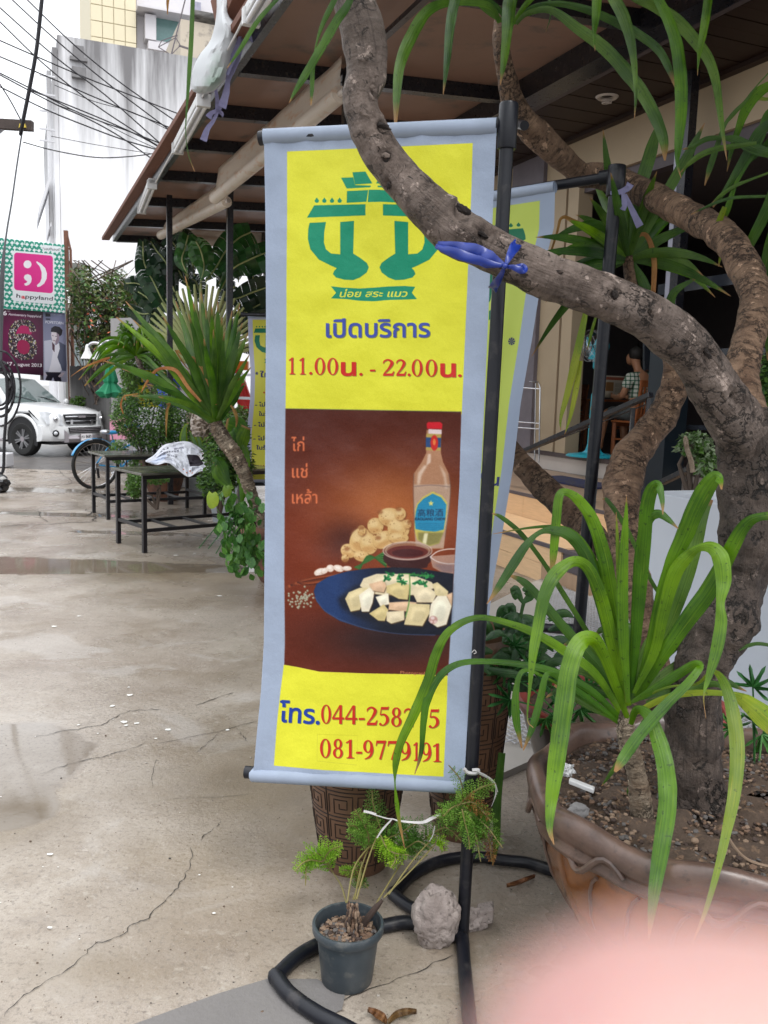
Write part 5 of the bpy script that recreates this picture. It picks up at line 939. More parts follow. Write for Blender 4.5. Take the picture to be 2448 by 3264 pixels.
# blue string bow round the branch
t = thing('blue_tie', P(1612, 850, 2.08), 'bright blue plastic string knotted in a bow round the leaning branch', 'string')
for pts, wd in (([(1395, 773, 2.1), (1450, 788, 2.08), (1510, 806, 2.07), (1560, 828, 2.06), (1610, 846, 2.06)], [.006, .026, .042, .040, .008]), ([(1388, 784, 2.1), (1450, 806, 2.07), (1530, 832, 2.06), (1608, 848, 2.06)], [.01, .024, .02, .006]), ([(1610, 848, 2.06), (1625, 815, 2.07), (1640, 788, 2.10), (1652, 772, 2.14)], [.006, .017, .025, .022]),
                ([(1610, 850, 2.06), (1635, 852, 2.05), (1662, 862, 2.05), (1674, 858, 2.06), (1665, 848, 2.07), (1640, 850, 2.06), (1612, 848, 2.06)], [.005, .012, .016, .012, .012, .008, .004]), ([(1608, 850, 2.06), (1598, 875, 2.08), (1580, 905, 2.12), (1568, 925, 2.16)], [.006, .012, .02, .024])):
    ribbon(pts, wd, 2.06, twist=.25).build('loop', m_blue, t, solid=.001)
q = M(); q.blob(P(1610, 848, 2.055), .007, 2, .2); q.build('knot', m_blue, t)
# ---- second tree in the red-rimmed pot
tree2 = thing('forked_tree', G(1985, 2130, .45), 'brown forked tree with two bare stems rising from the red-rimmed pot', 'tree')
q = M(); limb(q, [(2120, 2260, 3.2, 100), (2085, 2100, 3.25, 98), (2050, 1960, 3.3, 96), (2010, 1800, 3.4, 108), (1985, 1650, 3.5, 112), (1985, 1530, 3.6, 118), (2010, 1450, 3.65, 106), (2070, 1380, 3.7, 98), (2120, 1310, 3.7, 94), (2150, 1220, 3.7, 84), (2140, 1130, 3.7, 60), (2080, 1020, 3.75, 44), (2020, 930, 3.8, 38), (2003, 860, 3.85, 34), (2002, 815, 3.85, 30)], 30, .2, 5, dents=((1995, 1560, 18, -.25), (2148, 1300, 10, .3))); q.build('trunk', m_bk2, tree2, sharp=None)
q = M(); limb(q, [(1990, 1900, 3.45, 60), (1955, 1790, 3.6, 78), (1880, 1700, 3.85, 82), (1790, 1610, 4.0, 84), (1710, 1530, 4.1, 80), (1655, 1470, 4.15, 70), (1600, 1400, 4.2, 64), (1540, 1300, 4.2, 58), (1500, 1200, 4.2, 50)], 24, .16, 6); q.build('branch', m_bk2, tree2, sharp=None)
# ---- strap leaves
def leafmat(name, c, c2, tr=.28, rough=.3, edge=None):
    m = bpy.data.materials.new(name); m.use_nodes = True; N = m.node_tree.nodes; L = m.node_tree.links; b = N['Principled BSDF']; b.inputs['Roughness'].default_value = rough; b.inputs['Specular IOR Level'].default_value = .45
    tc = N.new('ShaderNodeTexCoord'); mp = N.new('ShaderNodeMapping'); mp.inputs['Scale'].default_value = (22, .6, 1); L.new(tc.outputs['UV'], mp.inputs[0])
    n = N.new('ShaderNodeTexNoise'); n.inputs['Scale'].default_value = 1; n.inputs['Detail'].default_value = 3; L.new(mp.outputs[0], n.inputs['Vector'])
    n2 = N.new('ShaderNodeTexNoise'); n2.inputs['Scale'].default_value = 7; n2.inputs['Detail'].default_value = 5; L.new(tc.outputs['Object'], n2.inputs['Vector'])
    ad = N.new('ShaderNodeMath'); ad.operation = 'MULTIPLY_ADD'; L.new(n.outputs[0], ad.inputs[0]); ad.inputs[1].default_value = .6; L.new(n2.outputs[0], ad.inputs[2])
    r = N.new('ShaderNodeValToRGB'); e = r.color_ramp.elements; e[0].position = .66; e[0].color = (*c2, 1); e[1].position = .94; e[1].color = (*c, 1); L.new(ad.outputs[0], r.inputs[0])
    oi = N.new('ShaderNodeObjectInfo'); vr = N.new('ShaderNodeMapRange'); vr.inputs[3].default_value = .62; vr.inputs[4].default_value = 1.12; L.new(oi.outputs['Random'], vr.inputs[0]); hr_ = N.new('ShaderNodeMapRange'); hr_.inputs[3].default_value = .515; hr_.inputs[4].default_value = .485; L.new(oi.outputs['Random'], hr_.inputs[0])
    hv = N.new('ShaderNodeHueSaturation'); hv.inputs['Saturation'].default_value = 1.12; L.new(vr.outputs[0], hv.inputs['Value']); L.new(hr_.outputs[0], hv.inputs['Hue']); L.new(r.outputs[0], hv.inputs['Color']); o = hv.outputs[0]
    mpb = N.new('ShaderNodeMapping'); mpb.inputs['Scale'].default_value = (6, 5, 1); L.new(tc.outputs['UV'], mpb.inputs[0]); nb = N.new('ShaderNodeTexNoise'); nb.inputs['Scale'].default_value = 1; nb.inputs['Detail'].default_value = 8; L.new(mpb.outputs[0], nb.inputs['Vector']); nbr = N.new('ShaderNodeMapRange'); nbr.inputs[1].default_value = .60; nbr.inputs[2].default_value = .72; nbr.inputs[4].default_value = .55; L.new(nb.outputs[0], nbr.inputs[0])
    xb = N.new('ShaderNodeMix'); xb.data_type = 'RGBA'; L.new(nbr.outputs[0], xb.inputs[0]); L.new(o, xb.inputs[6]); xb.inputs[7].default_value = (c[0]*1.7, c[1]*1.15, c[2]*.9, 1); o = xb.outputs[2]
    n3 = N.new('ShaderNodeTexNoise'); n3.inputs['Scale'].default_value = 90; n3.inputs['Detail'].default_value = 2; L.new(tc.outputs['Object'], n3.inputs['Vector'])
    mr = N.new('ShaderNodeMapRange'); mr.inputs[1].default_value = .66; mr.inputs[2].default_value = .71; mr.inputs[4].default_value = .6; L.new(n3.outputs[0], mr.inputs[0])
    x = N.new('ShaderNodeMix'); x.data_type = 'RGBA'; L.new(mr.outputs[0], x.inputs[0]); L.new(o, x.inputs[6]); x.inputs[7].default_value = (*[v*.3 for v in c2], 1); o = x.outputs[2]
    if edge:   # tips dry out to brown
        s = N.new('ShaderNodeSeparateXYZ'); L.new(tc.outputs['UV'], s.inputs[0]); mr2 = N.new('ShaderNodeMapRange'); mr2.inputs[1].default_value = .90; mr2.inputs[2].default_value = .97; L.new(s.outputs[1], mr2.inputs[0])
        x = N.new('ShaderNodeMix'); x.data_type = 'RGBA'; L.new(mr2.outputs[0], x.inputs[0]); L.new(o, x.inputs[6]); x.inputs[7].default_value = (*edge, 1); o = x.outputs[2]
    L.new(o, b.inputs[0]); bu = N.new('ShaderNodeBump'); bu.inputs['Strength'].default_value = .5; bu.inputs['Distance'].default_value = .004; L.new(n.outputs[0], bu.inputs['Height']); L.new(bu.outputs[0], b.inputs['Normal'])
    t = N.new('ShaderNodeBsdfTranslucent'); h = N.new('ShaderNodeHueSaturation'); h.inputs['Value'].default_value = 1.4; L.new(o, h.inputs['Color']); L.new(h.outputs[0], t.inputs[0]); ms = N.new('ShaderNodeMixShader'); ms.inputs[0].default_value = tr
    L.new(b.outputs[0], ms.inputs[1]); L.new(t.outputs[0], ms.inputs[2]); L.new(ms.outputs[0], N['Material Output'].inputs[0]); return m
TIP = (.30, .16, .06)
m_lf = leafmat('fresh_strap_leaf', (.115, .24, .022), (.035, .10, .010), .3, .36, TIP)
m_lf2 = leafmat('dark_strap_leaf', (.085, .17, .03), (.03, .08, .012), .3, .35, TIP)
m_lfy = leafmat('yellowing_leaf', (.28, .34, .05), (.14, .23, .03), .3, .35, TIP)
m_lfb = leafmat('dried_leaf', (.45, .26, .11), (.22, .10, .04), .25, .7)
def strap(par, rows, mat, fold=.22, sub=6, tw=0.0, flip=1, name='leaf', wav=.06, Yd=None):
    """rows: x, y, Y, width in photo pixels; tw turns the blade about its length"""
    if len(rows[0]) == 3: rows = [(r[0], r[1], (Yd[0]*(1-i/(len(rows)-1))+Yd[1]*i/(len(rows)-1)) if hasattr(Yd, '__len__') else Yd, r[2]) for i, r in enumerate(rows)]
    A = spline(rows, sub); Q = np.array([P(*r[:3]) for r in A]); n = len(Q); V = []; U = []; x0 = None; sd = ru(0, 50)
    for i in range(n):
        d = nrm(Q[min(i+1, n-1)]-Q[max(i-1, 0)]); vw = nrm(Q[i]-CAM); x = nrm(np.cross(d, vw)); 
        if x0 is not None and x@x0 < 0: x = -x
        x0 = x; y = nrm(np.cross(x, d))*flip; a = tw*sin(i/n*pi*1.5+sd); xr = x*cos(a)+y*sin(a); yr = -x*sin(a)+y*cos(a)
        w = max(A[i][3], 1)/FPX*A[i][2]/2; ww = 1+wav*noise.noise(Vector((i*.35, sd, 0)))
        for k, (u, h) in enumerate(((-1, fold), (-.5, fold*.32), (0, 0), (.5, fold*.32), (1, fold))):
            V.append(Q[i]+xr*u*w*ww+yr*(h*w+w*.25*noise.noise(Vector((i*.4, u*1.3, sd))))); U.append(((k/4), i/(n-1)))
    q = M(); q.add(V, [(5*i+k, 5*i+k+1, 5*i+k+6, 5*i+k+5) for i in range(n-1) for k in range(4)]); q.uv = U
    return q.build(name, mat, par, sharp=None)
def K7(l): return [(1550+r[0]/1.8474, 1500+r[1]/1.8474)+tuple(r[2:]) for r in l]
dr = thing('strap_leaf_plant', G(2030, 2600, .5), 'bright green strap-leaved plant fountaining out of the big glazed bowl', 'plant')
q = M(); limb(q, [(2052, 2640, 2.3, 78), (2040, 2540, 2.3, 72), (2030, 2470, 2.3, 66), (2010, 2390, 2.3, 66), (1995, 2320, 2.3, 60), (1997, 2260, 2.3, 40)], 26, .12, 9, sub=8, ring=.05); q.build('stem', m_bk4, dr, sharp=None)
for rows, mt, Yd, tw in (
    ([(2005, 2250, 22), (1965, 2100, 48), (1930, 1950, 52), (1905, 1870, 52), (1870, 1805, 46), (1825, 1790, 44), (1770, 1830, 56), (1735, 1900, 52), (1715, 2000, 46), (1700, 2080, 38), (1690, 2180, 16), (1681, 2290, 6), (1700, 2320, 3)], m_lf, (2.3, 2.05), .1),
    ([(2000, 2290, 20), (1960, 2180, 40), (1925, 2090, 46), (1890, 2038, 62), (1845, 2052, 74), (1815, 2130, 74), (1800, 2230, 78), (1785, 2340, 76), (1770, 2450, 70), (1756, 2560, 48), (1752, 2640, 28), (1766, 2692, 4)], m_lf, (2.28, 1.95), .1),
    ([(2010, 2310, 20), (2030, 2262, 34), (2070, 2285, 50), (2100, 2360, 66), (2122, 2450, 74), (2128, 2560, 76), (2112, 2680, 72), (2092, 2800, 58), (2078, 2900, 36), (2068, 2995, 4)], m_lf, (2.25, 1.85), .05),
    ([(2030, 2230, 12), (2130, 2190, 10), (2220, 2180, 12), (2270, 2140, 16), (2310, 2180, 40), (2338, 2280, 58), (2350, 2400, 60), (2340, 2530, 52), (2318, 2640, 42), (2290, 2760, 30), (2250, 2900, 18), (2205, 3010, 3)], m_lfy, (2.3, 1.68), .1),
    ([(2010, 2280, 20), (2120, 2225, 26), (2220, 2208, 26), (2320, 2212, 26), (2370, 2232, 60), (2430, 2280, 90), (2490, 2340, 80)], m_lfy, (2.3, 2.0), .1),
    ([(2035, 2220, 18), (2100, 2110, 50), (2180, 1990, 66), (2260, 1880, 72), (2320, 1770, 62), (2370, 1680, 50), (2420, 1648, 34), (2500, 1645, 40)], m_lf, (2.3, 2.05), .1),
    ([(2025, 2220, 18), (2075, 2060, 46), (2110, 1900, 52), (2145, 1790, 60), (2185, 1700, 70), (2215, 1625, 74), (2250, 1558, 72), (2280, 1520, 50), (2296, 1535, 24), (2300, 1560, 5)], m_lf, (2.3, 2.1), .1),
    ([(2015, 2200, 18), (2025, 2040, 44), (2040, 1880, 52), (2052, 1740, 56), (2062, 1620, 56), (2078, 1560, 50), (2098, 1546, 32), (2110, 1590, 22), (2113, 1640, 3)], m_lf, (2.32, 2.15), .1),
    ([(2010, 2210, 16), (2028, 2010, 46), (2038, 1830, 50), (2048, 1720, 46), (2070, 1655, 40), (2100, 1638, 36), (2132, 1658, 22), (2162, 1685, 4)], m_lf, (2.3, 2.2), .15),
    ([(2003, 2240, 16), (1988, 2050, 42), (1984, 1900, 46), (1988, 1760, 38), (1995, 1650, 18), (1997, 1580, 2)], m_lf, 2.25, .02), ([(1998, 2240, 12), (1980, 2000, 28), (1974, 1850, 24), (1968, 1720, 14), (1964, 1632, 2)], m_lfy, 2.26, .02),
    ([(2000, 2220, 18), (1975, 2060, 48), (1950, 1900, 56), (1925, 1770, 58), (1890, 1660, 52), (1850, 1600, 44), (1810, 1570, 32), (1783, 1580, 34), (1773, 1660, 38), (1765, 1760, 32), (1757, 1840, 3)], m_lf, (2.3, 2.25), .1),
    ([(1995, 2230, 18), (1950, 2050, 46), (1910, 1900, 50), (1870, 1780, 50), (1820, 1710, 46), (1760, 1690, 34), (1715, 1700, 20), (1675, 1740, 34), (1635, 1800, 38), (1590, 1870, 28), (1552, 1925, 3)], m_lf2, (2.3, 2.2), .1),
    ([(1998, 2230, 16), (1960, 2060, 40), (1930, 1920, 40), (1890, 1790, 34), (1840, 1710, 26), (1780, 1680, 16), (1690, 1682, 10), (1572, 1702, 2)], m_lf, (2.3, 2.3), .15),
    ([(1990, 2260, 18), (1920, 2140, 42), (1850, 2060, 44), (1780, 1980, 40), (1720, 1905, 36), (1670, 1855, 30), (1622, 1833, 8)], m_lf2, (2.3, 2.35), .1),
    ([(1985, 2200, 14), (1900, 2060, 20), (1800, 1900, 22), (1730, 1790, 18), (1660, 1700, 20), (1600, 1650, 18), (1568, 1636, 3)], m_lf2, (2.35, 2.3), .1),
    ([(1990, 2290, 18), (1900, 2150, 36), (1800, 2075, 40), (1700, 2015, 34), (1600, 1980, 26), (1530, 1968, 24), (1470, 1985, 30), (1420, 2025, 34), (1388, 2090, 40), (1364, 2170, 42), (1320, 2275, 42), (1278, 2365, 34), (1262, 2430, 30), (1259, 2495, 6), (1265, 2560, 18), (1274, 2625, 14), (1290, 2705, 2)], m_lf, (2.3, 2.25), .12),
    ([(1988, 2300, 18), (1880, 2200, 34), (1760, 2140, 32), (1640, 2115, 26), (1520, 2108, 24), (1450, 2120, 28), (1398, 2160, 32), (1362, 2230, 34), (1350, 2300, 28), (1342, 2400, 18), (1322, 2468, 3)], m_lf, (2.3, 2.25), .12),
    ([(1985, 2310, 14), (1880, 2230, 26), (1800, 2175, 22), (1745, 2148, 22), (1722, 2230, 30), (1700, 2310, 30), (1668, 2392, 5)], m_lf, (2.3, 2.2), .1), ([(1985, 2315, 12), (1870, 2235, 16), (1740, 2160, 12), (1668, 2138, 18), (1645, 2200, 26), (1645, 2290, 34), (1664, 2385, 5)], m_lf, (2.3, 2.22), .1),
    ([(2068, 2290, 36), (2020, 2360, 32), (1975, 2425, 24), (1938, 2478, 14), (1917, 2506, 2)], m_lf2, (2.2, 2.25), .05),
    ([(2010, 2240, 14), (2080, 2200, 34), (2160, 2150, 40), (2215, 2118, 34), (2230, 2128, 30), (2190, 2180, 36), (2120, 2250, 44), (2040, 2340, 50), (1985, 2420, 44), (1960, 2460, 10)], m_lf, (2.3, 2.05), .05),
    ([(2020, 2210, 16), (2085, 2080, 40), (2115, 1950, 48), (2150, 1830, 56), (2190, 1775, 50), (2225, 1748, 30), (2265, 1745, 50), (2295, 1775, 66), (2306, 1850, 60), (2296, 1920, 34), (2298, 1985, 50), (2284, 2070, 48), (2258, 2160, 26), (2243, 2220, 6), (2250, 2290, 2)], m_lf, (2.28, 2.0), .1),
    ([(2035, 2180, 16), (2120, 2020, 46), (2180, 1860, 60), (2215, 1740, 56), (2240, 1640, 46), (2262, 1590, 30)], m_lf2, (2.4, 2.45), .1), ([(2030, 2180, 16), (2110, 1960, 40), (2160, 1840, 44), (2195, 1760, 40), (2200, 1850, 18), (2190, 1900, 3)], m_lf2, (2.45, 2.5), .1),
    ([(2030, 2200, 14), (2100, 2050, 20), (2140, 1960, 20), (2075, 1850, 16), (2000, 1690, 18), (1940, 1600, 18), (1920, 1590, 4)], m_lf2, (2.5, 2.6), .1),
    ([(2060, 2240, 16), (2200, 2200, 34), (2260, 2180, 30), (2300, 2190, 18), (2330, 2250, 4)], m_lf2, (2.3, 2.2), .1), ([(2320, 2085, 10), (2380, 2060, 16), (2420, 2052, 16), (2480, 2062, 14)], m_lf2, 2.3, .1),
    ([(1600, 2400, 30), (1585, 2550, 36), (1582, 2680, 30), (1570, 2760, 4)], m_lf2, 2.7, .05), ([(1990, 2300, 18), (1920, 2270, 30), (1840, 2230, 30), (1770, 2180, 22)], m_lf2, (2.3, 2.4), .1)):
    strap(dr, [(r[0], r[1], r[2]*.79) for r in rows], mt, Yd=Yd, tw=tw)
R_ = random.Random(90)
for i in range(9): a = -1.3+2.6*i/8; l = R_.uniform(220, 380); strap(dr, [(2008, 2235, 12), (2008+sin(a)*l*.4, 2235-cos(a)*l*.45, 34), (2008+sin(a)*l*.8, 2235-cos(a)*l*.75, 34), (2008+sin(a)*l*1.1, 2235-cos(a)*l*.75+30*abs(a), 3)], m_lf2, Yd=(2.35, 2.42), sub=4)
# ---- crowns high up
cr = thing('strap_leaf_plant', P(1600, 60, 3.6), 'strap-leaved crown at the top, tipping the pale ringed branch', 'plant')
def K5(l): return [(1550+r[0]/1.8474, r[1]/1.8474, r[2]/2.4) for r in l]
def K12(l): return [(700+r[0]/1.659, r[1]/1.659, r[2]/1.95) for r in l]
for rows, mt, Yd in ((K5([(150, -160, 60), (140, -40, 90), (130, 80, 92), (120, 210, 74), (105, 350, 50), (82, 500, 4)]), m_lf2, (3.5, 3.2)), (K5([(175, 140, 26), (240, 80, 36), (380, 60, 50), (540, 170, 72), (690, 280, 86), (820, 420, 92), (920, 550, 90), (1000, 700, 82), (1045, 830, 66), (1052, 945, 12)]), m_lf2, (3.5, 3.1)),
    (K5([(180, 130, 24), (270, 45, 34), (420, 22, 40), (600, 60, 52), (780, 140, 60), (900, 205, 60), (1010, 290, 56), (1070, 390, 48), (1112, 515, 6)]), m_lf2, (3.5, 3.2)), (K5([(640, -200, 50), (740, -30, 80), (805, 90, 84), (850, 240, 64), (872, 390, 42), (880, 560, 24), (872, 705, 3)]), m_lf2, (3.3, 3.0)),
    (K5([(640, -140, 60), (650, -20, 70), (645, 100, 56), (635, 200, 26), (640, 300, 3)]), m_lf, (3.2, 3.0)), (K5([(900, -160, 40), (990, -40, 56), (1065, 100, 74), (1118, 250, 84), (1145, 450, 92), (1148, 650, 84), (1132, 850, 56), (1125, 960, 24), (1147, 1048, 3)]), m_lf, (3.2, 2.9)),
    (K5([(780, -80, 36), (880, -8, 50), (1000, 40, 74), (1130, 130, 86), (1230, 240, 80), (1310, 350, 70), (1352, 480, 60), (1372, 620, 46), (1392, 780, 30), (1417, 945, 3)]), m_lf2, (3.3, 3.0)), (K5([(1330, -160, 50), (1308, -10, 62), (1288, 130, 62), (1264, 260, 46), (1250, 350, 20), (1244, 445, 3)]), m_lf, (3.1, 3.0)),
    (K5([(360, -60, 18), (378, 40, 16), (375, 110, 10), (350, 190, 2)]), m_lf2, (3.5, 3.4)), (K12([(1480, 120, 24), (1440, 40, 34), (1340, 12, 40), (1210, 14, 44), (1100, 60, 62), (1015, 190, 74), (955, 340, 62), (937, 500, 46), (930, 665, 14)]), m_lf2, (3.5, 3.1)),
    (K12([(1300, -120, 40), (1245, 0, 60), (1218, 150, 54), (1203, 320, 40), (1182, 500, 3)]), m_lf2, (3.4, 3.1)), (K5([(160, 140, 30), (230, 30, 40), (330, -60, 40), (500, -140, 30)]), m_lf, (3.5, 3.4)), (K5([(140, 140, 30), (60, 40, 36), (-60, -40, 40), (-160, -140, 30)]), m_lf2, (3.5, 3.4)), (K5([(150, 150, 30), (170, -20, 44), (260, -160, 30)]), m_lf2, (3.6, 3.7)), (K5([(130, 140, 24), (40, 90, 34), (-40, 20, 36), (-100, -60, 30)]), m_lf2, (3.5, 3.5))):
    strap(cr, rows, mt, Yd=Yd, tw=.12)
cr2 = thing('strap_leaf_plant', P(1050, -150, 2.2), 'sparse strap leaves dangling over the canopy at the top, left of the thick branch', 'plant')
for rows, mt, Yd in ((K12([(720, -60, 20), (670, 40, 44), (620, 110, 52), (540, 250, 50), (450, 400, 42), (395, 490, 20), (368, 545, 3)]), m_lf2, 2.1), (K12([(640, -60, 20), (592, 30, 34), (540, 140, 24), (508, 250, 10), (492, 380, 26), (488, 470, 24), (483, 558, 5)]), m_lf2, 2.12), (K12([(420, -120, 10), (300, 0, 20), (200, 112, 26), (105, 265, 22), (38, 362, 3)]), m_lf2, 2.0),
    ([(616, -60, 12), (613, 40, 13), (609, 140, 14), (602, 250, 12), (595, 350, 6), (592, 420, 3), (600, 490, 2), (620, 546, 1.5)], m_lf2, 1.9), ([(545, -40, 10), (535, 0, 9), (534, 46, 2)], m_lfb, 1.9)): strap(cr2, rows, mt, Yd=Yd, tw=.1, fold=.3)
def crown(par, cx, cy, Y, n, L, w, mats, a0=-1.6, a1=1.6, droop=.35, seed=1, dep=.5, sub=4, tip=3, wpk=.45, stiff=0):
    R_ = random.Random(seed)
    for i in range(n):
        a = a0+(a1-a0)*(i+.5+R_.uniform(-.35, .35))/n; l = L*R_.uniform(.72, 1.05); dp = R_.uniform(-dep, dep); dr_ = droop*R_.uniform(.4, 1.3)*abs(sin(a))+stiff*R_.uniform(0, .3)
        rows = []
        for k in range(7):
            t = k/6; x = cx+sin(a)*l*t; y = cy-cos(a)*l*t+dr_*l*t*t*1.2; rows.append((x, y, Y+dp*t, w*(.35+1.9*t if t < .35 else (1-((t-.35)/.65)**2.0))+tip*0+1))
        strap(par, rows, R_.choice(mats), sub=sub, tw=.15)
cr3 = thing('strap_leaf_plant', P(2005, 850, 3.85), 'upright crown of strap leaves on the thin stem above the thick branch', 'plant')
def K13(l): return [(2000+r[0]/3.161, r[1]/3.161, r[2]/3.161) for r in l]
crown(cr3, 2003, 830, 3.85, 24, 330, 30, [m_lf2, m_lf2, m_lf, m_lf2], -1.9, 1.7, .5, 5, .4)
for rows, mt in ((([(1985, 820, 12), (1955, 640, 26), (1935, 520, 22), (1922, 412, 2)]), m_lf2), ([(2010, 820, 12), (2030, 640, 34), (2070, 500, 40), (2092, 420, 20), (2103, 400, 2)], m_lf2), ([(2015, 820, 12), (2100, 660, 30), (2190, 500, 30), (2246, 392, 2)], m_lf2), ([(1990, 820, 6), (1900, 740, 9), (1830, 705, 12), (1790, 695, 9), (1770, 760, 7), (1690, 1010, 3)], m_lfb), ([(1995, 815, 12), (1920, 720, 22), (1840, 725, 24), (1760, 760, 4)], m_lf2),
                 ([(2010, 830, 14), (2050, 900, 30), (2060, 960, 26), (2055, 1010, 4)], m_lf2), ([(2020, 760, 8), (2060, 750, 14), (2085, 830, 16), (2080, 960, 14), (2072, 1050, 3)], m_lfb), ([(1985, 830, 12), (1900, 830, 16), (1830, 870, 4)], m_lf2), ([(2060, 900, 10), (2120, 1000, 30), (2150, 930, 24), (2230, 880, 3)], m_lf2),
                 ([(1870, 980, 14), (1845, 1100, 24), (1810, 1250, 20), (1788, 1330, 10), (1787, 1372, 2)], m_lfy), ([(1852, 1150, 10), (1838, 1230, 18), (1820, 1320, 12), (1800, 1385, 2)], m_lfy), ([(1905, 990, 6), (1885, 1060, 10), (1873, 1115, 2)], m_lfy)): strap(cr3, rows, mt, Yd=(3.85, 3.75), tw=.08)
cr4 = thing('strap_leaf_plant', P(2480, 560, 3.2), 'crown of strap leaves sweeping in from beyond the right edge', 'plant')
for rows, mt in ((K13([(1500, 840, 60), (1400, 880, 90), (1280, 970, 108), (1180, 1130, 90), (1110, 1320, 62), (1050, 1500, 48), (1003, 1730, 3)]), m_lf), (K13([(1520, 1200, 90), (1330, 1330, 100), (1200, 1550, 84), (1080, 1760, 66), (980, 1930, 50), (860, 2090, 12)]), m_lf2), (K13([(1560, 1570, 60), (1416, 1540, 90), (1250, 1490, 100), (1100, 1410, 80), (980, 1390, 44), (800, 1400, 50), (650, 1480, 40), (555, 1505, 6)]), m_lf2), (K13([(1300, 1440, 30), (1080, 1475, 50), (900, 1500, 56), (740, 1560, 58), (620, 1650, 40), (528, 1745, 3)]), m_lf2),
                 (K13([(1500, 640, 10), (1416, 740, 12), (1290, 880, 14), (1180, 1030, 32), (1080, 1130, 40), (980, 1260, 34), (900, 1480, 52), (830, 1690, 56), (778, 1870, 6)]), m_lf2), (K13([(1560, 1980, 20), (1300, 1980, 28), (1050, 1995, 30), (850, 2060, 28), (640, 2160, 6)]), m_lf2), (K13([(1500, 1700, 16), (1416, 1742, 20), (1250, 1805, 24), (1090, 1870, 34), (950, 1960, 34), (830, 2070, 6)]), m_lf2), (K13([(1500, 980, 20), (1400, 1000, 30), (1300, 990, 40), (1180, 1040, 34), (1050, 1180, 24), (960, 1290, 3)]), m_lfy),
                 (K13([(1500, 1120, 90), (1416, 1180, 100), (1300, 1480, 70), (1180, 1680, 50), (1080, 1880, 40), (1010, 2100, 60), (970, 2230, 20)]), m_lf), (K13([(1500, 1400, 80), (1416, 1440, 60), (1300, 1560, 50), (1150, 1700, 30), (1090, 1860, 3)]), m_lf2), ([(2470, 600, 30), (2440, 680, 36), (2400, 760, 30), (2370, 830, 20), (2360, 930, 4)], m_lf2), ([(2470, 720, 30), (2450, 820, 40), (2440, 930, 40), (2445, 1060, 24), (2448, 1150, 4)], m_lf2), ([(2310, 660, 14), (2290, 720, 20), (2300, 790, 14), (2290, 850, 3)], m_lfy)): strap(cr4, rows, mt, Yd=(3.1, 3.25), tw=.12)
cr_shade = thing('strap_leaf_plant', P(1700, -420, 2.7), 'unseen dense strap-leaved crown added above the frame to shade the trunk', 'plant')  # out-of-view leaves added overhead to darken the trunk and the right side
for cx, cy, Y, sd in ((1500, -520, 2.5, 71), (2100, -560, 2.7, 72), (2700, -350, 2.6, 73), (950, -620, 2.3, 74)):
    crown(cr_shade, cx, cy, Y, 26, 420, 74, [m_lf2, m_lf2, m_lf], -1.5, 1.5, .35, sd, 1.0, sub=3)
# ---- the big glazed bowl
def glaze(name):
    m = mk(name, (.24, .085, .02), .2, .5, c2=(.06, .025, .012), sc1=4, c3=(.05, .03, .025), sc3=7, bump=.25, bs=14, rvar=.1, coat=.3); return m
m_bowl = glaze('amber_glaze'); m_rim = mk('brown_grey_glaze', (.145, .09, .068), .36, .5, c2=(.06, .036, .028), sc1=5, bump=.5, bs=26, coat=.15, c3=(.045, .03, .025), sc3=34)
bc = np.array([.972, 2.42, 0.])
RB = .54; ZR = .56
pot = thing('glazed_bowl', bc, 'huge brown glazed bowl planter with a wavy double rim, at the lower right', 'planter')
def wv(r, z, a, i):
    k = 1+.012*sin(a*9+1)+.01*sin(a*4); zz = z+.012*sin(a*9)*(1 if z > .44 else 0)*max(0, 1-(ZR-z)*4)*(1 if r > RB-.06 else 0)
    if .2 < z < .47: k += .012*sin(a*18)*sin((z-.2)/.27*pi)+.006*noise.noise(Vector((a*6, z*12, 0)))
    return r*k, zz
q = M(); q.lathe([(.26, 0), (.28, .02), (.33, .08), (.40, .18), (.455, .28), (.485, .37), (.495, .42), (.50, .44)], bc, 96, wv); q.build('body', m_bowl, pot, sharp=None)
q = M(); q.lathe([(.498, .435), (.520, .45), (.525, .462), (.511, .475), (.520, .487), (.530, .50), (.534, .52), (.531, .542), (.522, .556), (.508, .561), (.492, .556), (.478, .54), (.475, .48)], bc, 96, wv); q.build('rim', m_rim, pot, sharp=None)
for i in range(26):    # leaf ribs in relief on the body
    a0 = i*2*pi/26; q = M(); q.tube([bc+np.array([r*cos(a0+s_*.16*t), r*sin(a0+s_*.16*t), z]) for s_ in (1,) for t, (r, z) in zip(np.linspace(0, 1, 6), ((.345, .10), (.412, .2), (.46, .29), (.488, .37), (.499, .41), (.502, .43)))], .005, 6)
    q.build('relief_rib', m_rim, pot)
for a0 in (2.95, 3.6, 4.3, 5.0, 5.7):
    q = M(); q.tube([bc+np.array([(.515+.012*sin(t*pi))*cos(a0+.35*t), (.515+.012*sin(t*pi))*sin(a0+.35*t), .47-.035*sin(t*2*pi)]) for t in np.linspace(0, 1, 12)], .009, 8); q.build('relief_scroll', m_rim, pot)
m_soil = mk('dark_soil', (.075, .05, .035), .9, var=.6, sc1=20, bump=1, bs=60, c3=(.16, .10, .06), sc3=30)
q = M(); q.grid(lambda u, v: bc+np.array([(.02+.47*v)*cos(u*2*pi), (.02+.47*v)*sin(u*2*pi), .50+.035*noise.noise(Vector((u*20, v*6, 0)))+.03*(1-v)]), 60, 14); q.uv = None; q.build('soil', m_soil, pot, sharp=None)
m_ch = [mk('brown_chip', (.14, .085, .055), .85, var=.5), mk('tan_chip', (.21, .145, .10), .85, var=.4), mk('grey_chip', (.10, .09, .085), .85, var=.4), mk('dark_chip', (.05, .032, .025), .8)]
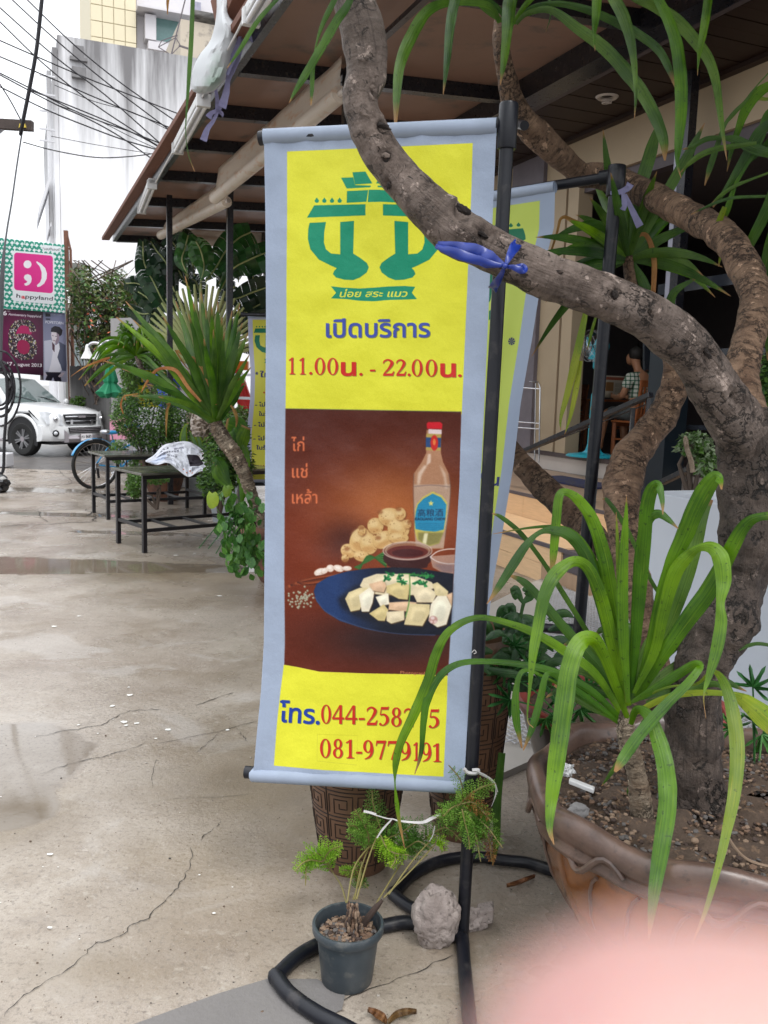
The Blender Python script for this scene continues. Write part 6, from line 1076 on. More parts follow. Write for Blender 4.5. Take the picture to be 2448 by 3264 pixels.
def chips(par, c, R0, R1, z, n, s0, s1, name='chips', sec=(0, 2*pi), zf=None):
    q = M(); 
    for _ in range(n):
        a = ru(*sec); r = R0+(R1-R0)*sqrt(rnd()); q.mi = random.randrange(4); s_ = ru(s0, s1); p = np.array(c, float)+np.array([r*cos(a), r*sin(a), z+(zf(r) if zf else 0)+ru(-.3, .6)*s_]); b0 = len(q.v)
        q.blob(p, s_, 1, .35, 1.4, ru(0, 90), (1, ru(.5, 1), ru(.35, .7)), Matrix.Rotation(ru(0, 6), 3, 'Z') @ Matrix.Rotation(ru(-.6, .6), 3, 'X'))
    return q.build(name, m_ch, par, smooth=False, kind='stuff')
chips(pot, bc, .03, .465, .505, 2600, .003, .011, zf=lambda r: .03*(1-r/.47))
def stone(x, y, z, r, mat, lab, cat='stone', name='stone', amp=.25, sc_=(1, .8, .7), fr=1.6, sub=4, seed=1, rot=None, par=None):
    q = M(); c = G(x, y, z); q.blob(c, r, sub, amp, fr, seed, sc_, rot); return tag(q.build(name, mat, par, sharp=30), lab, cat)
m_rock = mk('grey_pebble', (.16, .155, .155), .85, var=.4, sc1=40, bump=.6)
stone(1843, 2585, .545, .028, m_rock, 'small grey pebble on the bowl soil below the white plastic scrap')
q = M(); a = G(1812, 2500, .56); b_ = G(1892, 2532, .56); q.obb(a, b_-a, np.array([.008, .02, 0]), UP*.014); tag(q.build('white_packet', mk('silver_paper', (.5, .5, .5), .4, var=.3, bump=.4), bevel=.003), 'crumpled white paper packet with a red end, lying on the bowl soil', 'litter')
stone(1805, 2455, .57, .022, mk('clear_wrap', (.6, .6, .6), .2, var=.3), 'scrunched white plastic scrap at the left rim of the bowl soil', 'litter', 'plastic_scrap', .6, (1, .8, .8), 3)
for x, y, r, s_ in ((1998, 2688, .010, 3), (2215, 2680, .010, 5)): stone(x, y, .53, r, m_ch[1], 'pale tan brick chip on the soil ' + ('left of the hanging middle leaf tip' if s_ == 3 else 'right of the hanging middle leaf'), 'brick chip', 'brick_chip', .1, (1, .8, .8), 1)
q = M(); q.tube([G(x, y, .545) for x, y in spline([(2325, 2675), (2345, 2705), (2375, 2735), (2410, 2752), (2460, 2765)], 5)], .004, 6, rough=.2); tag(q.build('twig', m_ch[1]), 'pale dry twig on the soil at the right edge of the bowl', 'twig')
q = M(); a = G(2015, 2522, .57); q.blob(a, .016, 2, .05, 1, 1, (1, .6, 1.2)); tag(q.build('seedling_leaf', m_lf2), 'tiny round green seedling leaf on the bowl soil', 'seedling')
# ---- pots behind: red-rimmed bowl with papaya seedlings
c2_ = np.array([G(1900, 2170, .5)[0]+.06, 3.3, 0]); pot2 = thing('red_rim_pot', c2_, 'dark bowl pot with a dull red rim, behind the strap-leaved plant', 'planter')
q = M(); q.lathe([(.2, 0), (.26, .1), (.33, .25), (.37, .38), (.385, .44)], c2_, 48); q.build('body', mk('dark_brown_glaze', (.06, .045, .04), .3, var=.5, coat=.3), pot2)
q = M(); q.lathe([(.385, .44), (.40, .45), (.405, .475), (.395, .49), (.37, .488), (.36, .46), (.36, .42)], c2_, 48); q.build('rim', mk('dull_red', (.28, .05, .04), .4, var=.4), pot2)
q = M(); q.lathe([(.37, .44), (.2, .45), (.01, .46)], c2_, 36); q.build('soil', m_soil, pot2)
m_pap = leafmat('papaya_leaf', (.09, .24, .07), (.045, .15, .045), .25, .5)
def papaya(par, cx, cy, Y, R_, rot, seed):
    rr_ = random.Random(seed); V = [P(cx, cy, Y)]; out = []
    for k in range(7):
        a = rot+(k-3)*.62; 
        for da, f in ((-.26, .30), (-.12, .62), (-.10, .8), (0, 1), (.10, .76), (.12, .6)):
            f2 = f*(1-.05*abs(k-3)); out.append((cx+R_*f2*sin(a+da), cy-R_*f2*cos(a+da)*.9))
    V += [P(x, y, Y+rr_.uniform(-.02, .02)) for x, y in out]; n = len(out); q = M(); q.add(V, [(0, i+1, (i+1) % n+1) for i in range(n-1)]); return q.build('leaf', m_pap, par, smooth=False)
for nm, pts, Y, lab, stemx in (('papaya_seedling', [(1625, 2230, 62, -1.9), (1720, 2170, 60, .2), (1790, 2210, 66, 2.6), (1850, 2260, 66, 2.4), (1870, 2190, 60, 1.2), (1610, 2140, 55, -1.2), (1740, 2290, 60, 2.8), (1690, 2120, 50, 0), (1860, 2330, 50, 3), (1640, 2060, 40, .6)], 2.95, 'young papaya seedling with lobed leaves between the black poles', (1800, 2300)),
                               ('papaya_seedling', [(2400, 2190, 70, .5), (2335, 2320, 60, -.6), (2430, 2340, 70, 2.2), (2400, 2300, 50, 1)], 2.7, 'young papaya seedling with lobed leaves right of the thick trunk', (2400, 2520))):
    t = thing(nm, P(*stemx, Y), lab, 'plant', 'papaya seedlings')
    for i, (x, y, r_2, ro_) in enumerate(pts): papaya(t, x, y, Y+.03*(i % 3), r_2*1.25, ro_, i); q = M(); q.tube([P(*stemx, Y), P((x+stemx[0])/2+6, (y+stemx[1])/2-12, Y), P(x, y, Y+.03*(i % 3)+.004)], .003, 5); q.build('stalk', m_pap, t)
# orchid-like dark broad-leaved plant between the poles
og = thing('dark_leaved_plant', P(1600, 2200, 3.05), 'dark glossy broad-leaved plant behind the nearest pole, in the tall jar', 'plant')
m_orc = leafmat('dark_glossy_leaf', (.05, .12, .035), (.02, .06, .02), .15, .22)
R_ = random.Random(12)
for i in range(90):
    bx, by = R_.uniform(1545, 1770), R_.uniform(1970, 2230); a = R_.uniform(-1.9, 1.9); l = R_.uniform(50, 105); w_ = R_.uniform(22, 36)
    strap(og, [(bx, by, w_*.4), (bx+sin(a)*l*.4, by-cos(a)*l*.45, w_), (bx+sin(a)*l*.8, by-cos(a)*l*.6, w_*.9), (bx+sin(a)*l*1.15, by-cos(a)*l*.45+8, 3)], m_orc, Yd=R_.uniform(2.95, 3.2), sub=3, tw=.3)
for rows in ([(1655, 1990, 10), (1670, 1920, 12), (1690, 1890, 10), (1700, 1870, 8)], [(1590, 2150, 14), (1560, 2100, 12)]): strap(og, rows, m_orc, Yd=3.05)
for rows in ([(1668, 1925, 8), (1650, 1890, 26), (1640, 1880, 30), (1645, 1905, 20), (1648, 1910, 4)], [(1672, 1920, 10), (1690, 1900, 28), (1680, 1880, 30), (1665, 1880, 8)], [(1665, 2000, 8), (1640, 1970, 34), (1620, 2000, 20), (1610, 2020, 4)]): strap(og, rows, m_orc, Yd=3.0)
# ---- tall carved jars
m_jar = mk('brown_jar', (.135, .07, .04), .42, .45, var=.4, sc1=9, bump=.2, bs=50, rvar=.1); m_groove = mk('jar_groove', (.02, .011, .008), .7)
def jar(c, R_, H_, lab, lean=0):
    c = np.array(c, float); t = thing('carved_jar', c, lab, 'jar', 'tall carved brown jars'); pr = [(.62, 0), (.66, .03), (.80, .25), (.92, .5), (.99, .72), (1.0, .85), (.96, .94), (.90, .965), (.95, .985), (.97, 1.0), (.88, 1.0), (.84, .9)]
    pf = lambda v: float(np.interp(v, [p[1] for p in pr[:10]], [p[0] for p in pr[:10]]))*R_
    q = M(); q.lathe([(r*R_, z*H_) for r, z in pr], c, 64); q.build('body', m_jar, t); q = M(); q.lathe([(.85*R_, .93*H_), (.01, .94*H_)], c, 32); q.build('soil', m_soil, t)
    def on(a, v): r = pf(v)+.0006; return c+np.array([r*cos(a), r*sin(a), v*H_])
    for j in range(6):
        v0 = .08+j*.142
        q = M(); q.tube([on(a, v0-.008) for a in np.linspace(0, 2*pi, 49)[:-1]], .0022, 5, closed=True); q.build('groove', m_groove, t)
        for i in range(10):
            if sin(i*.628+.3) > .45: continue
            a0 = i*.628; w_ = .26; s_ = 1 if i % 2 else -1
            pts = [(-1, -1), (-1, 1), (1, 1), (1, -1), (-.55, -1), (-.55, .55), (.55, .55), (.55, -.45), (-.1, -.45), (-.1, .1)]
            q = M(); pth = [on(a0+x*s_*w_, v0+.062+y*.05) for x, y in pts]; fine = []
            for k in range(len(pth)-1): fine += [pth[k]*(1-t_)+pth[k+1]*t_ for t_ in (0, .33, .67)]
            fine = [c+np.array([*(nrm((p-c)*(1, 1, 0))*(pf((p[2]-c[2])/H_)+.0004))[:2], p[2]-c[2]]) for p in fine+[pth[-1]]]
            q.tube(fine, .002, 5); q.build('greek_key', m_groove, t)
    for i in range(5):
        a0 = i*1.256+.31; q = M(); q.tube([on(a0, v) for v in np.linspace(.03, .93, 16)], .0025, 5); q.build('groove', m_groove, t)
    return t
jA = G(1132, 2788, 0); jar((jA[0]-.004, jA[1]+.09, 0), .182, .66, 'tall carved brown jar straight behind the bottom of the nearest banner'); jB = G(1460, 2700, 0); jar((jB[0]+.02, jB[1]+.13, 0), .165, .80, 'darker tall carved jar behind the foot of the nearest pole')
# ================================================================== the lane: tables, bicycle, car, greenery
def foliage(par, ells, Y, dY, n, size, mats, name='foliage', seed=1, kind='stuff', asp=.55, dens=None, droop=0):
    R_ = random.Random(seed); q = M(); tot = sum(e[2]*e[3] for e in ells)
    for e in ells:
        for _ in range(int(n*e[2]*e[3]/tot)):
            while True:
                a, b_, c = R_.uniform(-1, 1), R_.uniform(-1, 1), R_.uniform(-1, 1); rr_ = a*a+b_*b_+c*c
                if .05 < rr_ < 1 and (R_.random() < .35+rr_*.8): break
            p = P(e[0]+a*e[2], e[1]+b_*e[3], Y+c*dY); 
            if p[2] < .01: continue
            s_ = size*R_.uniform(.6, 1.25); d = nrm((R_.gauss(0, 1), R_.gauss(0, 1), R_.gauss(0, .6)-.2-droop)); x = nrm(np.cross(d, (R_.gauss(0, .5), R_.gauss(0, .5), 1))); u = np.cross(x, d)
            q.mi = R_.randrange(len(mats)); q.add([p, p+d*s_*.5+x*s_*asp*.5+u*s_*.08, p+d*s_, p+d*s_*.5-x*s_*asp*.5+u*s_*.08], [(0, 1, 2), (0, 2, 3)])
    return q.build(name, mats, par, smooth=False, kind=kind)
m_fa = mk('leaf_mid', (.11, .22, .04), .4, c2=(.04, .10, .02), sc1=2, trans=.25); m_fb = mk('leaf_bright', (.15, .28, .05), .4, c2=(.08, .18, .03), sc1=2, trans=.3); m_fc = mk('leaf_dark', (.03, .075, .02), .45, sc1=2, trans=.15); m_fo = mk('leaf_olive', (.13, .15, .05), .5, sc1=2, trans=.2); m_ff = mk('orange_bract', (.5, .12, .06), .6); m_bk5 = mk('thin_branch', (.09, .065, .05), .8, var=.5)
# dark steel tables
m_top = mk('wet_grey_tabletop', (.10, .095, .08), .18, .5, c2=(.05, .05, .042), sc1=4, rvar=.12, c3=(.14, .15, .09), sc3=3)
m_steel = mk('black_table_steel', (.010, .009, .012), .4, var=.4)
def ptable(FL, BL, FR, ytop, xtop, lab, over=.05):
    a = G(*FL); b_ = G(*BL); u = nrm(G(*FR)-a); L_ = np.linalg.norm(G(*FR)-a); v = b_-a; v = v-u*(v@u); Wd = max(.42, min(.62, np.linalg.norm(v))); v = nrm(v); H_ = P(xtop, ytop, a[1])[2]
    t = thing('steel_table', a+u*L_/2+v*Wd/2, lab, 'table', 'black steel work tables beside the lane'); s_ = .04
    for du, dv in ((0, 0), (L_, 0), (0, Wd), (L_, Wd)): q = M(); q.obb(a+u*(du-s_/2)+v*(dv-s_/2), u*s_, v*s_, UP*(H_-.065)); q.build('leg', m_steel, t, smooth=False)
    def bx(nm, u0, u1, v0, v1, z0, z1, mt=m_steel): q = M(); q.obb(a+u*u0+v*v0+UP*z0, u*(u1-u0), v*(v1-v0), UP*(z1-z0)); return q.build(nm, mt, t, smooth=False, bevel=.003)
    for dv in (0, Wd): bx('stretcher', s_/2+.001, L_-s_/2-.001, dv-.015, dv+.015, .20, .235)
    for du in (0, L_): bx('stretcher', du-.015, du+.015, s_/2+.001, Wd-s_/2-.001, .235, .268)
    for k in (1, 2, 3): bx('stretcher', L_*k/4-.015, L_*k/4+.015, .016, Wd-.016, .205, .23)
    for dv in (0, Wd): bx('apron', -.02, L_+.02, dv-.018, dv+.018, H_-.064, H_-.024)
    for k in range(3): w_ = (Wd+2*over)/3; bx('top_plank', -over, L_+over, -over+w_*k+.002, -over+w_*(k+1)-.002, H_-.024, H_, m_top)
    return t, a, u, v, H_, L_
ptable((461, 1762), (421, 1721), (860, 1722), 1507, 452, 'nearer black steel table with a white printed bag lying over it')
ptable((345, 1656), (324, 1630), (652, 1639), 1450, 336, 'farther black steel table behind the one with the bag, a bicycle at its end')
# printed plastic bag on the near table
bagc = Cv(300, 200, (226, 228, 236)); bagc.fill([(.1, .9), (.05, .6), (.2, .4), (.3, .55), (.25, .8)], (206, 214, 232)); bagc.fill([(.55, .38), (.72, .3), (.8, .55), (.74, .72), (.6, .7)], (52, 46, 56)); bagc.fill([(.68, .28), (.82, .2), (.9, .35), (.76, .45)], (226, 222, 226)); bagc.fill([(.7, .1), (.86, .16), (.93, .32), (.82, .28)], (176, 146, 150)); bagc.fill([(.8, .42), (.97, .38), (.99, .52), (.86, .58)], (74, 70, 84))
for x, y, s_ in ((.22, .3, 'ไป'), (.2, .48, 'จำใบ'), (.34, .4, 'มาร์'), (.4, .27, 'ขอบคุณ'), (.3, .6, 'ร้าน')): bagc.text(s_, (x, y), (x+.12, y-.06), .07, (60, 60, 80), bold=.02, up=(0, -1))
for x, y in ((.5, .85), (.55, .9), (.6, .84), (.64, .92)): bagc.ell(x, y, .012, .02, (196, 110, 80))
m_pbag = bagc.material('printed_bag', rough=.55, spec=.3, trans=.3, bump=.1)
def drape(x0, y0, x1, y1, prof_top, prof_bot, Y, dep, amp, seed, nu=40, nv=26):
    tp = spline(prof_top, 6); bt_ = spline(prof_bot, 6); q = M()
    def pt(u, v):
        a = np.array([np.interp(u, np.linspace(0, 1, len(tp)), tp[:, k]) for k in (0, 1)]); b_ = np.array([np.interp(u, np.linspace(0, 1, len(bt_)), bt_[:, k]) for k in (0, 1)]); c = a*(1-v)+b_*v
        d = dep*(1-2*v)*.5+amp*(abs(noise.noise(Vector((u*5, v*3.5, seed))))+.5*abs(noise.noise(Vector((u*13, v*9, seed+4)))))*1.6; return P(c[0], c[1], Y+d)
    q.grid(pt, nu, nv); return q
q = drape(0, 0, 0, 0, [(463, 1468), (492, 1450), (520, 1420), (560, 1410), (600, 1408), (640, 1430), (672, 1465), (690, 1480)], [(465, 1472), (500, 1482), (535, 1475), (570, 1500), (600, 1520), (625, 1508), (650, 1500), (688, 1498)], 8.6, .3, .055, 3)
tag(q.build('plastic_bag', m_pbag, sharp=20, solid=.003), 'crumpled white printed plastic bag draped over the nearer table', 'plastic bag')
# pots
m_clay = mk('weathered_clay', (.22, .10, .06), .7, c2=(.06, .035, .03), sc1=5, bump=.3, rvar=.1); m_gpot = mk('grey_planter', (.33, .36, .38), .55, var=.15)
def claypot(c, R_, H_, lab, name='clay_pot', rimw=.04, mat=m_clay):
    t = thing(name, c, lab, 'planter'); c = np.array(c, float); q = M(); q.lathe([(.55*R_, 0), (.62*R_, .08*H_), (.85*R_, .5*H_), (.95*R_, .82*H_)], c, 40); q.build('body', mat, t); q = M(); q.lathe([(.95*R_, .82*H_), (R_+rimw*.3, .84*H_), (R_+rimw*.5, .92*H_), (R_+rimw*.3, H_), (R_-rimw, H_), (R_-rimw, .85*H_)], c, 40); q.build('rim', mat, t); q = M(); q.lathe([(R_-rimw, .88*H_), (.01, .9*H_)], c, 24); q.build('soil', m_soil, t); return t
g = G(512, 1600); claypot((g[0], g[1]+.2, 0), .30, .46, 'brown-stained round clay pot seen under the tables')
g = G(415, 1560); claypot((g[0]+.4, g[1]+.3, 0), .34, .5, 'brown clay pot by the bicycle behind the farther table')
g = G(905, 1850); pl = (g[0], g[1], 0); claypot(pl, .36, .50, 'reddish clay pot holding the ringed palm-like plant, at the edge of the nearest banner')
for x0, x1, y, lab in ((655, 742, 1665, 'tapered pale grey square planter behind the nearer table'), (575, 650, 1590, 'second pale grey square planter, farther back under the greenery')):
    a = G(x0+12, y); w_ = (x1-x0)/FPX*a[1]; H_ = .62; t = thing('square_planter', a+np.array([w_/2, w_/2, 0]), lab, 'planter', 'pale grey square planters'); q = M(); k = .12*w_
    V = [(a[0]+k, a[1]+k, 0), (a[0]+w_-k, a[1]+k, 0), (a[0]+w_-k, a[1]+w_-k, 0), (a[0]+k, a[1]+w_-k, 0), (a[0]-k, a[1]-k, H_), (a[0]+w_+k, a[1]-k, H_), (a[0]+w_+k, a[1]+w_+k, H_), (a[0]-k, a[1]+w_+k, H_), (a[0]+k*.2, a[1]+k*.2, H_), (a[0]+w_-k*.2, a[1]+k*.2, H_), (a[0]+w_-k*.2, a[1]+w_-k*.2, H_), (a[0]+k*.2, a[1]+w_-k*.2, H_), (a[0]+w_/2, a[1]+w_/2, H_-.1)]
    q.add(V, [(0, 1, 5, 4), (1, 2, 6, 5), (2, 3, 7, 6), (3, 0, 4, 7), (4, 5, 9, 8), (5, 6, 10, 9), (6, 7, 11, 10), (7, 4, 8, 11), (8, 9, 12), (9, 10, 12), (10, 11, 12), (11, 8, 12)]); q.build('body', m_gpot, t, smooth=False)
# ringed palm-like plant in the clay pot
dp = thing('ringed_stem_plant', (pl[0], pl[1], .45), 'leaning plant with pale ringed stem and a fan of dark sword leaves, left of banner', 'plant')
q = M(); limb(q, [(850, 1700, 7.2, 40), (825, 1640, 7.2, 38), (800, 1570, 7.15, 40), (775, 1500, 7.1, 44), (745, 1445, 7.1, 50), (712, 1400, 7.1, 50), (692, 1365, 7.1, 48), (686, 1345, 7.1, 40)], 22, .08, 11, sub=9, ring=.06); q.build('stem', m_bk4, dp, sharp=None)
R_ = random.Random(21)
tips = [(370, 1010), (400, 960), (425, 1020), (520, 1010), (476, 1075), (600, 1000), (555, 1060), (560, 960), (590, 880), (615, 960), (640, 930), (655, 985), (675, 975), (694, 960), (708, 1010), (740, 990), (764, 970), (772, 1030), (790, 1060), (795, 1130), (800, 1170), (785, 1220), (390, 1175), (330, 1150), (420, 1262), (505, 1265), (470, 1225), (530, 1150), (735, 1105), (680, 1050), (630, 1040), (715, 1060), (650, 1080), (580, 1100)]
for i, (tx, ty) in enumerate(tips):
    bx, by = 690+R_.uniform(-9, 9), 1350+R_.uniform(-8, 8); L_ = hypot(tx-bx, ty-by); sx = (bx+tx)/2+R_.uniform(-8, 8); sy = (by+ty)/2-(.09*abs(tx-bx)); dy = R_.uniform(-.5, .4)
    w_ = 25 if L_ > 250 else 19
    strap(dp, [(bx, by, 7.1, 14), ((bx*3+tx)/4, (by*3+ty)/4-.04*abs(tx-bx), 7.1+dy*.25, w_*.8), (sx, sy, 7.1+dy*.5, w_), ((bx+3*tx)/4, (by+3*ty)/4-.06*abs(tx-bx), 7.1+dy*.8, w_*.72), (tx, ty, 7.1+dy, 2)], m_lf2 if i % 4 else m_lf, sub=4, tw=.1)
for rows in ([(640, 1280, 12), (600, 1235, 18), (560, 1180, 20), (510, 1175, 14), (480, 1200, 14), (450, 1250, 4)], [(690, 1290, 8), (640, 1170, 12), (600, 1145, 14), (560, 1115, 12), (590, 1165, 6), (603, 1178, 2)], [(670, 1200, 8), (625, 1145, 12), (600, 1140, 10), (590, 1150, 3)], [(400, 1275, 8), (395, 1262, 4), (385, 1290, 10), (393, 1320, 4)], [(530, 1290, 8), (543, 1285, 6), (533, 1305, 14), (530, 1350, 10), (530, 1395, 2)], [(735, 1292, 8), (748, 1310, 18), (755, 1335, 16), (752, 1362, 3)], [(350, 1140, 10), (320, 1150, 14), (270, 1170, 6), (225, 1200, 1)], [(395, 1262, 10), (440, 1255, 6)]): strap(dp, [(a_, b2_, c_*.62) for a_, b2_, c_ in rows], m_lfb, Yd=7.0, sub=4, tw=.3)
# cascade of ovate leaves over the clay pot
m_ov = leafmat('ovate_leaf', (.11, .25, .06), (.045, .13, .03), .2, .45)
bp = thing('trailing_plant', (pl[0]-.3, pl[1]-.2, .3), 'bushy trailing plant with ovate leaves spilling over the reddish clay pot', 'plant')
lm = bpy.data.meshes.new('leaf'); s6 = [(0, 0, 0), (.3, .3, .05), (.36, .55, .06), (.2, .85, .02), (0, 1, -.06), (-.2, .85, .02), (-.36, .55, .06), (-.3, .3, .05), (0, .5, -.02)]; lm.from_pydata(s6, [], [(0, 1, 8), (1, 2, 8), (2, 3, 8), (3, 4, 8), (4, 5, 8), (5, 6, 8), (6, 7, 8), (7, 0, 8)]); lm.materials.append(m_ov); lm.polygons.foreach_set('use_smooth', [True]*8); uvl = lm.uv_layers.new(name='UVMap')
for lp in lm.loops: v = s6[lp.vertex_index]; uvl.data[lp.index].uv = (v[0]+.5, v[1]*.5)
bl_ = wloc(bp)
def onepiece(par, me, p, s_, R3, name='leaf'): o = link(name, me, par, Vector(p)-wloc(par)); o.rotation_euler = R3; o.scale = (s_,)*3; return o
for i in range(230):
    t_ = R_.random(); cx = 762+R_.gauss(0, 38)+t_*20; cy = 1600+t_*235+R_.gauss(0, 14); 
    if cx > 850: cx = 850-R_.random()*60
    if cx < 668+abs(cy-1680)*.35: cx = 690+abs(cy-1680)*.4+R_.random()*60
    onepiece(bp, lm, P(cx, cy, 6.75+R_.uniform(-.15, .22)-.1*t_), R_.uniform(.06, .1), (R_.uniform(.9, 2.4), R_.uniform(-.7, .7), R_.uniform(-1.7, 1.7)))
for i in range(14):
    a = (760+R_.uniform(-30, 60), 1620); b_ = (735+R_.gauss(0, 35), 1700+R_.uniform(0, 120)); q = M(); q.tube([P(*a, 7.0), P((a[0]+b_[0])/2-10, (a[1]+b_[1])/2-20, 6.8), P(*b_, 6.78)], .004, 5); q.build('stem', m_pap, bp)
for rows in ([(742, 1577, 6), (700, 1580, 34), (680, 1560, 40), (668, 1600, 34), (668, 1625, 3)],): pass
hl = thing('heart_leaf_plant', P(735, 1560, 6.6), 'yellow-green heart-shaped leaves hanging beside the ringed stem', 'plant')
m_hl = leafmat('lime_leaf', (.26, .36, .07), (.16, .27, .05), .3, .4)
for cx, cy, r_2 in ((676, 1592, 36), (722, 1564, 26)):
    V = [(cx, cy-r_2*.55)]+[(cx+r_2*.62*sin(a)*(1 if abs(a) < 2.6 else .8), cy-r_2*.8*cos(a)*(1 if abs(a) < 1.6 else 1.05)) for a in np.linspace(.5, 2*pi-.5, 16)]; q = M(); q.add([P(cx+1, cy, 6.58)]+[P(x, y, 6.6) for x, y in V], [(0, i+1, i+2) for i in range(len(V)-1)]+[(0, len(V), 1)]); q.build('leaf', m_hl, hl)
for pts in ([(742, 1550), (710, 1565), (692, 1580)], [(745, 1555), (735, 1560), (724, 1566)]): q = M(); q.tube([P(x, y, 6.6) for x, y in pts], .004, 5); q.build('stalk', m_hl, hl)
for rows in ([(740, 1660-40, 4), (752, 1600, 10), (768, 1615, 20), (745, 1598, 12)],): pass
# shrubs beyond the tables
def bush(lab, ells, Y, dY, n, sz, mats, seed, stems=6, name='potted_shrub', cat='shrub', base=None, asp=.55):
    e0 = ells[0]; b_ = base or (e0[0], e0[1]+e0[3]); t = thing(name, (P(*b_, Y)[0], Y, 0), lab, cat); foliage(t, ells, Y, dY, n, sz, mats, seed=seed, asp=asp); R2 = random.Random(seed)
    c = P(*b_, Y); c[2] = max(0, c[2]-.3)
    for _ in range(stems): e = R2.choice(ells); q = M(); e1 = P(e[0]+R2.uniform(-.6, .6)*e[2], e[1]+R2.uniform(-.5, .5)*e[3], Y+R2.uniform(-.5, .5)*dY); m_ = (c+e1)/2+np.array([R2.uniform(-.1, .1), 0, .05]); q.tube([c, m_, e1], [.02, .012, .005], 6); q.build('stem', m_bk5, t)
    return t
bush('bushy small-leaved shrub between the white car and the ringed-stem plant', [(470, 1330, 115, 95), (610, 1400, 50, 50), (560, 1350, 60, 80), (400, 1320, 50, 70), (500, 1400, 100, 40)], 11.5, .5, 9000, .045, [m_fa, m_fb, m_fc], 31, 10)
bush('shrub with small round leaves above the grey planter, at the ringed stem', [(700, 1450, 50, 90), (740, 1380, 55, 60), (690, 1540, 60, 50), (760, 1480, 50, 70)], 8.2, .35, 5000, .05, [m_fb, m_fa, m_fc], 32, 8)
bush('low tuft of leaves on the clay pot under the tables', [(500, 1520, 40, 24), (430, 1540, 30, 50)], 10.6, .25, 1200, .05, [m_fa, m_fb], 33, 4)
bush('narrow leafy pot plant trailing beside the farther table leg', [(430, 1500, 22, 60), (380, 1440, 30, 40)], 12.4, .2, 1500, .045, [m_fb, m_fa], 34, 3)
bush('bright green climbing hedge column behind the drooping spiky plant', [(405, 1130, 32, 90), (400, 1060, 22, 40), (415, 1220, 26, 60), (480, 1110, 60, 70)], 15.0, .4, 4500, .07, [m_fb, m_fa], 35, 4)
bush('tall sprawling creeper with orange bracts against the white building', [(300, 1000, 80, 110), (260, 930, 50, 90), (370, 960, 60, 110), (330, 1100, 90, 60), (440, 1010, 60, 60), (420, 930, 60, 40)], 21.5, 1.2, 6500, .13, [m_fo, m_fo, m_fc, m_fa], 36, 26, 'creeper', 'creeper', (325, 1300), .5)
t = thing('creeper_branches', P(320, 1290, 21), 'bare tangled twigs and orange bracts of the creeper by the green umbrella', 'creeper'); R2 = random.Random(8)
q = M()
for _ in range(34):
    p = [(325+R2.uniform(-30, 20), 1290), (320+R2.uniform(-60, 60), 1180), (320+R2.uniform(-100, 110), 1050), (320+R2.uniform(-110, 130), 930), (320+R2.uniform(-110, 150), 830)]; q.tube([P(x, y, 21+R2.uniform(-.6, .6)) for x, y in spline(p[:R2.choice((4, 5))], 4)], R2.uniform(.006, .018), 5)
q.build('twigs', m_bk5, t, kind='stuff'); foliage(t, [(330, 1000, 100, 120)], 20.8, 1, 40, .09, [m_ff], 'bracts', 5)
bush('weeds along the foot of the stained wall behind the car', [(262, 1285, 44, 24)], 22.0, .3, 600, .09, [m_fb, m_fa], 37, 2, 'weeds')
for nm_, ells_, Y_, n_ in (('grey-green shrub behind the red playground slide', [(770, 1345, 60, 50), (700, 1350, 40, 40)], 10.5, 2200),): bush(nm_, ells_, Y_, .3, n_, .05, [m_fb, m_fo], 38, 4)
bl2 = thing('broad_leaved_plant', P(740, 1500, 7.6), 'broad pleated leaves behind the ringed stem, beside the rules banner', 'plant')
for rows in ([(740, 1560, 14), (700, 1510, 50), (690, 1480, 20)], [(745, 1480, 12), (760, 1400, 60), (750, 1360, 70), (720, 1350, 30)], [(760, 1540, 12), (775, 1480, 46), (765, 1420, 40), (750, 1400, 10)], [(770, 1600, 10), (780, 1530, 40), (772, 1480, 16)], [(730, 1545, 10), (705, 1500, 50), (690, 1470, 40), (686, 1478, 10)], [(760, 1460, 12), (770, 1400, 50), (785, 1360, 30)]): strap(bl2, rows, m_lf, Yd=7.7, sub=4)
sv = thing('snake_plant', P(630, 1440, 9.3), 'upright yellow-edged snake plant leaves behind the printed bag', 'plant'); m_sv = leafmat('snake_leaf', (.10, .19, .06), (.04, .09, .03), .1, .4)
for rows in ([(640, 1450, 14), (618, 1400, 16), (603, 1372, 3)], [(648, 1450, 16), (636, 1405, 18), (624, 1378, 3)], [(655, 1450, 12), (650, 1420, 12), (655, 1390, 3)], [(600, 1440, 14), (585, 1400, 26), (590, 1360, 12), (600, 1350, 3)]):
    strap(sv, rows, m_lfy, Yd=9.35, sub=4, fold=.1); strap(sv, [(a, b_+3, c*.6) for a, b_, c in rows], m_sv, Yd=9.3, sub=4, fold=.1)
# drooping spiky plant behind
d2 = thing('drooping_spiky_plant', (P(480, 1240, 12)[0], 12, .5), 'thin-leaved drooping spiky plant on a leaning grey stem, above the green umbrella', 'plant')
q = M(); limb(q, [(500, 1290, 12.2, 22), (485, 1240, 12.2, 22), (460, 1200, 12.2, 20), (445, 1160, 12.2, 16), (436, 1135, 12.2, 14)], 12, .15, 3); q.build('stem', m_bk1, d2, sharp=None)
R_ = random.Random(44)
for i in range(46):
    a = R_.uniform(-2.3, 2.3); l = R_.uniform(90, 175); k = .75 if abs(a) > 1 else .3; strap(d2, [(434, 1135, 6), (434+sin(a)*l*.35, 1135-cos(a)*l*.4-12, 10), (434+sin(a)*l*.75, 1135-cos(a)*l*.6+k*20, 9), (434+sin(a)*l*1.05, 1135-cos(a)*l*.45+k*l*.55, 1.5)], R_.choice([m_lf, m_lf2, m_lf]), Yd=(12.2, 12.2+R_.uniform(-.7, .7)), sub=3, tw=.1)
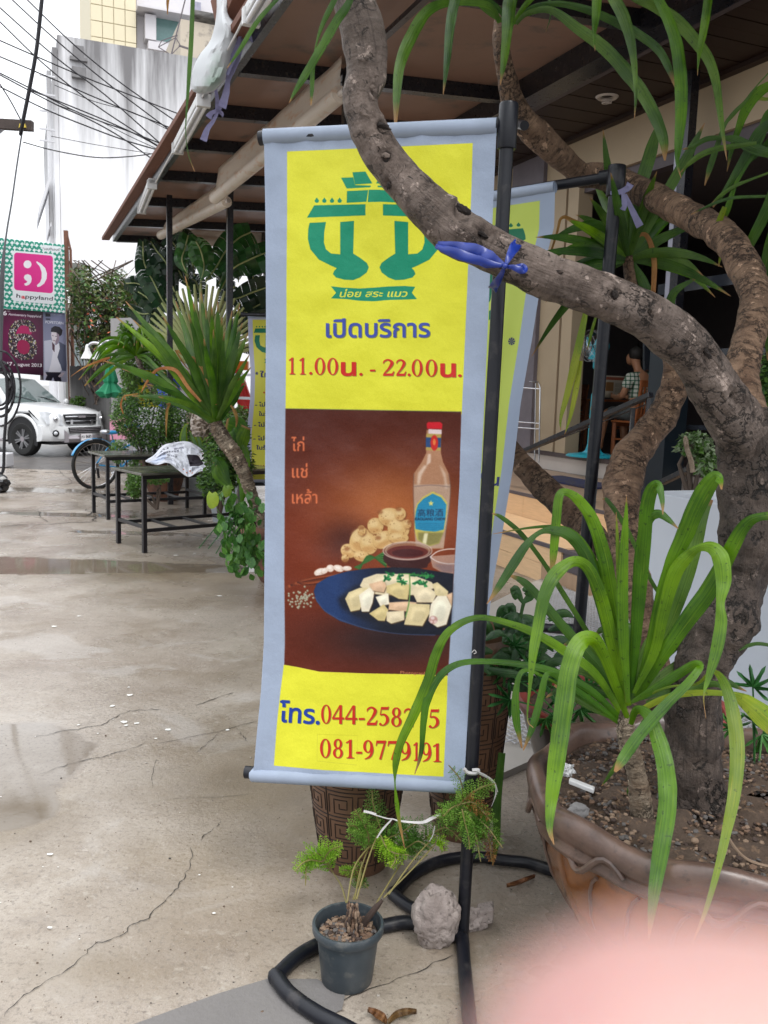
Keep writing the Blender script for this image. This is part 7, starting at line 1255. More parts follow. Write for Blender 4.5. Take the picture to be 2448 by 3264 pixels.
# travellers' palm
tp_ = thing('travellers_palm', (P(640, 1240, 13)[0], 13, 0), "travellers' palm with a fan of pale stalks and torn banana-like leaves", 'palm')
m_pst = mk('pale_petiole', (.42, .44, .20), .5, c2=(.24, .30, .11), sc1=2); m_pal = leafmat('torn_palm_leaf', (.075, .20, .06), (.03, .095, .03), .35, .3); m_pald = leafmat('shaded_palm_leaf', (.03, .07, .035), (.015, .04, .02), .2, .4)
for i in range(31):
    a = -1.42+2.84*i/30; L_ = 215-20*abs(a); q = M(); b0 = P(640+10*sin(a)*3, 1140+12*(1-cos(a)), 13+.02*i); b1 = P(640+sin(a)*L_*.55, 1140-cos(a)*L_*.55, 13+.02*i); e = P(640+sin(a)*L_, 1140-cos(a)*L_*1.1, 13+.02*i); q.tube([b0, b1, e], [.075, .035, .018], 8); q.build('petiole', m_pst, tp_)
q = M(); q.tube([(P(640, 1240, 13.05)[0], 13.05, 0), P(640, 1190, 13.05), P(640, 1110, 13.05)], [.22, .2, .1], 14); q.build('trunk', m_bk4, tp_)
def paddle(par, rows, mat, Y, segs=12, torn=.5, seed=1, name='leaf'):
    """torn banana leaf; rows: x, y, width px along the midrib"""
    A = spline([(r[0], r[1], Y, r[2]) for r in rows], 6); n = len(A); R2 = random.Random(seed); q = M(); U = []
    for sd in (-1, 1):
        i = 0
        while i < n-1:
            st = R2.randint(1, 3); j = min(i+st, n-1); gap = R2.uniform(.0, .30)*torn; dY = R2.uniform(-.25, .25)
            for k in range(i, j):
                quad = []
                for kk, g_ in ((k, gap if k == i else 0), (k+1, gap if k+1 == j else 0)):
                    x, y, _, w_ = A[min(kk, n-1)]; tx, ty = A[min(kk+1, n-1)][:2]-A[max(kk-1, 0)][:2]; l = hypot(tx, ty)+1e-6; nx_, ny_ = -ty/l, tx/l; sh = g_*(1 if kk == k else -1)*6
                    quad.append((P(x, y, Y), P(x+nx_*sd*w_*.5+tx/l*(8+sh), y+ny_*sd*w_*.5+ty/l*(8+sh)+w_*.10, Y+dY+.1*sd)))
                b0 = len(q.v); mid = [(quad[t_][0]+quad[t_][1])/2+np.array([0, -.04, .03]) for t_ in (0, 1)]
                q.add([quad[0][0], mid[0], quad[0][1], quad[1][0], mid[1], quad[1][1]], [(0, 1, 4, 3), (1, 2, 5, 4)]); U += [(.5, kk_/n) for kk_ in (k, k, k, k+1, k+1, k+1)]
            i = j
    q.uv = U; o = q.build(name, mat, par, smooth=False)
    q = M(); q.tube([P(a[0], a[1], Y-.02) for a in A], .012, 5); q.build('midrib', m_pst, par); return o
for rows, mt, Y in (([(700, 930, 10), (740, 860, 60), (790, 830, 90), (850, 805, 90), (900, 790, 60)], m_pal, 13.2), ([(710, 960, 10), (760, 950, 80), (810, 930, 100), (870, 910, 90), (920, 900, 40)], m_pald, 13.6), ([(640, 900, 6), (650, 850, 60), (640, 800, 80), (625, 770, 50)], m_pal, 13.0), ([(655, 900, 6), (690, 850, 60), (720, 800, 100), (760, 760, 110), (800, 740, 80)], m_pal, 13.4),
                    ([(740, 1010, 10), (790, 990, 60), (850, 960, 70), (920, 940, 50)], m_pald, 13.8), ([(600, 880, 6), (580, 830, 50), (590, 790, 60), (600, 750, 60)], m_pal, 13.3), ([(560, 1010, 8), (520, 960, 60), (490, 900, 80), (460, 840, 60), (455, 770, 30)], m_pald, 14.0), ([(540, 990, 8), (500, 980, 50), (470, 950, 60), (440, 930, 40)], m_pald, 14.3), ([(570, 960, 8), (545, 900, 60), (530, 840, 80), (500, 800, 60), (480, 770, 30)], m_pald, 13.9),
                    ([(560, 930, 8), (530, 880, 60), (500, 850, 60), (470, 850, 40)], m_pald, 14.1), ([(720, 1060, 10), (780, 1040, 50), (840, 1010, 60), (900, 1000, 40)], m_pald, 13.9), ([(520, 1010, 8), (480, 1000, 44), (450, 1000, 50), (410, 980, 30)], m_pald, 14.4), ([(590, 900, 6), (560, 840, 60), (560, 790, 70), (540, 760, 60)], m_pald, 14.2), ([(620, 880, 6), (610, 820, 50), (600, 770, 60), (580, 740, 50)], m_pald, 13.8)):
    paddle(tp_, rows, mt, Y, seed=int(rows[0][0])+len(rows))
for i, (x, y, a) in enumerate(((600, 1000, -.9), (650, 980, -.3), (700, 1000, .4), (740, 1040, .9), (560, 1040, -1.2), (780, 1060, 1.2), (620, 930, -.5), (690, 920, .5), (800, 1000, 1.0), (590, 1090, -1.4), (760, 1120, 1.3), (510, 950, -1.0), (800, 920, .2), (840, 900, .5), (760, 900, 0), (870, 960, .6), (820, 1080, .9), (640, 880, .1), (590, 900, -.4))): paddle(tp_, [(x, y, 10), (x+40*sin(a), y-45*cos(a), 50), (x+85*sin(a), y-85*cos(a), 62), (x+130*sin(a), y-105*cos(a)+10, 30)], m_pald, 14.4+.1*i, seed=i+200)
# green closed parasol
um = thing('closed_parasol', (P(350, 1340, 16)[0], 16, 0), 'closed green parasol standing behind the white car bonnet', 'parasol'); m_um = mk('green_canvas', (.01, .22, .10), .7, var=.3)
umc = P(352, 1200, 16)
q = M(); q.tube([(umc[0], 16, 0), (uc[0], 16, P(352, 1150, 16)[2])], .025, 8); q.build('pole', m_alu, um)
zz = lambda y: P(352, y, 16)[2]
q = M(); q.lathe([(.01, zz(1146)), (.05, zz(1160)), (.09, zz(1190)), (.12, zz(1215)), (.10, zz(1222)), (.17, zz(1240)), (.235, zz(1252)), (.16, zz(1266)), (.02, zz(1264))], (umc[0], 16, 0), 32, lambda r, z, a, i: (r*(1+.22*sin(a*7)*min(1, r*6)), z+.02*sin(a*5)*(i > 5))); q.build('canopy', m_um, um)
# playground slide, blue bin, pink board
sl_ = thing('play_slide', P(770, 1300, 16), 'red and orange plastic playground slide glimpsed behind the rules banner', 'slide'); m_red = mk('red_plastic', (.55, .02, .02), .3); m_org = mk('orange_plastic', (.7, .16, .01), .3); m_gp = mk('green_plastic', (.15, .42, .05), .3)
q = M(); [q.tube([P(x, y, 16) for x, y in pts], r, 10) for pts, r in (([(705, 1330), (735, 1225), (745, 1180)], .1), ([(700, 1325), (725, 1290), (740, 1240)], .1), ([(790, 1320), (760, 1230), (750, 1180)], .12), ([(800, 1318), (780, 1260), (760, 1200)], .1))]; q.build('frame', m_red, sl_)
for x0, y0, x1, y1, mt in ((752, 1150, 790, 1180, m_org), (722, 1225, 745, 1262, m_org), (728, 1145, 735, 1172, m_org), (752, 1192, 778, 1222, m_gp)): q = M(); a = P(x0, y1, 15.9); q.obb(a, P(x1, y1, 15.9)-a, np.array([0, .2, 0]), P(x0, y0, 15.9)-a); q.build('panel', mt, sl_, smooth=False, bevel=.02)
rl = M(); rl.bar(P(735, 1194, 13.5), P(830, 1196, 13.5), .04); rl.bar(P(700, 1266, 13.5), P(830, 1271, 13.5), .04); rl.bar(P(740, 1190, 13.52), P(742, 1300, 13.52), .05); rl.bar(P(742, 1300, 13.55), np.array([*P(742, 1300, 13.55)[:2], 0]), .05); tag(rl.build('pipe_railing', m_alu, smooth=False), 'grey pipe railing crossing in front of the red slide', 'railing')
bn = thing('blue_bin', (P(538, 1290, 14.5)[0], 14.5, P(538, 1300, 14.5)[2]), 'blue plastic bin partly hidden by the sword leaves', 'bin'); m_bl2 = mk('blue_plastic', (.03, .07, .5), .4)
zb_ = P(538, 1300, 14.5)[2]; q = M(); q.lathe([(.16, zb_), (.20, P(538, 1205, 14.5)[2])], (P(538, 1290, 14.5)[0], 14.5, 0), 24); q.build('body', m_bl2, bn)
q = M(); x_ = P(538, 1290, 14.5)[0]; q.box(x_-.5, x_+1.2, 14.2, 14.9, 0, zb_-.004); tag(q.build('low_wall', m_concrete_w, smooth=False, bevel=.01), 'low rendered wall the blue bin stands on, behind the shrub', 'wall'); q = M(); q.lathe([(.22, 0), (.21, .05), (.12, .10), (.01, .11)], (P(538, 1290, 14.5)[0], 14.5, P(538, 1205, 14.5)[2]), 24); q.build('lid', m_bl2, bn)
q = M(); a = P(350, 1402, 15.5); q.obb(a, P(432, 1400, 15.0)-a, np.array([0, .5, 0]), UP*.36); tag(q.build('pink_block', mk('pink_paint', (.6, .26, .36), .6, var=.2), smooth=False, bevel=.01), 'pink painted low block behind the bicycle saddle', 'block')
# clear plastic wrap bundle
q = pillow([(612, 1320), (606, 1345), (608, 1372), (616, 1392)], [(640, 1318), (668, 1340), (682, 1360), (674, 1392)], 8.3, .12, amp=.05); tag(q.build('wrapped_bundle', mk('brown_film', (.36, .29, .24), .25, .5, var=.4, trans=.2), sharp=20), 'brown bundle wrapped in clear film beside the ringed stem', 'bundle')
t = thing('white_tie', T(548, 1040, 2.35), 'white plastic strips tied round the slim canopy post', 'string'); 
for pts in ([(545, 1035), (548, 1080), (552, 1110)], [(556, 1035), (570, 1035), (572, 1048), (562, 1060)], [(562, 1100), (566, 1140), (572, 1168)]):
    A = spline(pts, 5); q = M(); Q = [T(x, y, 2.33) for x, y in A]; V = []; [V.extend([p-D1*.03, p+D1*.03]) for p in Q]; q.add(V, [(2*i, 2*i+1, 2*i+3, 2*i+2) for i in range(len(Q)-1)]); q.build('strip', m_riser, t, solid=.002)
# kerb stub and rubbish sack at the far left
q = M(); c = G(0, 1490); q.obb((c[0]-.5, c[1], 0), (.62, 0, 0), (0, .35, 0), (0, 0, .26)); tag(q.build('concrete_stub', m_concrete_w, bevel=.02), 'grey concrete stub at the left edge in front of the car wheel', 'block')
q = M(); c = G(-12, 1572); q.blob((c[0], c[1]+.1, .13), .15, 3, .3, 2.5, 4, (1, 1, .95)); tag(q.build('rubbish_sack', mk('black_sack', (.01, .01, .012), .25, .6), sharp=25), 'black rubbish sack cut off by the left edge', 'sack')
# ------------------------------------------------------------------ bicycle
bw = G(306, 1556); bax = nrm((.72, .69, 0)); bo = thing('bicycle', bw, 'light blue bicycle with black tyres parked behind the farther table', 'bicycle')
m_bb = mk('light_blue_paint', (.03, .30, .62), .3, coat=.4); m_tyre = mk('tyre_rubber', (.012, .012, .012), .7); m_chr = mk('chrome', (.6, .6, .62), .2, metal=1); wr = .365
bn_ = np.array([bax[1], -bax[0], 0])
def wheel(c):
    q = M(); q.tube([c+bax*wr*cos(a)+UP*wr*sin(a) for a in np.arange(40)*2*pi/40], .026, 8, closed=True); w_ = q.build('wheel', m_tyre, bo)
    q = M(); q.tube([c+bax*(wr-.03)*cos(a)+UP*(wr-.03)*sin(a) for a in np.arange(40)*2*pi/40], .009, 6, closed=True)
    q.build('rim', m_chr, w_); q = M(); [q.tube([c, c+bax*(wr-.03)*cos(a)+UP*(wr-.03)*sin(a)], .0022, 4) for a in np.arange(28)*2*pi/28]; q.build('spokes', m_chr, w_, kind='stuff'); q = M(); q.tube([c-bn_*.05, c+bn_*.05], .03, 10); q.build('hub', m_chr, w_)
c1 = bw+UP*wr; c2b = c1+bax*1.02; wheel(c1); wheel(c2b)
def L(f, u): return c1+bax*f+UP*u
q = M(); bb_ = L(.43, -.06); st_ = L(.30, .38); hd = L(.86, .42)
for a, b_, r in ((c1, bb_, .012), (c1, st_, .010), (bb_, st_, .016), (bb_, L(.84, .32), .018), (L(.36, .2), hd, .016), (hd, c2b, .014), (hd, L(.83, .58), .012)): q.tube([a, b_], r, 8)
q.build('frame', m_bb, bo)
for a0, a1, c in ((.45, 2.75, c1), (.5, 2.2, c2b)): q = M(); V = []; n_ = 24; [V.extend([c+bax*(wr+.045)*cos(a)+UP*(wr+.045)*sin(a)+bn_*d for d in (-.035, 0, .035)]) for a in np.linspace(a0, a1, n_)]; q.add(V, [(3*i+k, 3*i+k+1, 3*i+k+4, 3*i+k+3) for i in range(n_-1) for k in (0, 1)]); q.build('mudguard', m_bb, bo, solid=.004)
def saddle(c, l, w_, mt, nm): q = M(); q.blob(c, 1, 3, .0, 1, 1, (l/2, w_/2, .035), Matrix.Rotation(atan2(bax[1], bax[0]), 3, 'Z')); return q.build(nm, mt, bo)
saddle(L(.26, .50), .28, .19, m_bb, 'saddle'); saddle(L(.17, .51), .16, .19, m_alu, 'saddle_rear'); saddle(L(.62, .60), .26, .2, m_bb, 'child_seat'); q = M(); q.tube([L(.30, .36), L(.27, .48)], .013, 8); q.tube([L(.55, .3), L(.60, .58)], .012, 8); q.build('seat_post', m_chr, bo)
q = M(); q.tube([L(.83, .58)-bn_*.28, L(.83, .6), L(.83, .58)+bn_*.28], .012, 8); q.build('handlebar', m_chr, bo)
q = M(); q.tube([L(-.02, 0)+bn_*.06, L(-.10, -.36)+bn_*.1, L(.08, -.362)+bn_*.12], .008, 6); q.build('kickstand', m_chr, bo); q = M(); q.tube([L(.0, -.05)+bn_*.06, L(.02, -.2)+bn_*.06], .02, 8); q.build('derailleur', m_steel, bo)
# ------------------------------------------------------------------ white double-cab pickup
hx = nrm((.90, -.436, 0)); rx_ = np.array([hx[1], -hx[0], 0]); rx_ = rx_ if rx_[1] < 0 else -rx_
w0 = G(88, 1451); fo = w0-rx_*.76; fo[2] = -.02
cr_ = thing('pickup_truck', fo, 'white double-cab pickup truck nosing in at the left, under the posters', 'pickup truck')
m_carw = mk('white_car_paint', (.66, .67, .68), .25, .5, var=.05, coat=.6); m_glassd = mk('windscreen_glass', (.10, .13, .13), .05, .8, var=.5, sc1=1.5); m_plast = mk('black_trim', (.012, .012, .014), .5); m_silv = mk('silver_trim', (.35, .32, .34), .35, metal=.6); m_hl_ = mk('headlamp_glass', (.55, .57, .6), .08, .8, var=.5, sc1=12)
def C(x, y, z): return fo+hx*x+rx_*y+UP*z
def cpart(nm, mt, V, F, par=cr_, **k): q = M(); q.add([C(*v) for v in V], F); return q.build(nm, mt, par, **k)
def loft(nm, mt, secs, par=cr_, cap=True, **k):
    n = len(secs[0][1]); V = []; 
    for x, pr in secs: V += [(x if not isinstance(x, tuple) else x[0], y, z) for y, z in pr]+[(x, -y, z) for y, z in reversed(pr)]
    m = 2*n; F = [(i*m+j, i*m+(j+1) % m, (i+1)*m+(j+1) % m, (i+1)*m+j) for i in range(len(secs)-1) for j in range(m)]
    if cap: F += [tuple(range(m)), tuple(range((len(secs)-1)*m, len(secs)*m))[::-1]]
    return cpart(nm, mt, V, F, par, **k)
def sec(w_, zb, zm, zt, crown_=.03, inset=.10): return [(w_-.02, zb), (w_, zb+.08), (w_+.01, zm), (w_-.03, zt-.09), (w_-inset, zt-.015), (w_*.5, zt+crown_*.6), (.01, zt+crown_)]
loft('body', m_carw, [(.80, sec(.62, .62, .75, .93)), (.74, sec(.78, .5, .74, .98)), (.5, sec(.86, .5, .78, 1.04)), (.2, sec(.88, .95, .98, 1.09)), (-.2, sec(.88, .95, .98, 1.12)), (-.42, sec(.88, .45, .8, 1.14)), (-.7, sec(.88, .35, .75, 1.10)), (-2.6, sec(.88, .35, .75, 1.10)), (-4.0, sec(.88, .4, .75, 1.08))], sharp=50)
loft('cab', m_carw, [(-.50, [(.80, 1.06), (.79, 1.1), (.5, 1.12), (.01, 1.13)]), (-1.22, [(.74, 1.06), (.62, 1.66), (.5, 1.70), (.01, 1.73)]), (-2.4, [(.74, 1.06), (.62, 1.68), (.5, 1.72), (.01, 1.75)]), (-2.75, [(.76, 1.06), (.66, 1.5), (.5, 1.6), (.01, 1.62)])], sharp=30)
cpart('windscreen', m_glassd, [(-.50, .72, 1.15), (-.50, -.72, 1.15), (-1.17, -.56, 1.665), (-1.17, .56, 1.665), (-.46, 0, 1.165), (-1.14, 0, 1.70)], [(0, 4, 5, 3), (4, 1, 2, 5)], smooth=False)
cpart('side_window', m_glassd, [(-.75, .815, 1.14), (-1.75, .825, 1.14), (-1.75, .68, 1.60), (-1.22, .66, 1.60)], [(0, 1, 2, 3)], smooth=False); cpart('side_window', m_glassd, [(-1.83, .825, 1.14), (-2.5, .825, 1.14), (-2.45, .70, 1.56), (-1.83, .68, 1.6)], [(0, 1, 2, 3)], smooth=False)
for y0, y1 in ((.05, .6), (-.55, -.05)): q = M(); q.tube([C(-.47, y0, 1.175), C(-.60, (y0+y1)/2, 1.26), C(-.66, y1, 1.29)], .012, 6); q.build('wiper', m_plast, cr_)
# bumper, guard, grille, lamps
def bump(q, x0, x1, w_, z0, z1, curve=.12):
    n = 12; V = []
    for i in range(n+1): y = -w_+2*w_*i/n; xx_ = x1-curve*(abs(y)/w_)**3*2.0; V += [(x0, y, z0+.02), (xx_-.04, y, z0), (xx_, y, z0+.05), (xx_+.01, y, (z0+z1)/2), (xx_-.02, y, z1-.02), (x0, y, z1)]
    q.add([C(*v) for v in V], [(6*i+k, 6*i+k+1, 6*i+k+7, 6*i+k+6) for i in range(n) for k in range(5)]+[(0, 1, 2, 3, 4, 5), tuple(6*n+k for k in (5, 4, 3, 2, 1, 0))])
q = M(); bump(q, .2+.25, .93, .91, .36, .70, .16); q.build('bumper', m_carw, cr_, sharp=30); q = M(); bump(q, .6, .965, .5, .33, .50, .03); q.build('bumper_guard', m_silv, cr_, sharp=30)
for y0, y1 in ((.5, .62), (-.62, -.5)): cpart('guard_wing', m_silv, [(.965, y0, .34), (.955, y1, .34), (.955, y1, .62), (.965, y0, .52)], [(0, 1, 2, 3)], smooth=False)
cpart('lower_grille', m_plast, [(.950, -.46, .53), (.950, .46, .53), (.942, .5, .66), (.942, -.5, .66)], [(0, 1, 2, 3)], smooth=False)
for z in (.56, .60, .635): q = M(); q.tube([C(.957, -.46, z), C(.957, .46, z)], .006, 5); q.build('grille_bar', m_silv, cr_)
cpart('grille', m_plast, [(.84, -.44, .72), (.84, .44, .72), (.80, .50, .94), (.80, -.50, .94), (.79, -.5, .92), (.79, .5, .92)], [(0, 1, 2, 3)], smooth=False)
for z, r in ((.885, .022), (.79, .012)): q = M(); q.tube([C(.855-(z-.72)*.2, y, z) for y in np.linspace(-.46, .46, 7)], r, 8); q.build('grille_bar', m_chr, cr_)
q = M(); q.obb(C(.855, .1, .865), -rx_*.2, hx*.012, UP*.045); q.build('badge', m_silv, cr_, smooth=False)
for y in (-.3, .3): q = M(); q.obb(C(.845, y-.03, .72), rx_*.07, hx*.015, UP*.10); q.build('grille_tooth', m_chr, cr_, smooth=False)
for s_ in (1, -1):
    cpart('headlamp', m_hl_, [(.845, s_*.52, .70), (.70, s_*.845, .72), (.50, s_*.895, .98), (.62, s_*.82, 1.00), (.80, s_*.55, .94)], [(0, 1, 2, 3, 4)], smooth=False)
    q = M(); q.blob(C(.77, s_*.68, .84), .06, 2, 0); q.build('headlamp_bulb', m_chr, cr_)
    q = M(); c_ = C(.80 if s_ > 0 else .80, s_*.74, .535); q.disc(c_+hx*.035, .075, 18, hx*.9+rx_*s_*.4); q.build('fog_lamp_recess', m_plast, cr_); q = M(); q.blob(c_+hx*.03, .045, 2, 0); q.build('fog_lamp', m_hl_, cr_)
    q = M(); q.blob(C(-.62, s_*1.0, 1.16), .1, 2, 0, 1, 1, (.6, .9, .9)); q.build('mirror', m_plast if s_ > 0 else m_carw, cr_)
# number plate
pc = Cv(180, 88, (222, 220, 222)); pc.text('กว 8685', (.06, .62), (.94, .62), .42, (30, 26, 36), bold=.03, up=(0, -1)); pc.text('นครราชสีมา', (.25, .88), (.75, .88), .12, (60, 56, 66), up=(0, -1)); pc.stroke([(.01, .02), (.99, .02), (.99, .98), (.01, .98), (.01, .02)], .02, (120, 90, 100), sm=False)
q = M(); q.grid(lambda u, v: C(.985, .17-.34*u, .515-.15*v), 2, 2); q.build('number_plate', pc.material('number_plate_print', trans=0), cr_, smooth=False)
q = M(); q.obb(C(.968, -.18, .36), rx_*.36, hx*.014, UP*.165); q.build('plate_frame', m_silv, cr_, smooth=False)
def cwheel(x, y):
    s_ = 1 if y > 0 else -1; c = C(x, y*1.16, .375); c[2] = .36; ax = rx_*s_; q = M(); R0 = .375; prof = [(.20, -.02), (.24, .0), (.33, .0), (.365, -.03), (.375, -.07), (.375, -.19), (.36, -.22), (.2, -.22)]; n = 40; V = [c+(hx*cos(a)+UP*sin(a))*r+ax*o_ for r, o_ in prof for a in np.arange(n)*2*pi/n]; q.add(V, [(i*n+j, i*n+(j+1) % n, (i+1)*n+(j+1) % n, (i+1)*n+j) for i in range(len(prof)-1) for j in range(n)]); w_ = q.build('wheel', m_tyre, cr_)
    q = M(); prof = [(.235, -.01), (.22, -.015), (.21, -.08), (.02, -.09)]; V = [c+(hx*cos(a)+UP*sin(a))*r+ax*o_ for r, o_ in prof for a in np.arange(n)*2*pi/n]; q.add(V, [(i*n+j, i*n+(j+1) % n, (i+1)*n+(j+1) % n, (i+1)*n+j) for i in range(len(prof)-1) for j in range(n)]); q.build('rim', mk('dark_rim', (.03, .03, .035), .4) if 'dark_rim' not in bpy.data.materials else bpy.data.materials['dark_rim'], w_)
    for k in range(6):
        for d_ in (-.13, .13): a = k*pi/3+.3; q = M(); e = lambda a_: hx*cos(a_)+UP*sin(a_); q.bar(c+e(a+d_*1.6)*.05-ax*.02, c+e(a+d_)*.22-ax*.012, .028, .02, up=ax); q.build('spoke', bpy.data.materials['rim_grey'] if 'rim_grey' in bpy.data.materials else mk('rim_grey', (.22, .22, .23), .4, metal=.5), w_, smooth=False)
    q = M(); q.disc(c-ax*.005, .06, 16, ax); q.build('hub_cap', m_silv, w_)
for x in (0, -3.0):
    for y in (.78, -.78): cwheel(x, y)
for x in (0, -3.0):   # dark arch and its flare
    for s_ in (1, -1):
        n = 20; q = M(); cc_ = C(x, s_*.885, .40); q.add([cc_]+[cc_+hx*.46*cos(a)+UP*.47*sin(a) for a in np.linspace(-.35, pi+.35, n)], [(0, i+1, i+2) for i in range(n-1)]); q.build('wheel_arch', m_plast, cr_, smooth=False)
        q = M(); q.tube([cc_+rx_*s_*.015+hx*.49*cos(a)+UP*.50*sin(a) for a in np.linspace(-.1, pi+.1, n)], .035, 8); q.build('arch_flare', m_carw, cr_)
q = M(); q.obb(C(-2.4, .80, .30), hx*1.85, rx_*.12, UP*.06); q.build('side_step', m_silv, cr_, smooth=False, bevel=.01); q = M(); q.obb(C(.7, -.7, .28), -hx*4, rx_*1.4, UP*.2); q.build('chassis', m_plast, cr_, smooth=False)
q = M(); q.obb(C(-.55, .893, .62), -hx*1.9, rx_*.008, UP*.03); q.build('door_strip', m_silv, cr_, smooth=False)
# ================================================================== inside the restaurant
FZ = .862
m_wd = mk('chair_wood', (.36, .11, .035), .4, var=.5, sc1=3, stretch=(4, 4, .7)); m_blu = mk('turquoise_plastic', (.02, .36, .46), .3)
# standing fan, its head hidden by the branch
fy = 6.95
fb = T(1890, 1440, fy); fb[2] = FZ; fan = thing('standing_fan', fb, 'turquoise standing fan with an oval foot, just inside the terrace edge', 'fan')
q = M(); q.lathe([(.01, .052), (.10, .05), (.30, .03), (.33, .012), (.33, .001), (.01, .001)], fb, 40, lambda r, z, a, i: (r*(1.05 if 1 else 1), z)); q.build('foot', m_blu, fan)
q = M(); V = []
for z, a, b_ in ((.03, .16, .09), (.08, .10, .06), (.16, .075, .05), (.45, .072, .045), (.80, .065, .04), (.84, .045, .035)):
    V.append([(fb+D1*(-sx*a)+D2*(sy*b_)+UP*z) for sx, sy in ((1, -1), (1, 1), (-1, 1), (-1, -1))])
for i in range(len(V)-1): q.add(V[i]+V[i+1], [(0, 1, 5, 4), (1, 2, 6, 5), (2, 3, 7, 6), (3, 0, 4, 7)])
q.add(V[-1], [(0, 1, 2, 3)]); q.build('column', m_blu, fan, smooth=False, bevel=.012)
q = M(); q.tube([fb+UP*.83, fb+UP*1.17], .014, 10); q.build('tube', m_chr, fan); q = M(); q.obb(fb+D1*.06-D2*.05+UP*1.13, -D1*.12, D2*.09, UP*.17); q.build('joint', m_blu, fan, smooth=False, bevel=.02)
q = M(); q.disc(fb-D2*.047+UP*.62, .045, 18, -D2); q.build('sticker', mk('orange_sticker', (.6, .35, .05), .5), fan)
hc = fb+UP*1.42-D2*.06; q = M(); q.blob(hc+D2*.1, .10, 3, 0, 1, 1, (1, 1, 1)); q.build('motor', m_blu, fan)
q = M(); [q.tube([hc-D2*(.06-k*.12)*0+D2*o_+(D1*cos(a)+UP*sin(a))*r for a in np.arange(28)*2*pi/28], .003, 4, closed=True) for r, o_ in ((.2, 0), (.2, -.09), (.14, -.11), (.08, -.12), (.19, -.045))]; [q.tube([hc-D2*.12, hc-D2*.1+(D1*cos(a)+UP*sin(a))*.13, hc+(D1*cos(a)+UP*sin(a))*.2], .002, 4) for a in np.arange(20)*2*pi/20]; q.build('guard', m_chr, fan)
q = M()
for k in range(3): a0 = k*2.09; q.add([hc-D2*.04]+[hc-D2*(.04+.02*(j-2)/2)+(D1*cos(a0+j*.22)+UP*sin(a0+j*.22))*.17 for j in range(5)], [(0, j+1, j+2) for j in range(4)])
q.build('blades', m_blu, fan)
def chair(x, y, dt, lab, face, s_=1.0, par=None):
    """wooden slat-back chair; its foot stands under photo point x, y"""
    c = T(x, y, dt); c[2] = FZ; f = nrm(face); r = np.array([f[1], -f[0], 0]); t = thing('wooden_chair', c, lab, 'chair', 'brown slat-back wooden chairs inside')
    def bx(nm, a, b_, w_, h_=None, up=UP): q = M(); q.bar(c+f*a[0]+r*a[1]+UP*a[2], c+f*b_[0]+r*b_[1]+UP*b_[2], w_, h_, up); return q.build(nm, m_wd, t, smooth=False, bevel=.004)
    for sy in (-.2, .2): bx('leg', (.2, sy, 0), (.2, sy, .43), .045); bx('leg', (-.2, sy, 0), (-.2, sy, .43), .045); bx('back_post', (-.2, sy, .435), (-.28, sy, 1.0), .04); bx('stretcher', (.17, sy, .2), (-.17, sy, .2), .025)
    bx('seat_rail', (.2, -.17, .40), (.2, .17, .40), .03, .05); bx('stretcher', (.0, -.18, .2), (.0, .18, .2), .025)
    q = M(); q.obb(c-f*.24-r*.235+UP*.432, f*.47, r*.47, UP*.028); q.build('seat', m_wd, t, smooth=False, bevel=.008)
    bx('top_rail', (-.275, -.23, .97), (-.275, .23, .97), .03, .09); bx('back_rail', (-.215, -.18, .52), (-.215, .18, .52), .025, .05)
    for k in range(5): yy_ = -.13+k*.065; bx('back_slat', (-.218, yy_, .545), (-.27, yy_, .925), .012, .035, up=f)
    return c, f, r
mc, mf, mr_ = chair(2022, 1385, 7.95, 'wooden chair the man in the checked shirt sits on', D1*.95-D2*.12)
chair(1835, 1395, 9.0, 'wooden chair behind the turquoise fan, facing the reading man', -D1+D2*.1); chair(2010, 1350, 10.6, 'wooden chair farther inside, behind the seated man', D1-D2*.4); chair(1815, 1360, 10.8, 'wooden chair in the dark beside the door jamb, deepest inside', D2*-1+D1*.2)
# ---- the reading man
pm = thing('person', mc, 'seated man in a green and white checked shirt and grey shorts, reading a paper', 'person')
def skinmesh(name, verts, edges, rad, mat, par, sub=2, root=0):
    me = bpy.data.meshes.new(name); loc = wloc(par); me.from_pydata([tuple(Vector(v)-loc) for v in verts], edges, []); o = link(name, me, par); me.materials.append(mat)
    md = o.modifiers.new('skin', 'SKIN'); sv = me.skin_vertices[0].data if me.skin_vertices else None
    if sv is None:
        bm = bmesh.new(); bm.from_mesh(me); bm.verts.layers.skin.verify(); bm.to_mesh(me); bm.free(); sv = me.skin_vertices[0].data
    for i, r in enumerate(rad): sv[i].radius = (r, r) if not hasattr(r, '__len__') else r; sv[i].use_root = i == root
    md.use_smooth_shade = True; s2 = o.modifiers.new('sub', 'SUBSURF'); s2.levels = sub; s2.render_levels = sub
    return o
def B(f, r, z): return mc+mf*f*1.1+mr_*r*1.1+UP*z*1.1
m_skin = mk('tan_skin', (.42, .2, .11), .5, var=.2, sss=.05); m_hair = mk('dark_hair', (.02, .017, .015), .6)
J = [B(-.06, 0, .52), B(-.08, 0, .72), B(-.05, 0, .92), B(-.01, 0, 1.02), B(.04, 0, 1.10), B(.08, 0, 1.20), B(.09, 0, 1.27),
     B(-.03, .17, .95), B(.02, .23, .72), B(.24, .13, .70), B(.33, .09, .73), B(-.03, -.17, .95), B(.02, -.23, .72), B(.24, -.13, .70), B(.33, -.09, .73),
     B(.0, .10, .50), B(.36, .13, .52), B(.30, .12, .12), B(.28, .12, .05), B(.42, .13, .03), B(.0, -.10, .50), B(.38, -.14, .52), B(.46, -.14, .10), B(.44, -.14, .05), B(.58, -.14, .03)]
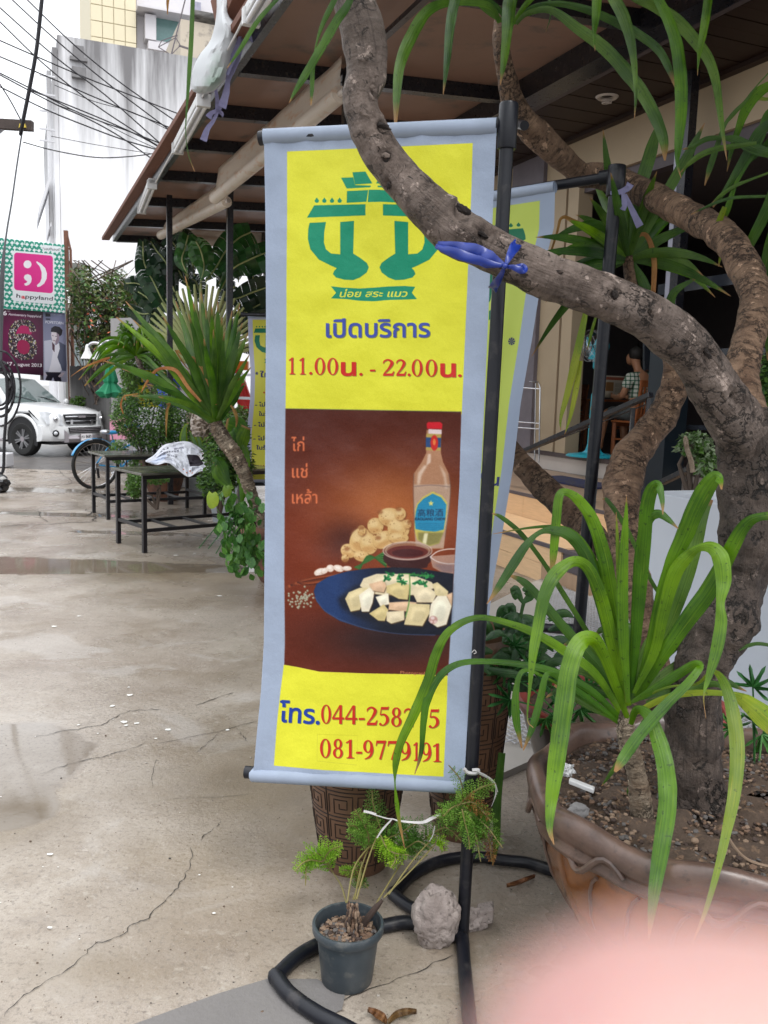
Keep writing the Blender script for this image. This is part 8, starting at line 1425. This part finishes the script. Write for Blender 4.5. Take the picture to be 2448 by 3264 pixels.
Ed = [(0, 1), (1, 2), (2, 3), (3, 4), (4, 5), (5, 6), (2, 7), (7, 8), (8, 9), (9, 10), (2, 11), (11, 12), (12, 13), (13, 14), (0, 15), (15, 16), (16, 17), (17, 18), (18, 19), (0, 20), (20, 21), (21, 22), (22, 23), (23, 24)]
Rd = [.14, .14, .13, .055, .05, .088, .07, .06, .045, .035, .03, .06, .045, .035, .03, .09, .065, .045, .04, .03, .09, .065, .045, .04, .03]
skinmesh('body', J, Ed, Rd, m_skin, pm)
# checked shirt, cut on the photographed stripes
msh = bpy.data.materials.new('checked_cotton'); msh.use_nodes = True; N = msh.node_tree.nodes; L_n = msh.node_tree.links; b = N['Principled BSDF']; b.inputs['Roughness'].default_value = .8; tcn = N.new('ShaderNodeTexCoord'); sp = N.new('ShaderNodeSeparateXYZ'); L_n.new(tcn.outputs['Object'], sp.inputs[0])
def stripe(o, sc_, wd):
    a = N.new('ShaderNodeMath'); a.operation = 'MULTIPLY'; L_n.new(o, a.inputs[0]); a.inputs[1].default_value = sc_; f_ = N.new('ShaderNodeMath'); f_.operation = 'FRACT'; L_n.new(a.outputs[0], f_.inputs[0]); l = N.new('ShaderNodeMath'); l.operation = 'LESS_THAN'; L_n.new(f_.outputs[0], l.inputs[0]); l.inputs[1].default_value = wd; return l.outputs[0]
ad = N.new('ShaderNodeMath'); ad.operation = 'ADD'; L_n.new(stripe(sp.outputs[2], 18, .32), ad.inputs[0]); L_n.new(stripe(sp.outputs[0], 18, .32), ad.inputs[1]); rp = N.new('ShaderNodeValToRGB'); e = rp.color_ramp.elements; e[0].color = (.55, .55, .48, 1); e[1].color = (.01, .05, .03, 1); k_ = e.new(.5); k_.color = (.10, .18, .12, 1); rp.color_ramp.interpolation = 'CONSTANT'; dv = N.new('ShaderNodeMath'); dv.operation = 'MULTIPLY'; L_n.new(ad.outputs[0], dv.inputs[0]); dv.inputs[1].default_value = .5; L_n.new(dv.outputs[0], rp.inputs[0]); L_n.new(rp.outputs[0], b.inputs[0]); e[1].position = .5; 
skinmesh('shirt', [J[0]+UP*.02, J[1], J[2], J[3]-UP*.015, J[7], (J[7]+J[8])/2+mr_*.01-UP*.03, J[11], (J[11]+J[12])/2-mr_*.01-UP*.03], [(0, 1), (1, 2), (2, 3), (2, 4), (4, 5), (2, 6), (6, 7)], [.165, .165, .15, .075, .082, .078, .082, .078], msh, pm)
skinmesh('shorts', [J[0]-UP*.01, J[15], J[16]-mf*.03, J[20], J[21]-mf*.03, B(.02, 0, .60)], [(0, 1), (1, 2), (0, 3), (3, 4), (0, 5)], [.155, .11, .085, .11, .085, .15], mk('grey_cotton', (.09, .10, .10), .85), pm)
q = M(); hcn = B(.075, 0, 1.235); q.blob(hcn-mf*.014+UP*.02, .098, 3, .03, 3, 1, (1, .95, 1.05)); q.build('hair', m_hair, pm)
q = M(); q.blob(B(.15, 0, 1.19), .062, 3, .05, 2, 3, (1, .95, 1.35)); q.blob(B(.205, 0, 1.185), .016, 2, 0); q.build('face', m_skin, pm)
for sy in (-1, 1):
    q = M(); 
    for k in range(5): fb2 = J[10 if sy > 0 else 14]+mf*.02+UP*(.03-k*.016); q.tube([fb2, fb2+mf*.03-mr_*sy*.01, fb2+mf*.045-mr_*sy*.04], [.009, .008, .006], 6)
    q.build('fingers', m_skin, pm)
nw = thing('newspaper', B(.38, 0, .72), 'open folded newspaper held up by the seated man', 'newspaper'); npc = Cv(120, 160, (188, 178, 160)); r_ = np.random.RandomState(2)
for i in range(26): npc.fill([(.08, .3+i*.026), (.5 if i % 9 else .3, .3+i*.026), (.5 if i % 9 else .3, .312+i*.026), (.08, .312+i*.026)], (120, 112, 100), .7)
npc.fill([(.56, .3), (.93, .3), (.93, .7), (.56, .7)], (150, 110, 70)); npc.fill([(.08, .06), (.93, .06), (.93, .2), (.08, .2)], (140, 60, 40), .8)
q = M(); q.grid(lambda u, v: B(.40-.03*abs(u-.5), .20-.40*u, .98-.28*v), 6, 4); q.build('sheet', npc.material('newsprint', trans=.2), nw, solid=.002)
# dark furniture hints: table, railing bars, rack, mat
tb = thing('dining_table', T(1930, 1400, 8.9)*(1, 1, 0)+UP*FZ, 'dark wooden dining table in front of the reading man', 'table'); c = T(1925, 1400, 8.95); c[2] = FZ
q = M(); q.obb(c-D1*.1-D2*.45+UP*.70, D1*.9, D2*.9, UP*.035); q.build('top', m_wd, tb, smooth=False, bevel=.005)
for a, b_ in ((0, -.38), (.7, -.38), (0, .38), (.7, .38)): q = M(); q.bar(c+D1*a+D2*b_, c+D1*a+D2*b_+UP*.698, .05); q.build('leg', m_wd, tb, smooth=False)
hr = thing('handrail', W(8, 5.2, 0), 'black steel handrail slanting up past the fan to the dark column', 'handrail')
for (a, b_), tt, w_ in ((((1560, 1487), (2075, 1258)), 5.2, .06), (((2110, 1538), (2290, 1450)), 5.2, .06), (((1700, 1432), (2062, 1288)), 5.25, .015)): q = M(); q.bar(T(*a, tt), T(*b_, tt), w_, w_*.8); q.build('rail', m_black, hr, smooth=False, bevel=.006)
for x, y0, y1 in ((2068, 1262, 1500), (2018, 1300, 1520)): q = M(); a = T(x, y0, 5.2); q.bar(a, (a[0], a[1], .62), .035); q.build('baluster', m_black, hr, smooth=False)
ws = thing('window_frame', W(6.5, 6.9, 0), 'dark glossy window bars crossing the opening behind the branches at the right', 'window frame'); m_bar = mk('dark_glossy_bar', (.03, .035, .045), .15)
for a, b_, w_ in (((2100, 925), (2470, 868), .12), ((2250, 1122), (2470, 1120), .07), ((2160, 1360), (2470, 1372), .05), ((2060, 930), (2062, 1180), .09)): q = M(); q.bar(T(*a, 6.86), T(*b_, 6.86), .03, w_) if a[0]+5 < b_[0] else q.bar(T(*a, 6.84), T(*b_, 6.84), w_, .03); q.build('bar', m_bar, ws, smooth=False)
rk = thing('wire_rack', T(1705, 1440, 6.5)*(1, 1, 0)+UP*FZ, 'thin stainless wire rack against the grey panel by the banner', 'rack'); 
for pts in ([(1718, 1475), (1722, 1235), (1716, 1218), (1690, 1216)], [(1704, 1470), (1708, 1222)]): q = M(); q.tube([T(x, y, 6.6) for x, y in pts], .010, 6); q.build('upright', m_chr, rk)
for y in (1240, 1350, 1368): q = M(); q.tube([T(1640, y-6, 6.6), T(1720, y, 6.6)], .008, 6); q.build('shelf_wire', m_chr, rk)
mt = M(); c = W(8.3, 5.95, .606); mt.obb(c, D1*1.3, D2*.5, UP*.02); mo = mt.build('door_mat', mk('navy_striped_mat', (.02, .03, .10), .9, c2=(.06, .05, .06), sc1=14, stretch=(1, 1, 1)), smooth=False); tag(mo, 'navy striped rag mat on the wood-tiled landing behind the black pole', 'mat')
pg = bush('variegated pot plant on the terrace, left of the thick trunk', [(2215, 1420, 60, 40), (2250, 1470, 40, 50)], 5.6, .15, 700, .05, [mk('variegated_leaf', (.30, .36, .24), .5, c2=(.12, .2, .08), sc1=9, trans=.2), m_fa], 61, 4, 'variegated_plant', 'plant')
bush('dark green foliage at the right edge behind the tree fork', [(2430, 1280, 40, 90), (2440, 1180, 30, 60)], 4.6, .2, 1200, .04, [m_fc, m_fa], 62, 3, 'shrub')
q = M(); q.tube([P(x, y, 3.4) for x, y in spline([(2184, 1390), (2190, 1430), (2203, 1470), (2208, 1505)], 4)], [.004]+[.010]*11+[.011], 8); tag(q.build('hanging_root', m_bk4), 'pale brown aerial root hanging beside the thick trunk', 'root')
# ================================================================== foreground floor: pot, fern, stone, litter
gp = G(1104, 3176); gc = np.array([gp[0]-.002, gp[1]+.072, 0]); m_pp = mk('grey_plastic_pot', (.05, .062, .072), .4, c2=(.03, .04, .048), sc1=9, bump=.15, c3=(.085, .09, .09), sc3=24)
fp = thing('plastic_pot', gc, 'dark grey plastic flowerpot of bark chips standing on the black pipe loop', 'flowerpot')
q = M(); q.lathe([(.01, .0), (.068, 0), (.072, .006), (.087, .142), (.088, .155)], gc, 56); q.build('body', m_pp, fp)
q = M(); q.lathe([(.087, .144), (.097, .147), (.100, .153), (.101, .170), (.098, .175), (.092, .174), (.090, .165), (.084, .115)], gc, 56); q.build('rim', m_pp, fp)
q = M(); q.lathe([(.085, .136), (.05, .142), (.005, .15)], gc, 24); q.build('compost', m_soil, fp)
q = M()
for _ in range(360):
    a, r = ru(0, 6.3), .078*sqrt(rnd()); q.mi = random.randrange(4); q.blob(gc+np.array([r*cos(a), r*sin(a), .138+ru(0, .010)+.022*max(0, 1-r/.05)]), ru(.006, .014), 1, .35, 1.5, ru(0, 50), (1, ru(.4, .8), ru(.3, .6)), Matrix.Rotation(ru(0, 6), 3, 'Z') @ Matrix.Rotation(ru(-.9, .9), 3, 'X'))
q.build('bark_chips', m_ch, fp, smooth=False, kind='stuff')
fe = thing('potted_fern', gc+UP*.15, 'lacy green fern leaning out of the grey pot, tied to the pole with white string', 'fern')
q = M(); cx0 = gc+np.array([.012, .0, .15])
for _ in range(120): z = ru(0, .07); q.mi = random.choice((0, 1, 3)); q.blob(cx0+np.array([ru(-1, 1)*.026*(1-z*6), ru(-1, 1)*.026, z]), ru(.006, .011), 1, .3, 2, ru(0, 40), (.5, .5, 1.3))
q.build('rhizome', m_ch, fe, smooth=False); q = M(); q.tube([P(x, y, 2.33) for x, y in ((1150, 2990), (1165, 2935), (1200, 2890), (1218, 2870))], [.012, .011, .009, .004], 8, rough=.2); q.build('rhizome', m_ch[3], fe)
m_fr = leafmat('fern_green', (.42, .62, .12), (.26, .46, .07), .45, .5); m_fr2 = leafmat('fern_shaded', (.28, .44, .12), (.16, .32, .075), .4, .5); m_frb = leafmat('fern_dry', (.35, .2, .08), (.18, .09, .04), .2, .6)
def frond(par, pts, Y, Lp_, mat, seed, n=16, wid=.5, stalk=None):
    """lacy frond: pts run along the rachis, Lp_ = length of the longest side pinna in photo pixels"""
    R2 = random.Random(seed); A = spline([(p[0], p[1]) for p in pts], 8); Yv = np.linspace(Y[0], Y[1], len(A)); q = M(); N_ = len(A)
    def leaflet(p, d, l, Yq):   # a tiny toothed pinnule
        x, y = p; nx_, ny_ = -d[1], d[0]; w_ = l*.19; dz = R2.uniform(-.012, .012)
        q.add([P(x, y, Yq), P(x+d[0]*l*.45+nx_*w_, y+d[1]*l*.45+ny_*w_, Yq+dz), P(x+d[0]*l, y+d[1]*l, Yq+dz*1.5), P(x+d[0]*l*.45-nx_*w_, y+d[1]*l*.45-ny_*w_, Yq-dz)], [(0, 1, 2, 3)])
    for k in range(n):
        t = .06+.92*k/n; i = t*(N_-1); i0 = int(i); p = A[i0]*(1-(i-i0))+A[min(i0+1, N_-1)]*(i-i0); d = A[min(i0+1, N_-1)]-A[max(i0-1, 0)]; d = d/(hypot(*d)+1e-6); Yq = np.interp(i, range(N_), Yv)
        for sd in (-1, 1):
            a = sd*R2.uniform(.8, 1.15); dd = np.array([d[0]*cos(a)-d[1]*sin(a), d[0]*sin(a)+d[1]*cos(a)+.12]); dd /= hypot(*dd); l = Lp_*(1-t)**.75*R2.uniform(.75, 1.1)*(.55+.45*min(1, t*5)); m = max(3, int(l/7)); Y2 = Yq+R2.uniform(-.05, .05)
            for j in range(m):
                u = (j+.4)/m; pp = p+dd*l*u; ll = max(5, l*.24*(1-u)+6)
                for s2 in (-1, 1): a2 = s2*.85; d3 = np.array([dd[0]*cos(a2)-dd[1]*sin(a2), dd[0]*sin(a2)+dd[1]*cos(a2)]); leaflet(pp, d3, ll, Yq+(Y2-Yq)*u)
            leaflet(p+dd*l*.93, dd, 9, Y2)
    q.build('frond', mat, par, smooth=False)
    q = M(); st = [P(p[0], p[1], Yy) for p, Yy in zip(A, Yv)]
    if stalk: S_ = spline(stalk+[(pts[0][0], pts[0][1])], 5); st = [P(p[0], p[1], y_) for p, y_ in zip(S_, np.linspace(2.33, Y[0], len(S_)))]+st
    q.tube(st, [.0022]*(len(st)-1)+[.0008], 5); q.build('stalk', m_sta, par)
m_sta = mk('fern_stalk', (.20, .17, .06), .6, var=.4)
def k8b(x, y): return (800+x/1.8433, 2400+y/1.8433)
def kf(x, y): return (950+x/2.212, 2380+y/2.212)
for i, (pts, Y, l_, mt_, st_) in enumerate([
    ([k8b(480, 700), k8b(430, 620), k8b(380, 590), k8b(330, 640), k8b(320, 780)], (2.6, 2.5), 56, m_fr, [k8b(560, 880), k8b(530, 780)]), ([k8b(425, 640), k8b(450, 590), k8b(490, 560), k8b(540, 545)], (2.55, 2.5), 34, m_fr, None), ([k8b(420, 640), k8b(350, 630), k8b(300, 650), k8b(255, 700)], (2.55, 2.48), 40, m_fr, None),
    ([k8b(650, 640), k8b(600, 690), k8b(560, 690), k8b(515, 685)], (2.62, 2.6), 22, m_fr, [k8b(600, 860), k8b(640, 740)]), ([k8b(690, 560), k8b(690, 480), k8b(650, 400), k8b(610, 330)], (2.6, 2.55), 52, m_fr2, [k8b(610, 860), k8b(640, 700)]), ([k8b(760, 440), k8b(730, 350), k8b(715, 280), k8b(712, 190)], (2.6, 2.6), 40, m_fr2, [k8b(620, 860), k8b(690, 620)]),
    ([k8b(740, 540), k8b(650, 470), k8b(610, 430), k8b(575, 430)], (2.6, 2.55), 44, m_fr2, None), ([k8b(720, 530), k8b(800, 500), k8b(880, 470), k8b(960, 420), k8b(1100, 380)], (2.6, 2.5), 52, m_fr2, [k8b(565, 880), k8b(600, 690), k8b(660, 590)]), ([k8b(790, 600), k8b(820, 560), k8b(850, 620), k8b(820, 680)], (2.55, 2.5), 40, m_fr, None),
    ([k8b(760, 480), k8b(800, 560), k8b(850, 590), k8b(930, 600)], (2.55, 2.5), 48, m_fr, None), ([k8b(900, 620), k8b(980, 540), k8b(1060, 480), k8b(1150, 440), k8b(1250, 530)], (2.6, 2.5), 50, m_fr2, [k8b(690, 960), k8b(800, 780)]), ([k8b(1080, 540), k8b(1090, 520), k8b(1120, 530), k8b(1140, 580)], (2.5, 2.5), 30, m_fr, [k8b(780, 850), k8b(950, 680)]),
    ([k8b(1100, 470), k8b(1180, 380), k8b(1240, 270), k8b(1230, 160), k8b(1160, 70)], (2.55, 2.42), 48, m_fr2, [k8b(810, 830), k8b(960, 620)]), ([k8b(1200, 330), k8b(1280, 250), k8b(1360, 200), k8b(1440, 180)], (2.45, 2.4), 46, m_fr2, None), ([k8b(1230, 300), k8b(1290, 380), k8b(1320, 480), k8b(1350, 640)], (2.45, 2.38), 62, m_fr2, None), ([k8b(1250, 300), k8b(1330, 380), k8b(1400, 450), k8b(1480, 560)], (2.45, 2.38), 54, m_fr2, None),
    ([k8b(1240, 300), k8b(1300, 290), k8b(1350, 330), k8b(1410, 400)], (2.44, 2.4), 34, m_frb, None), ([k8b(1220, 300), k8b(1170, 330), k8b(1130, 370), k8b(1120, 330)], (2.45, 2.42), 40, m_fr2, None), ([k8b(1240, 330), k8b(1260, 420), k8b(1280, 500), k8b(1285, 570)], (2.4, 2.38), 34, m_fr2, None), ([k8b(1350, 430), k8b(1400, 520), k8b(1410, 590), k8b(1415, 640)], (2.42, 2.4), 24, m_frb, None), ([k8b(650, 780), k8b(640, 740), k8b(650, 700), k8b(665, 670)], (2.6, 2.6), 14, m_frb, None), ([k8b(640, 800), k8b(630, 760), k8b(650, 740), k8b(690, 800)], (2.62, 2.6), 22, m_fr2, None),
    ([k8b(980, 590), k8b(930, 520), k8b(900, 440), k8b(870, 400)], (2.58, 2.55), 50, m_fr2, None), ([k8b(820, 520), k8b(900, 560), k8b(980, 520), k8b(1060, 560)], (2.58, 2.5), 46, m_fr2, None)]):
    frond(fe, pts, Y, l_*1.45, mt_, 100+i, n=12 if l_ > 40 else 10, stalk=st_)
m_str = mk('white_string', (.62, .6, .6), .6, trans=.2)
t = thing('white_string', P(1490, 2470, 2.47), 'frayed white string knotted round the nearest pole and the fern stalks', 'string')
def wire(pts, Y, r, par=t, mat=m_str, nm='strand'): q = M(); q.tube([P(p[0], p[1], p[2] if len(p) > 2 else Y) for p in spline([tuple(p) for p in pts], 6)], r, 5); return q.build(nm, mat, par)
wire([k8b(1252, 92), k8b(1275, 115), k8b(1320, 118), k8b(1335, 100), k8b(1300, 102)], 2.465, .006); ribbon([k8b(662, 342), k8b(700, 350), k8b(735, 362)], .007, 2.5).build('strand', m_str, t); ribbon([k8b(835, 388), k8b(880, 400), k8b(1000, 408), k8b(1060, 385), k8b(1115, 358)], [.003, .006, .010, .008], 2.48, twist=.3).build('strand', m_str, t); ribbon([k8b(832, 385), k8b(790, 430), k8b(765, 460), k8b(740, 500)], [.004, .006, .004], 2.49).build('strand', m_str, t)
for k in range(7): wire([k8b(1325, 105+k*2), k8b(1380+k*4, 130+k*5), k8b(1430+k*2, 170+k*9), k8b(1450-k*6, 230+k*14)], 2.45+.004*k, .0009)
wire([k8b(1080, 430), k8b(1070, 480), k8b(1048, 520)], 2.5, .0015); wire([k8b(730, 365), k8b(800, 385), k8b(835, 388)], 2.5, .002); wire([(1504, 2080), (1512, 2072), (1518, 2080), (1510, 2084)], 2.46, .0012)
m_stone = mk('pitted_concrete', (.40, .345, .32), .9, c2=(.20, .165, .15), sc1=7, bump=1.0, bs=45, c3=(.11, .09, .08), sc3=55)
c = G(1388, 3040); q = M(); q.blob((c[0], c[1]+.045, .088), .090, 5, .16, 2.2, 11, (.80, .6, 1.1)); q.v = [(x, y, max(z, .001)) for x, y, z in q.v]; tag(q.build('rubble_stone', m_stone, sharp=35), 'big pitted lump of pale concrete resting against the pole foot', 'stone')
c = G(1500, 2985); q = M(); q.blob((c[0], c[1]+.04, .03), .05, 4, .3, 2.2, 5, (1, .6, .8)); q.v = [(x, y, max(z, .001)) for x, y, z in q.v]; tag(q.build('rubble_stone', m_stone, sharp=35), 'smaller broken concrete lump behind the pole foot', 'stone')
q = M(); a = G(1520, 2955, .02); q.obb(a, G(1572, 2945, .02)-a, np.array([.005, .05, 0]), UP*.05); tag(q.build('broken_tile', m_stone, smooth=False, bevel=.006), 'pinkish broken tile piece right of the pole foot', 'tile')
m_dl = leafmat('dead_leaf', (.28, .16, .07), (.12, .06, .03), .2, .6)
for pts, lab in (([(1172, 3222, 6), (1195, 3235, 26), (1215, 3250, 30), (1232, 3262, 8)], 'curled dark brown dead leaf on the floor inside the pipe loop'), ([(1238, 3262, 8), (1270, 3240, 26), (1300, 3232, 24), (1328, 3228, 4)], 'yellow-brown dead leaf at the bottom edge inside the pipe loop'), ([(1615, 2826, 4), (1650, 2818, 16), (1680, 2806, 14), (1705, 2795, 4)], 'dry brown leaf lying against the foot of the glazed bowl')):
    A = spline(pts, 4); q = M(); V = []; U = []
    for i, (x, y, w_) in enumerate(A): p = G(x, y, .012+.008*sin(i)); d = nrm(G(*A[min(i+1, len(A)-1)][:2])-G(*A[max(i-1, 0)][:2])); n_ = np.array([-d[1], d[0], 0]); w_ = w_/FPX*2.5; V += [p-n_*w_/2+UP*.008, p-UP*.004, p+n_*w_/2+UP*.01]; U += [(0, i/len(A)*.8), (.5, i/len(A)*.8), (1, i/len(A)*.8)]
    q.add(V, [(3*i+k, 3*i+k+1, 3*i+k+4, 3*i+k+3) for i in range(len(A)-1) for k in (0, 1)]); q.uv = U; tag(q.build('dead_leaf', m_dl, sharp=None), lab, 'leaf')
# darker slab patch at the bottom
sb = M(); sb.add([G(x, y, .004) for x, y in ((330, 3300), (560, 3215), (700, 3165), (850, 3120), (1010, 3120), (1100, 3170), (1090, 3218), (1000, 3262), (1060, 3310), (1500, 3320), (1500, 3330), (330, 3330))], [tuple(range(12))]); sb.build('mortar_patch', mk('grey_mortar', (.16, .15, .145), .6, var=.3, sc1=5, bump=.5, bs=70, rvar=.12), fore, smooth=False)
strip([(1020, 3215), (1150, 3165), (1300, 3110), (1440, 3040)], .006); strip([(1690, 2450), (1720, 2490), (1760, 2530)], .006)
# ================================================================== the photographer's fingertip before the lens
m_fing = mk('rosy_skin', (.47, .36, .31), .5, .3, c2=(.42, .22, .21), sc1=45, bump=.05, bs=900); b = m_fing.node_tree.nodes['Principled BSDF']; b.inputs['Subsurface Weight'].default_value = .6; b.inputs['Subsurface Radius'].default_value = (.006, .0025, .0015); b.inputs['Subsurface Scale'].default_value = 1.0
def Cc(x, y, d): v = Ray(x, y); return CAM+v*d       # a point d metres in front of the lens
hand = thing('hand', Cc(2900, 4200, .02), "photographer's pink fingertip blurred against the lens at the bottom right corner", 'hand')
tip = Cc(1950, 3700, .0165)
def HH(r, u, f): return CAM+rc*r+uc*u+fw*f
V = [HH(.0001, -.0213, .0205), HH(.0105, -.0211, .0205), HH(.028, -.0225, .014), HH(.052, -.042, -.004), HH(.085, -.060, -.030), HH(.105, -.085, -.055), HH(.11, -.12, -.075)]
Ed = [(i, i+1) for i in range(6)]; Rd = [.0122, .0122, .0112, .0105, .018, (.030, .018), (.027, .02)]
for k, (dx, dz) in enumerate(((.0, .012), (-.004, .024), (-.010, .034))):
    b0 = len(V); V += [HH(.088+dx, -.070-.006*k, -.030-dz), HH(.060+dx, -.058-.008*k, -.018-dz), HH(.038+dx, -.060-.009*k, -.014-dz), HH(.030+dx, -.072-.008*k, -.020-dz)]; Ed += [(4 if k == 0 else 5, b0), (b0, b0+1), (b0+1, b0+2), (b0+2, b0+3)]; Rd += [.011, .0092, .0085, .0075]
b0 = len(V); V += [HH(.085, -.105, -.030), HH(.060, -.105, -.012), HH(.040, -.098, -.006)]; Ed += [(5, b0), (b0, b0+1), (b0+1, b0+2)]; Rd += [.015, .0115, .009]
V += [HH(.13, -.22, -.12), HH(.16, -.36, -.17)]; Ed += [(6, len(V)-2), (len(V)-2, len(V)-1)]; Rd += [.027, .034]
skinmesh('skin', V, Ed, Rd, m_fing, hand, 2, root=5)
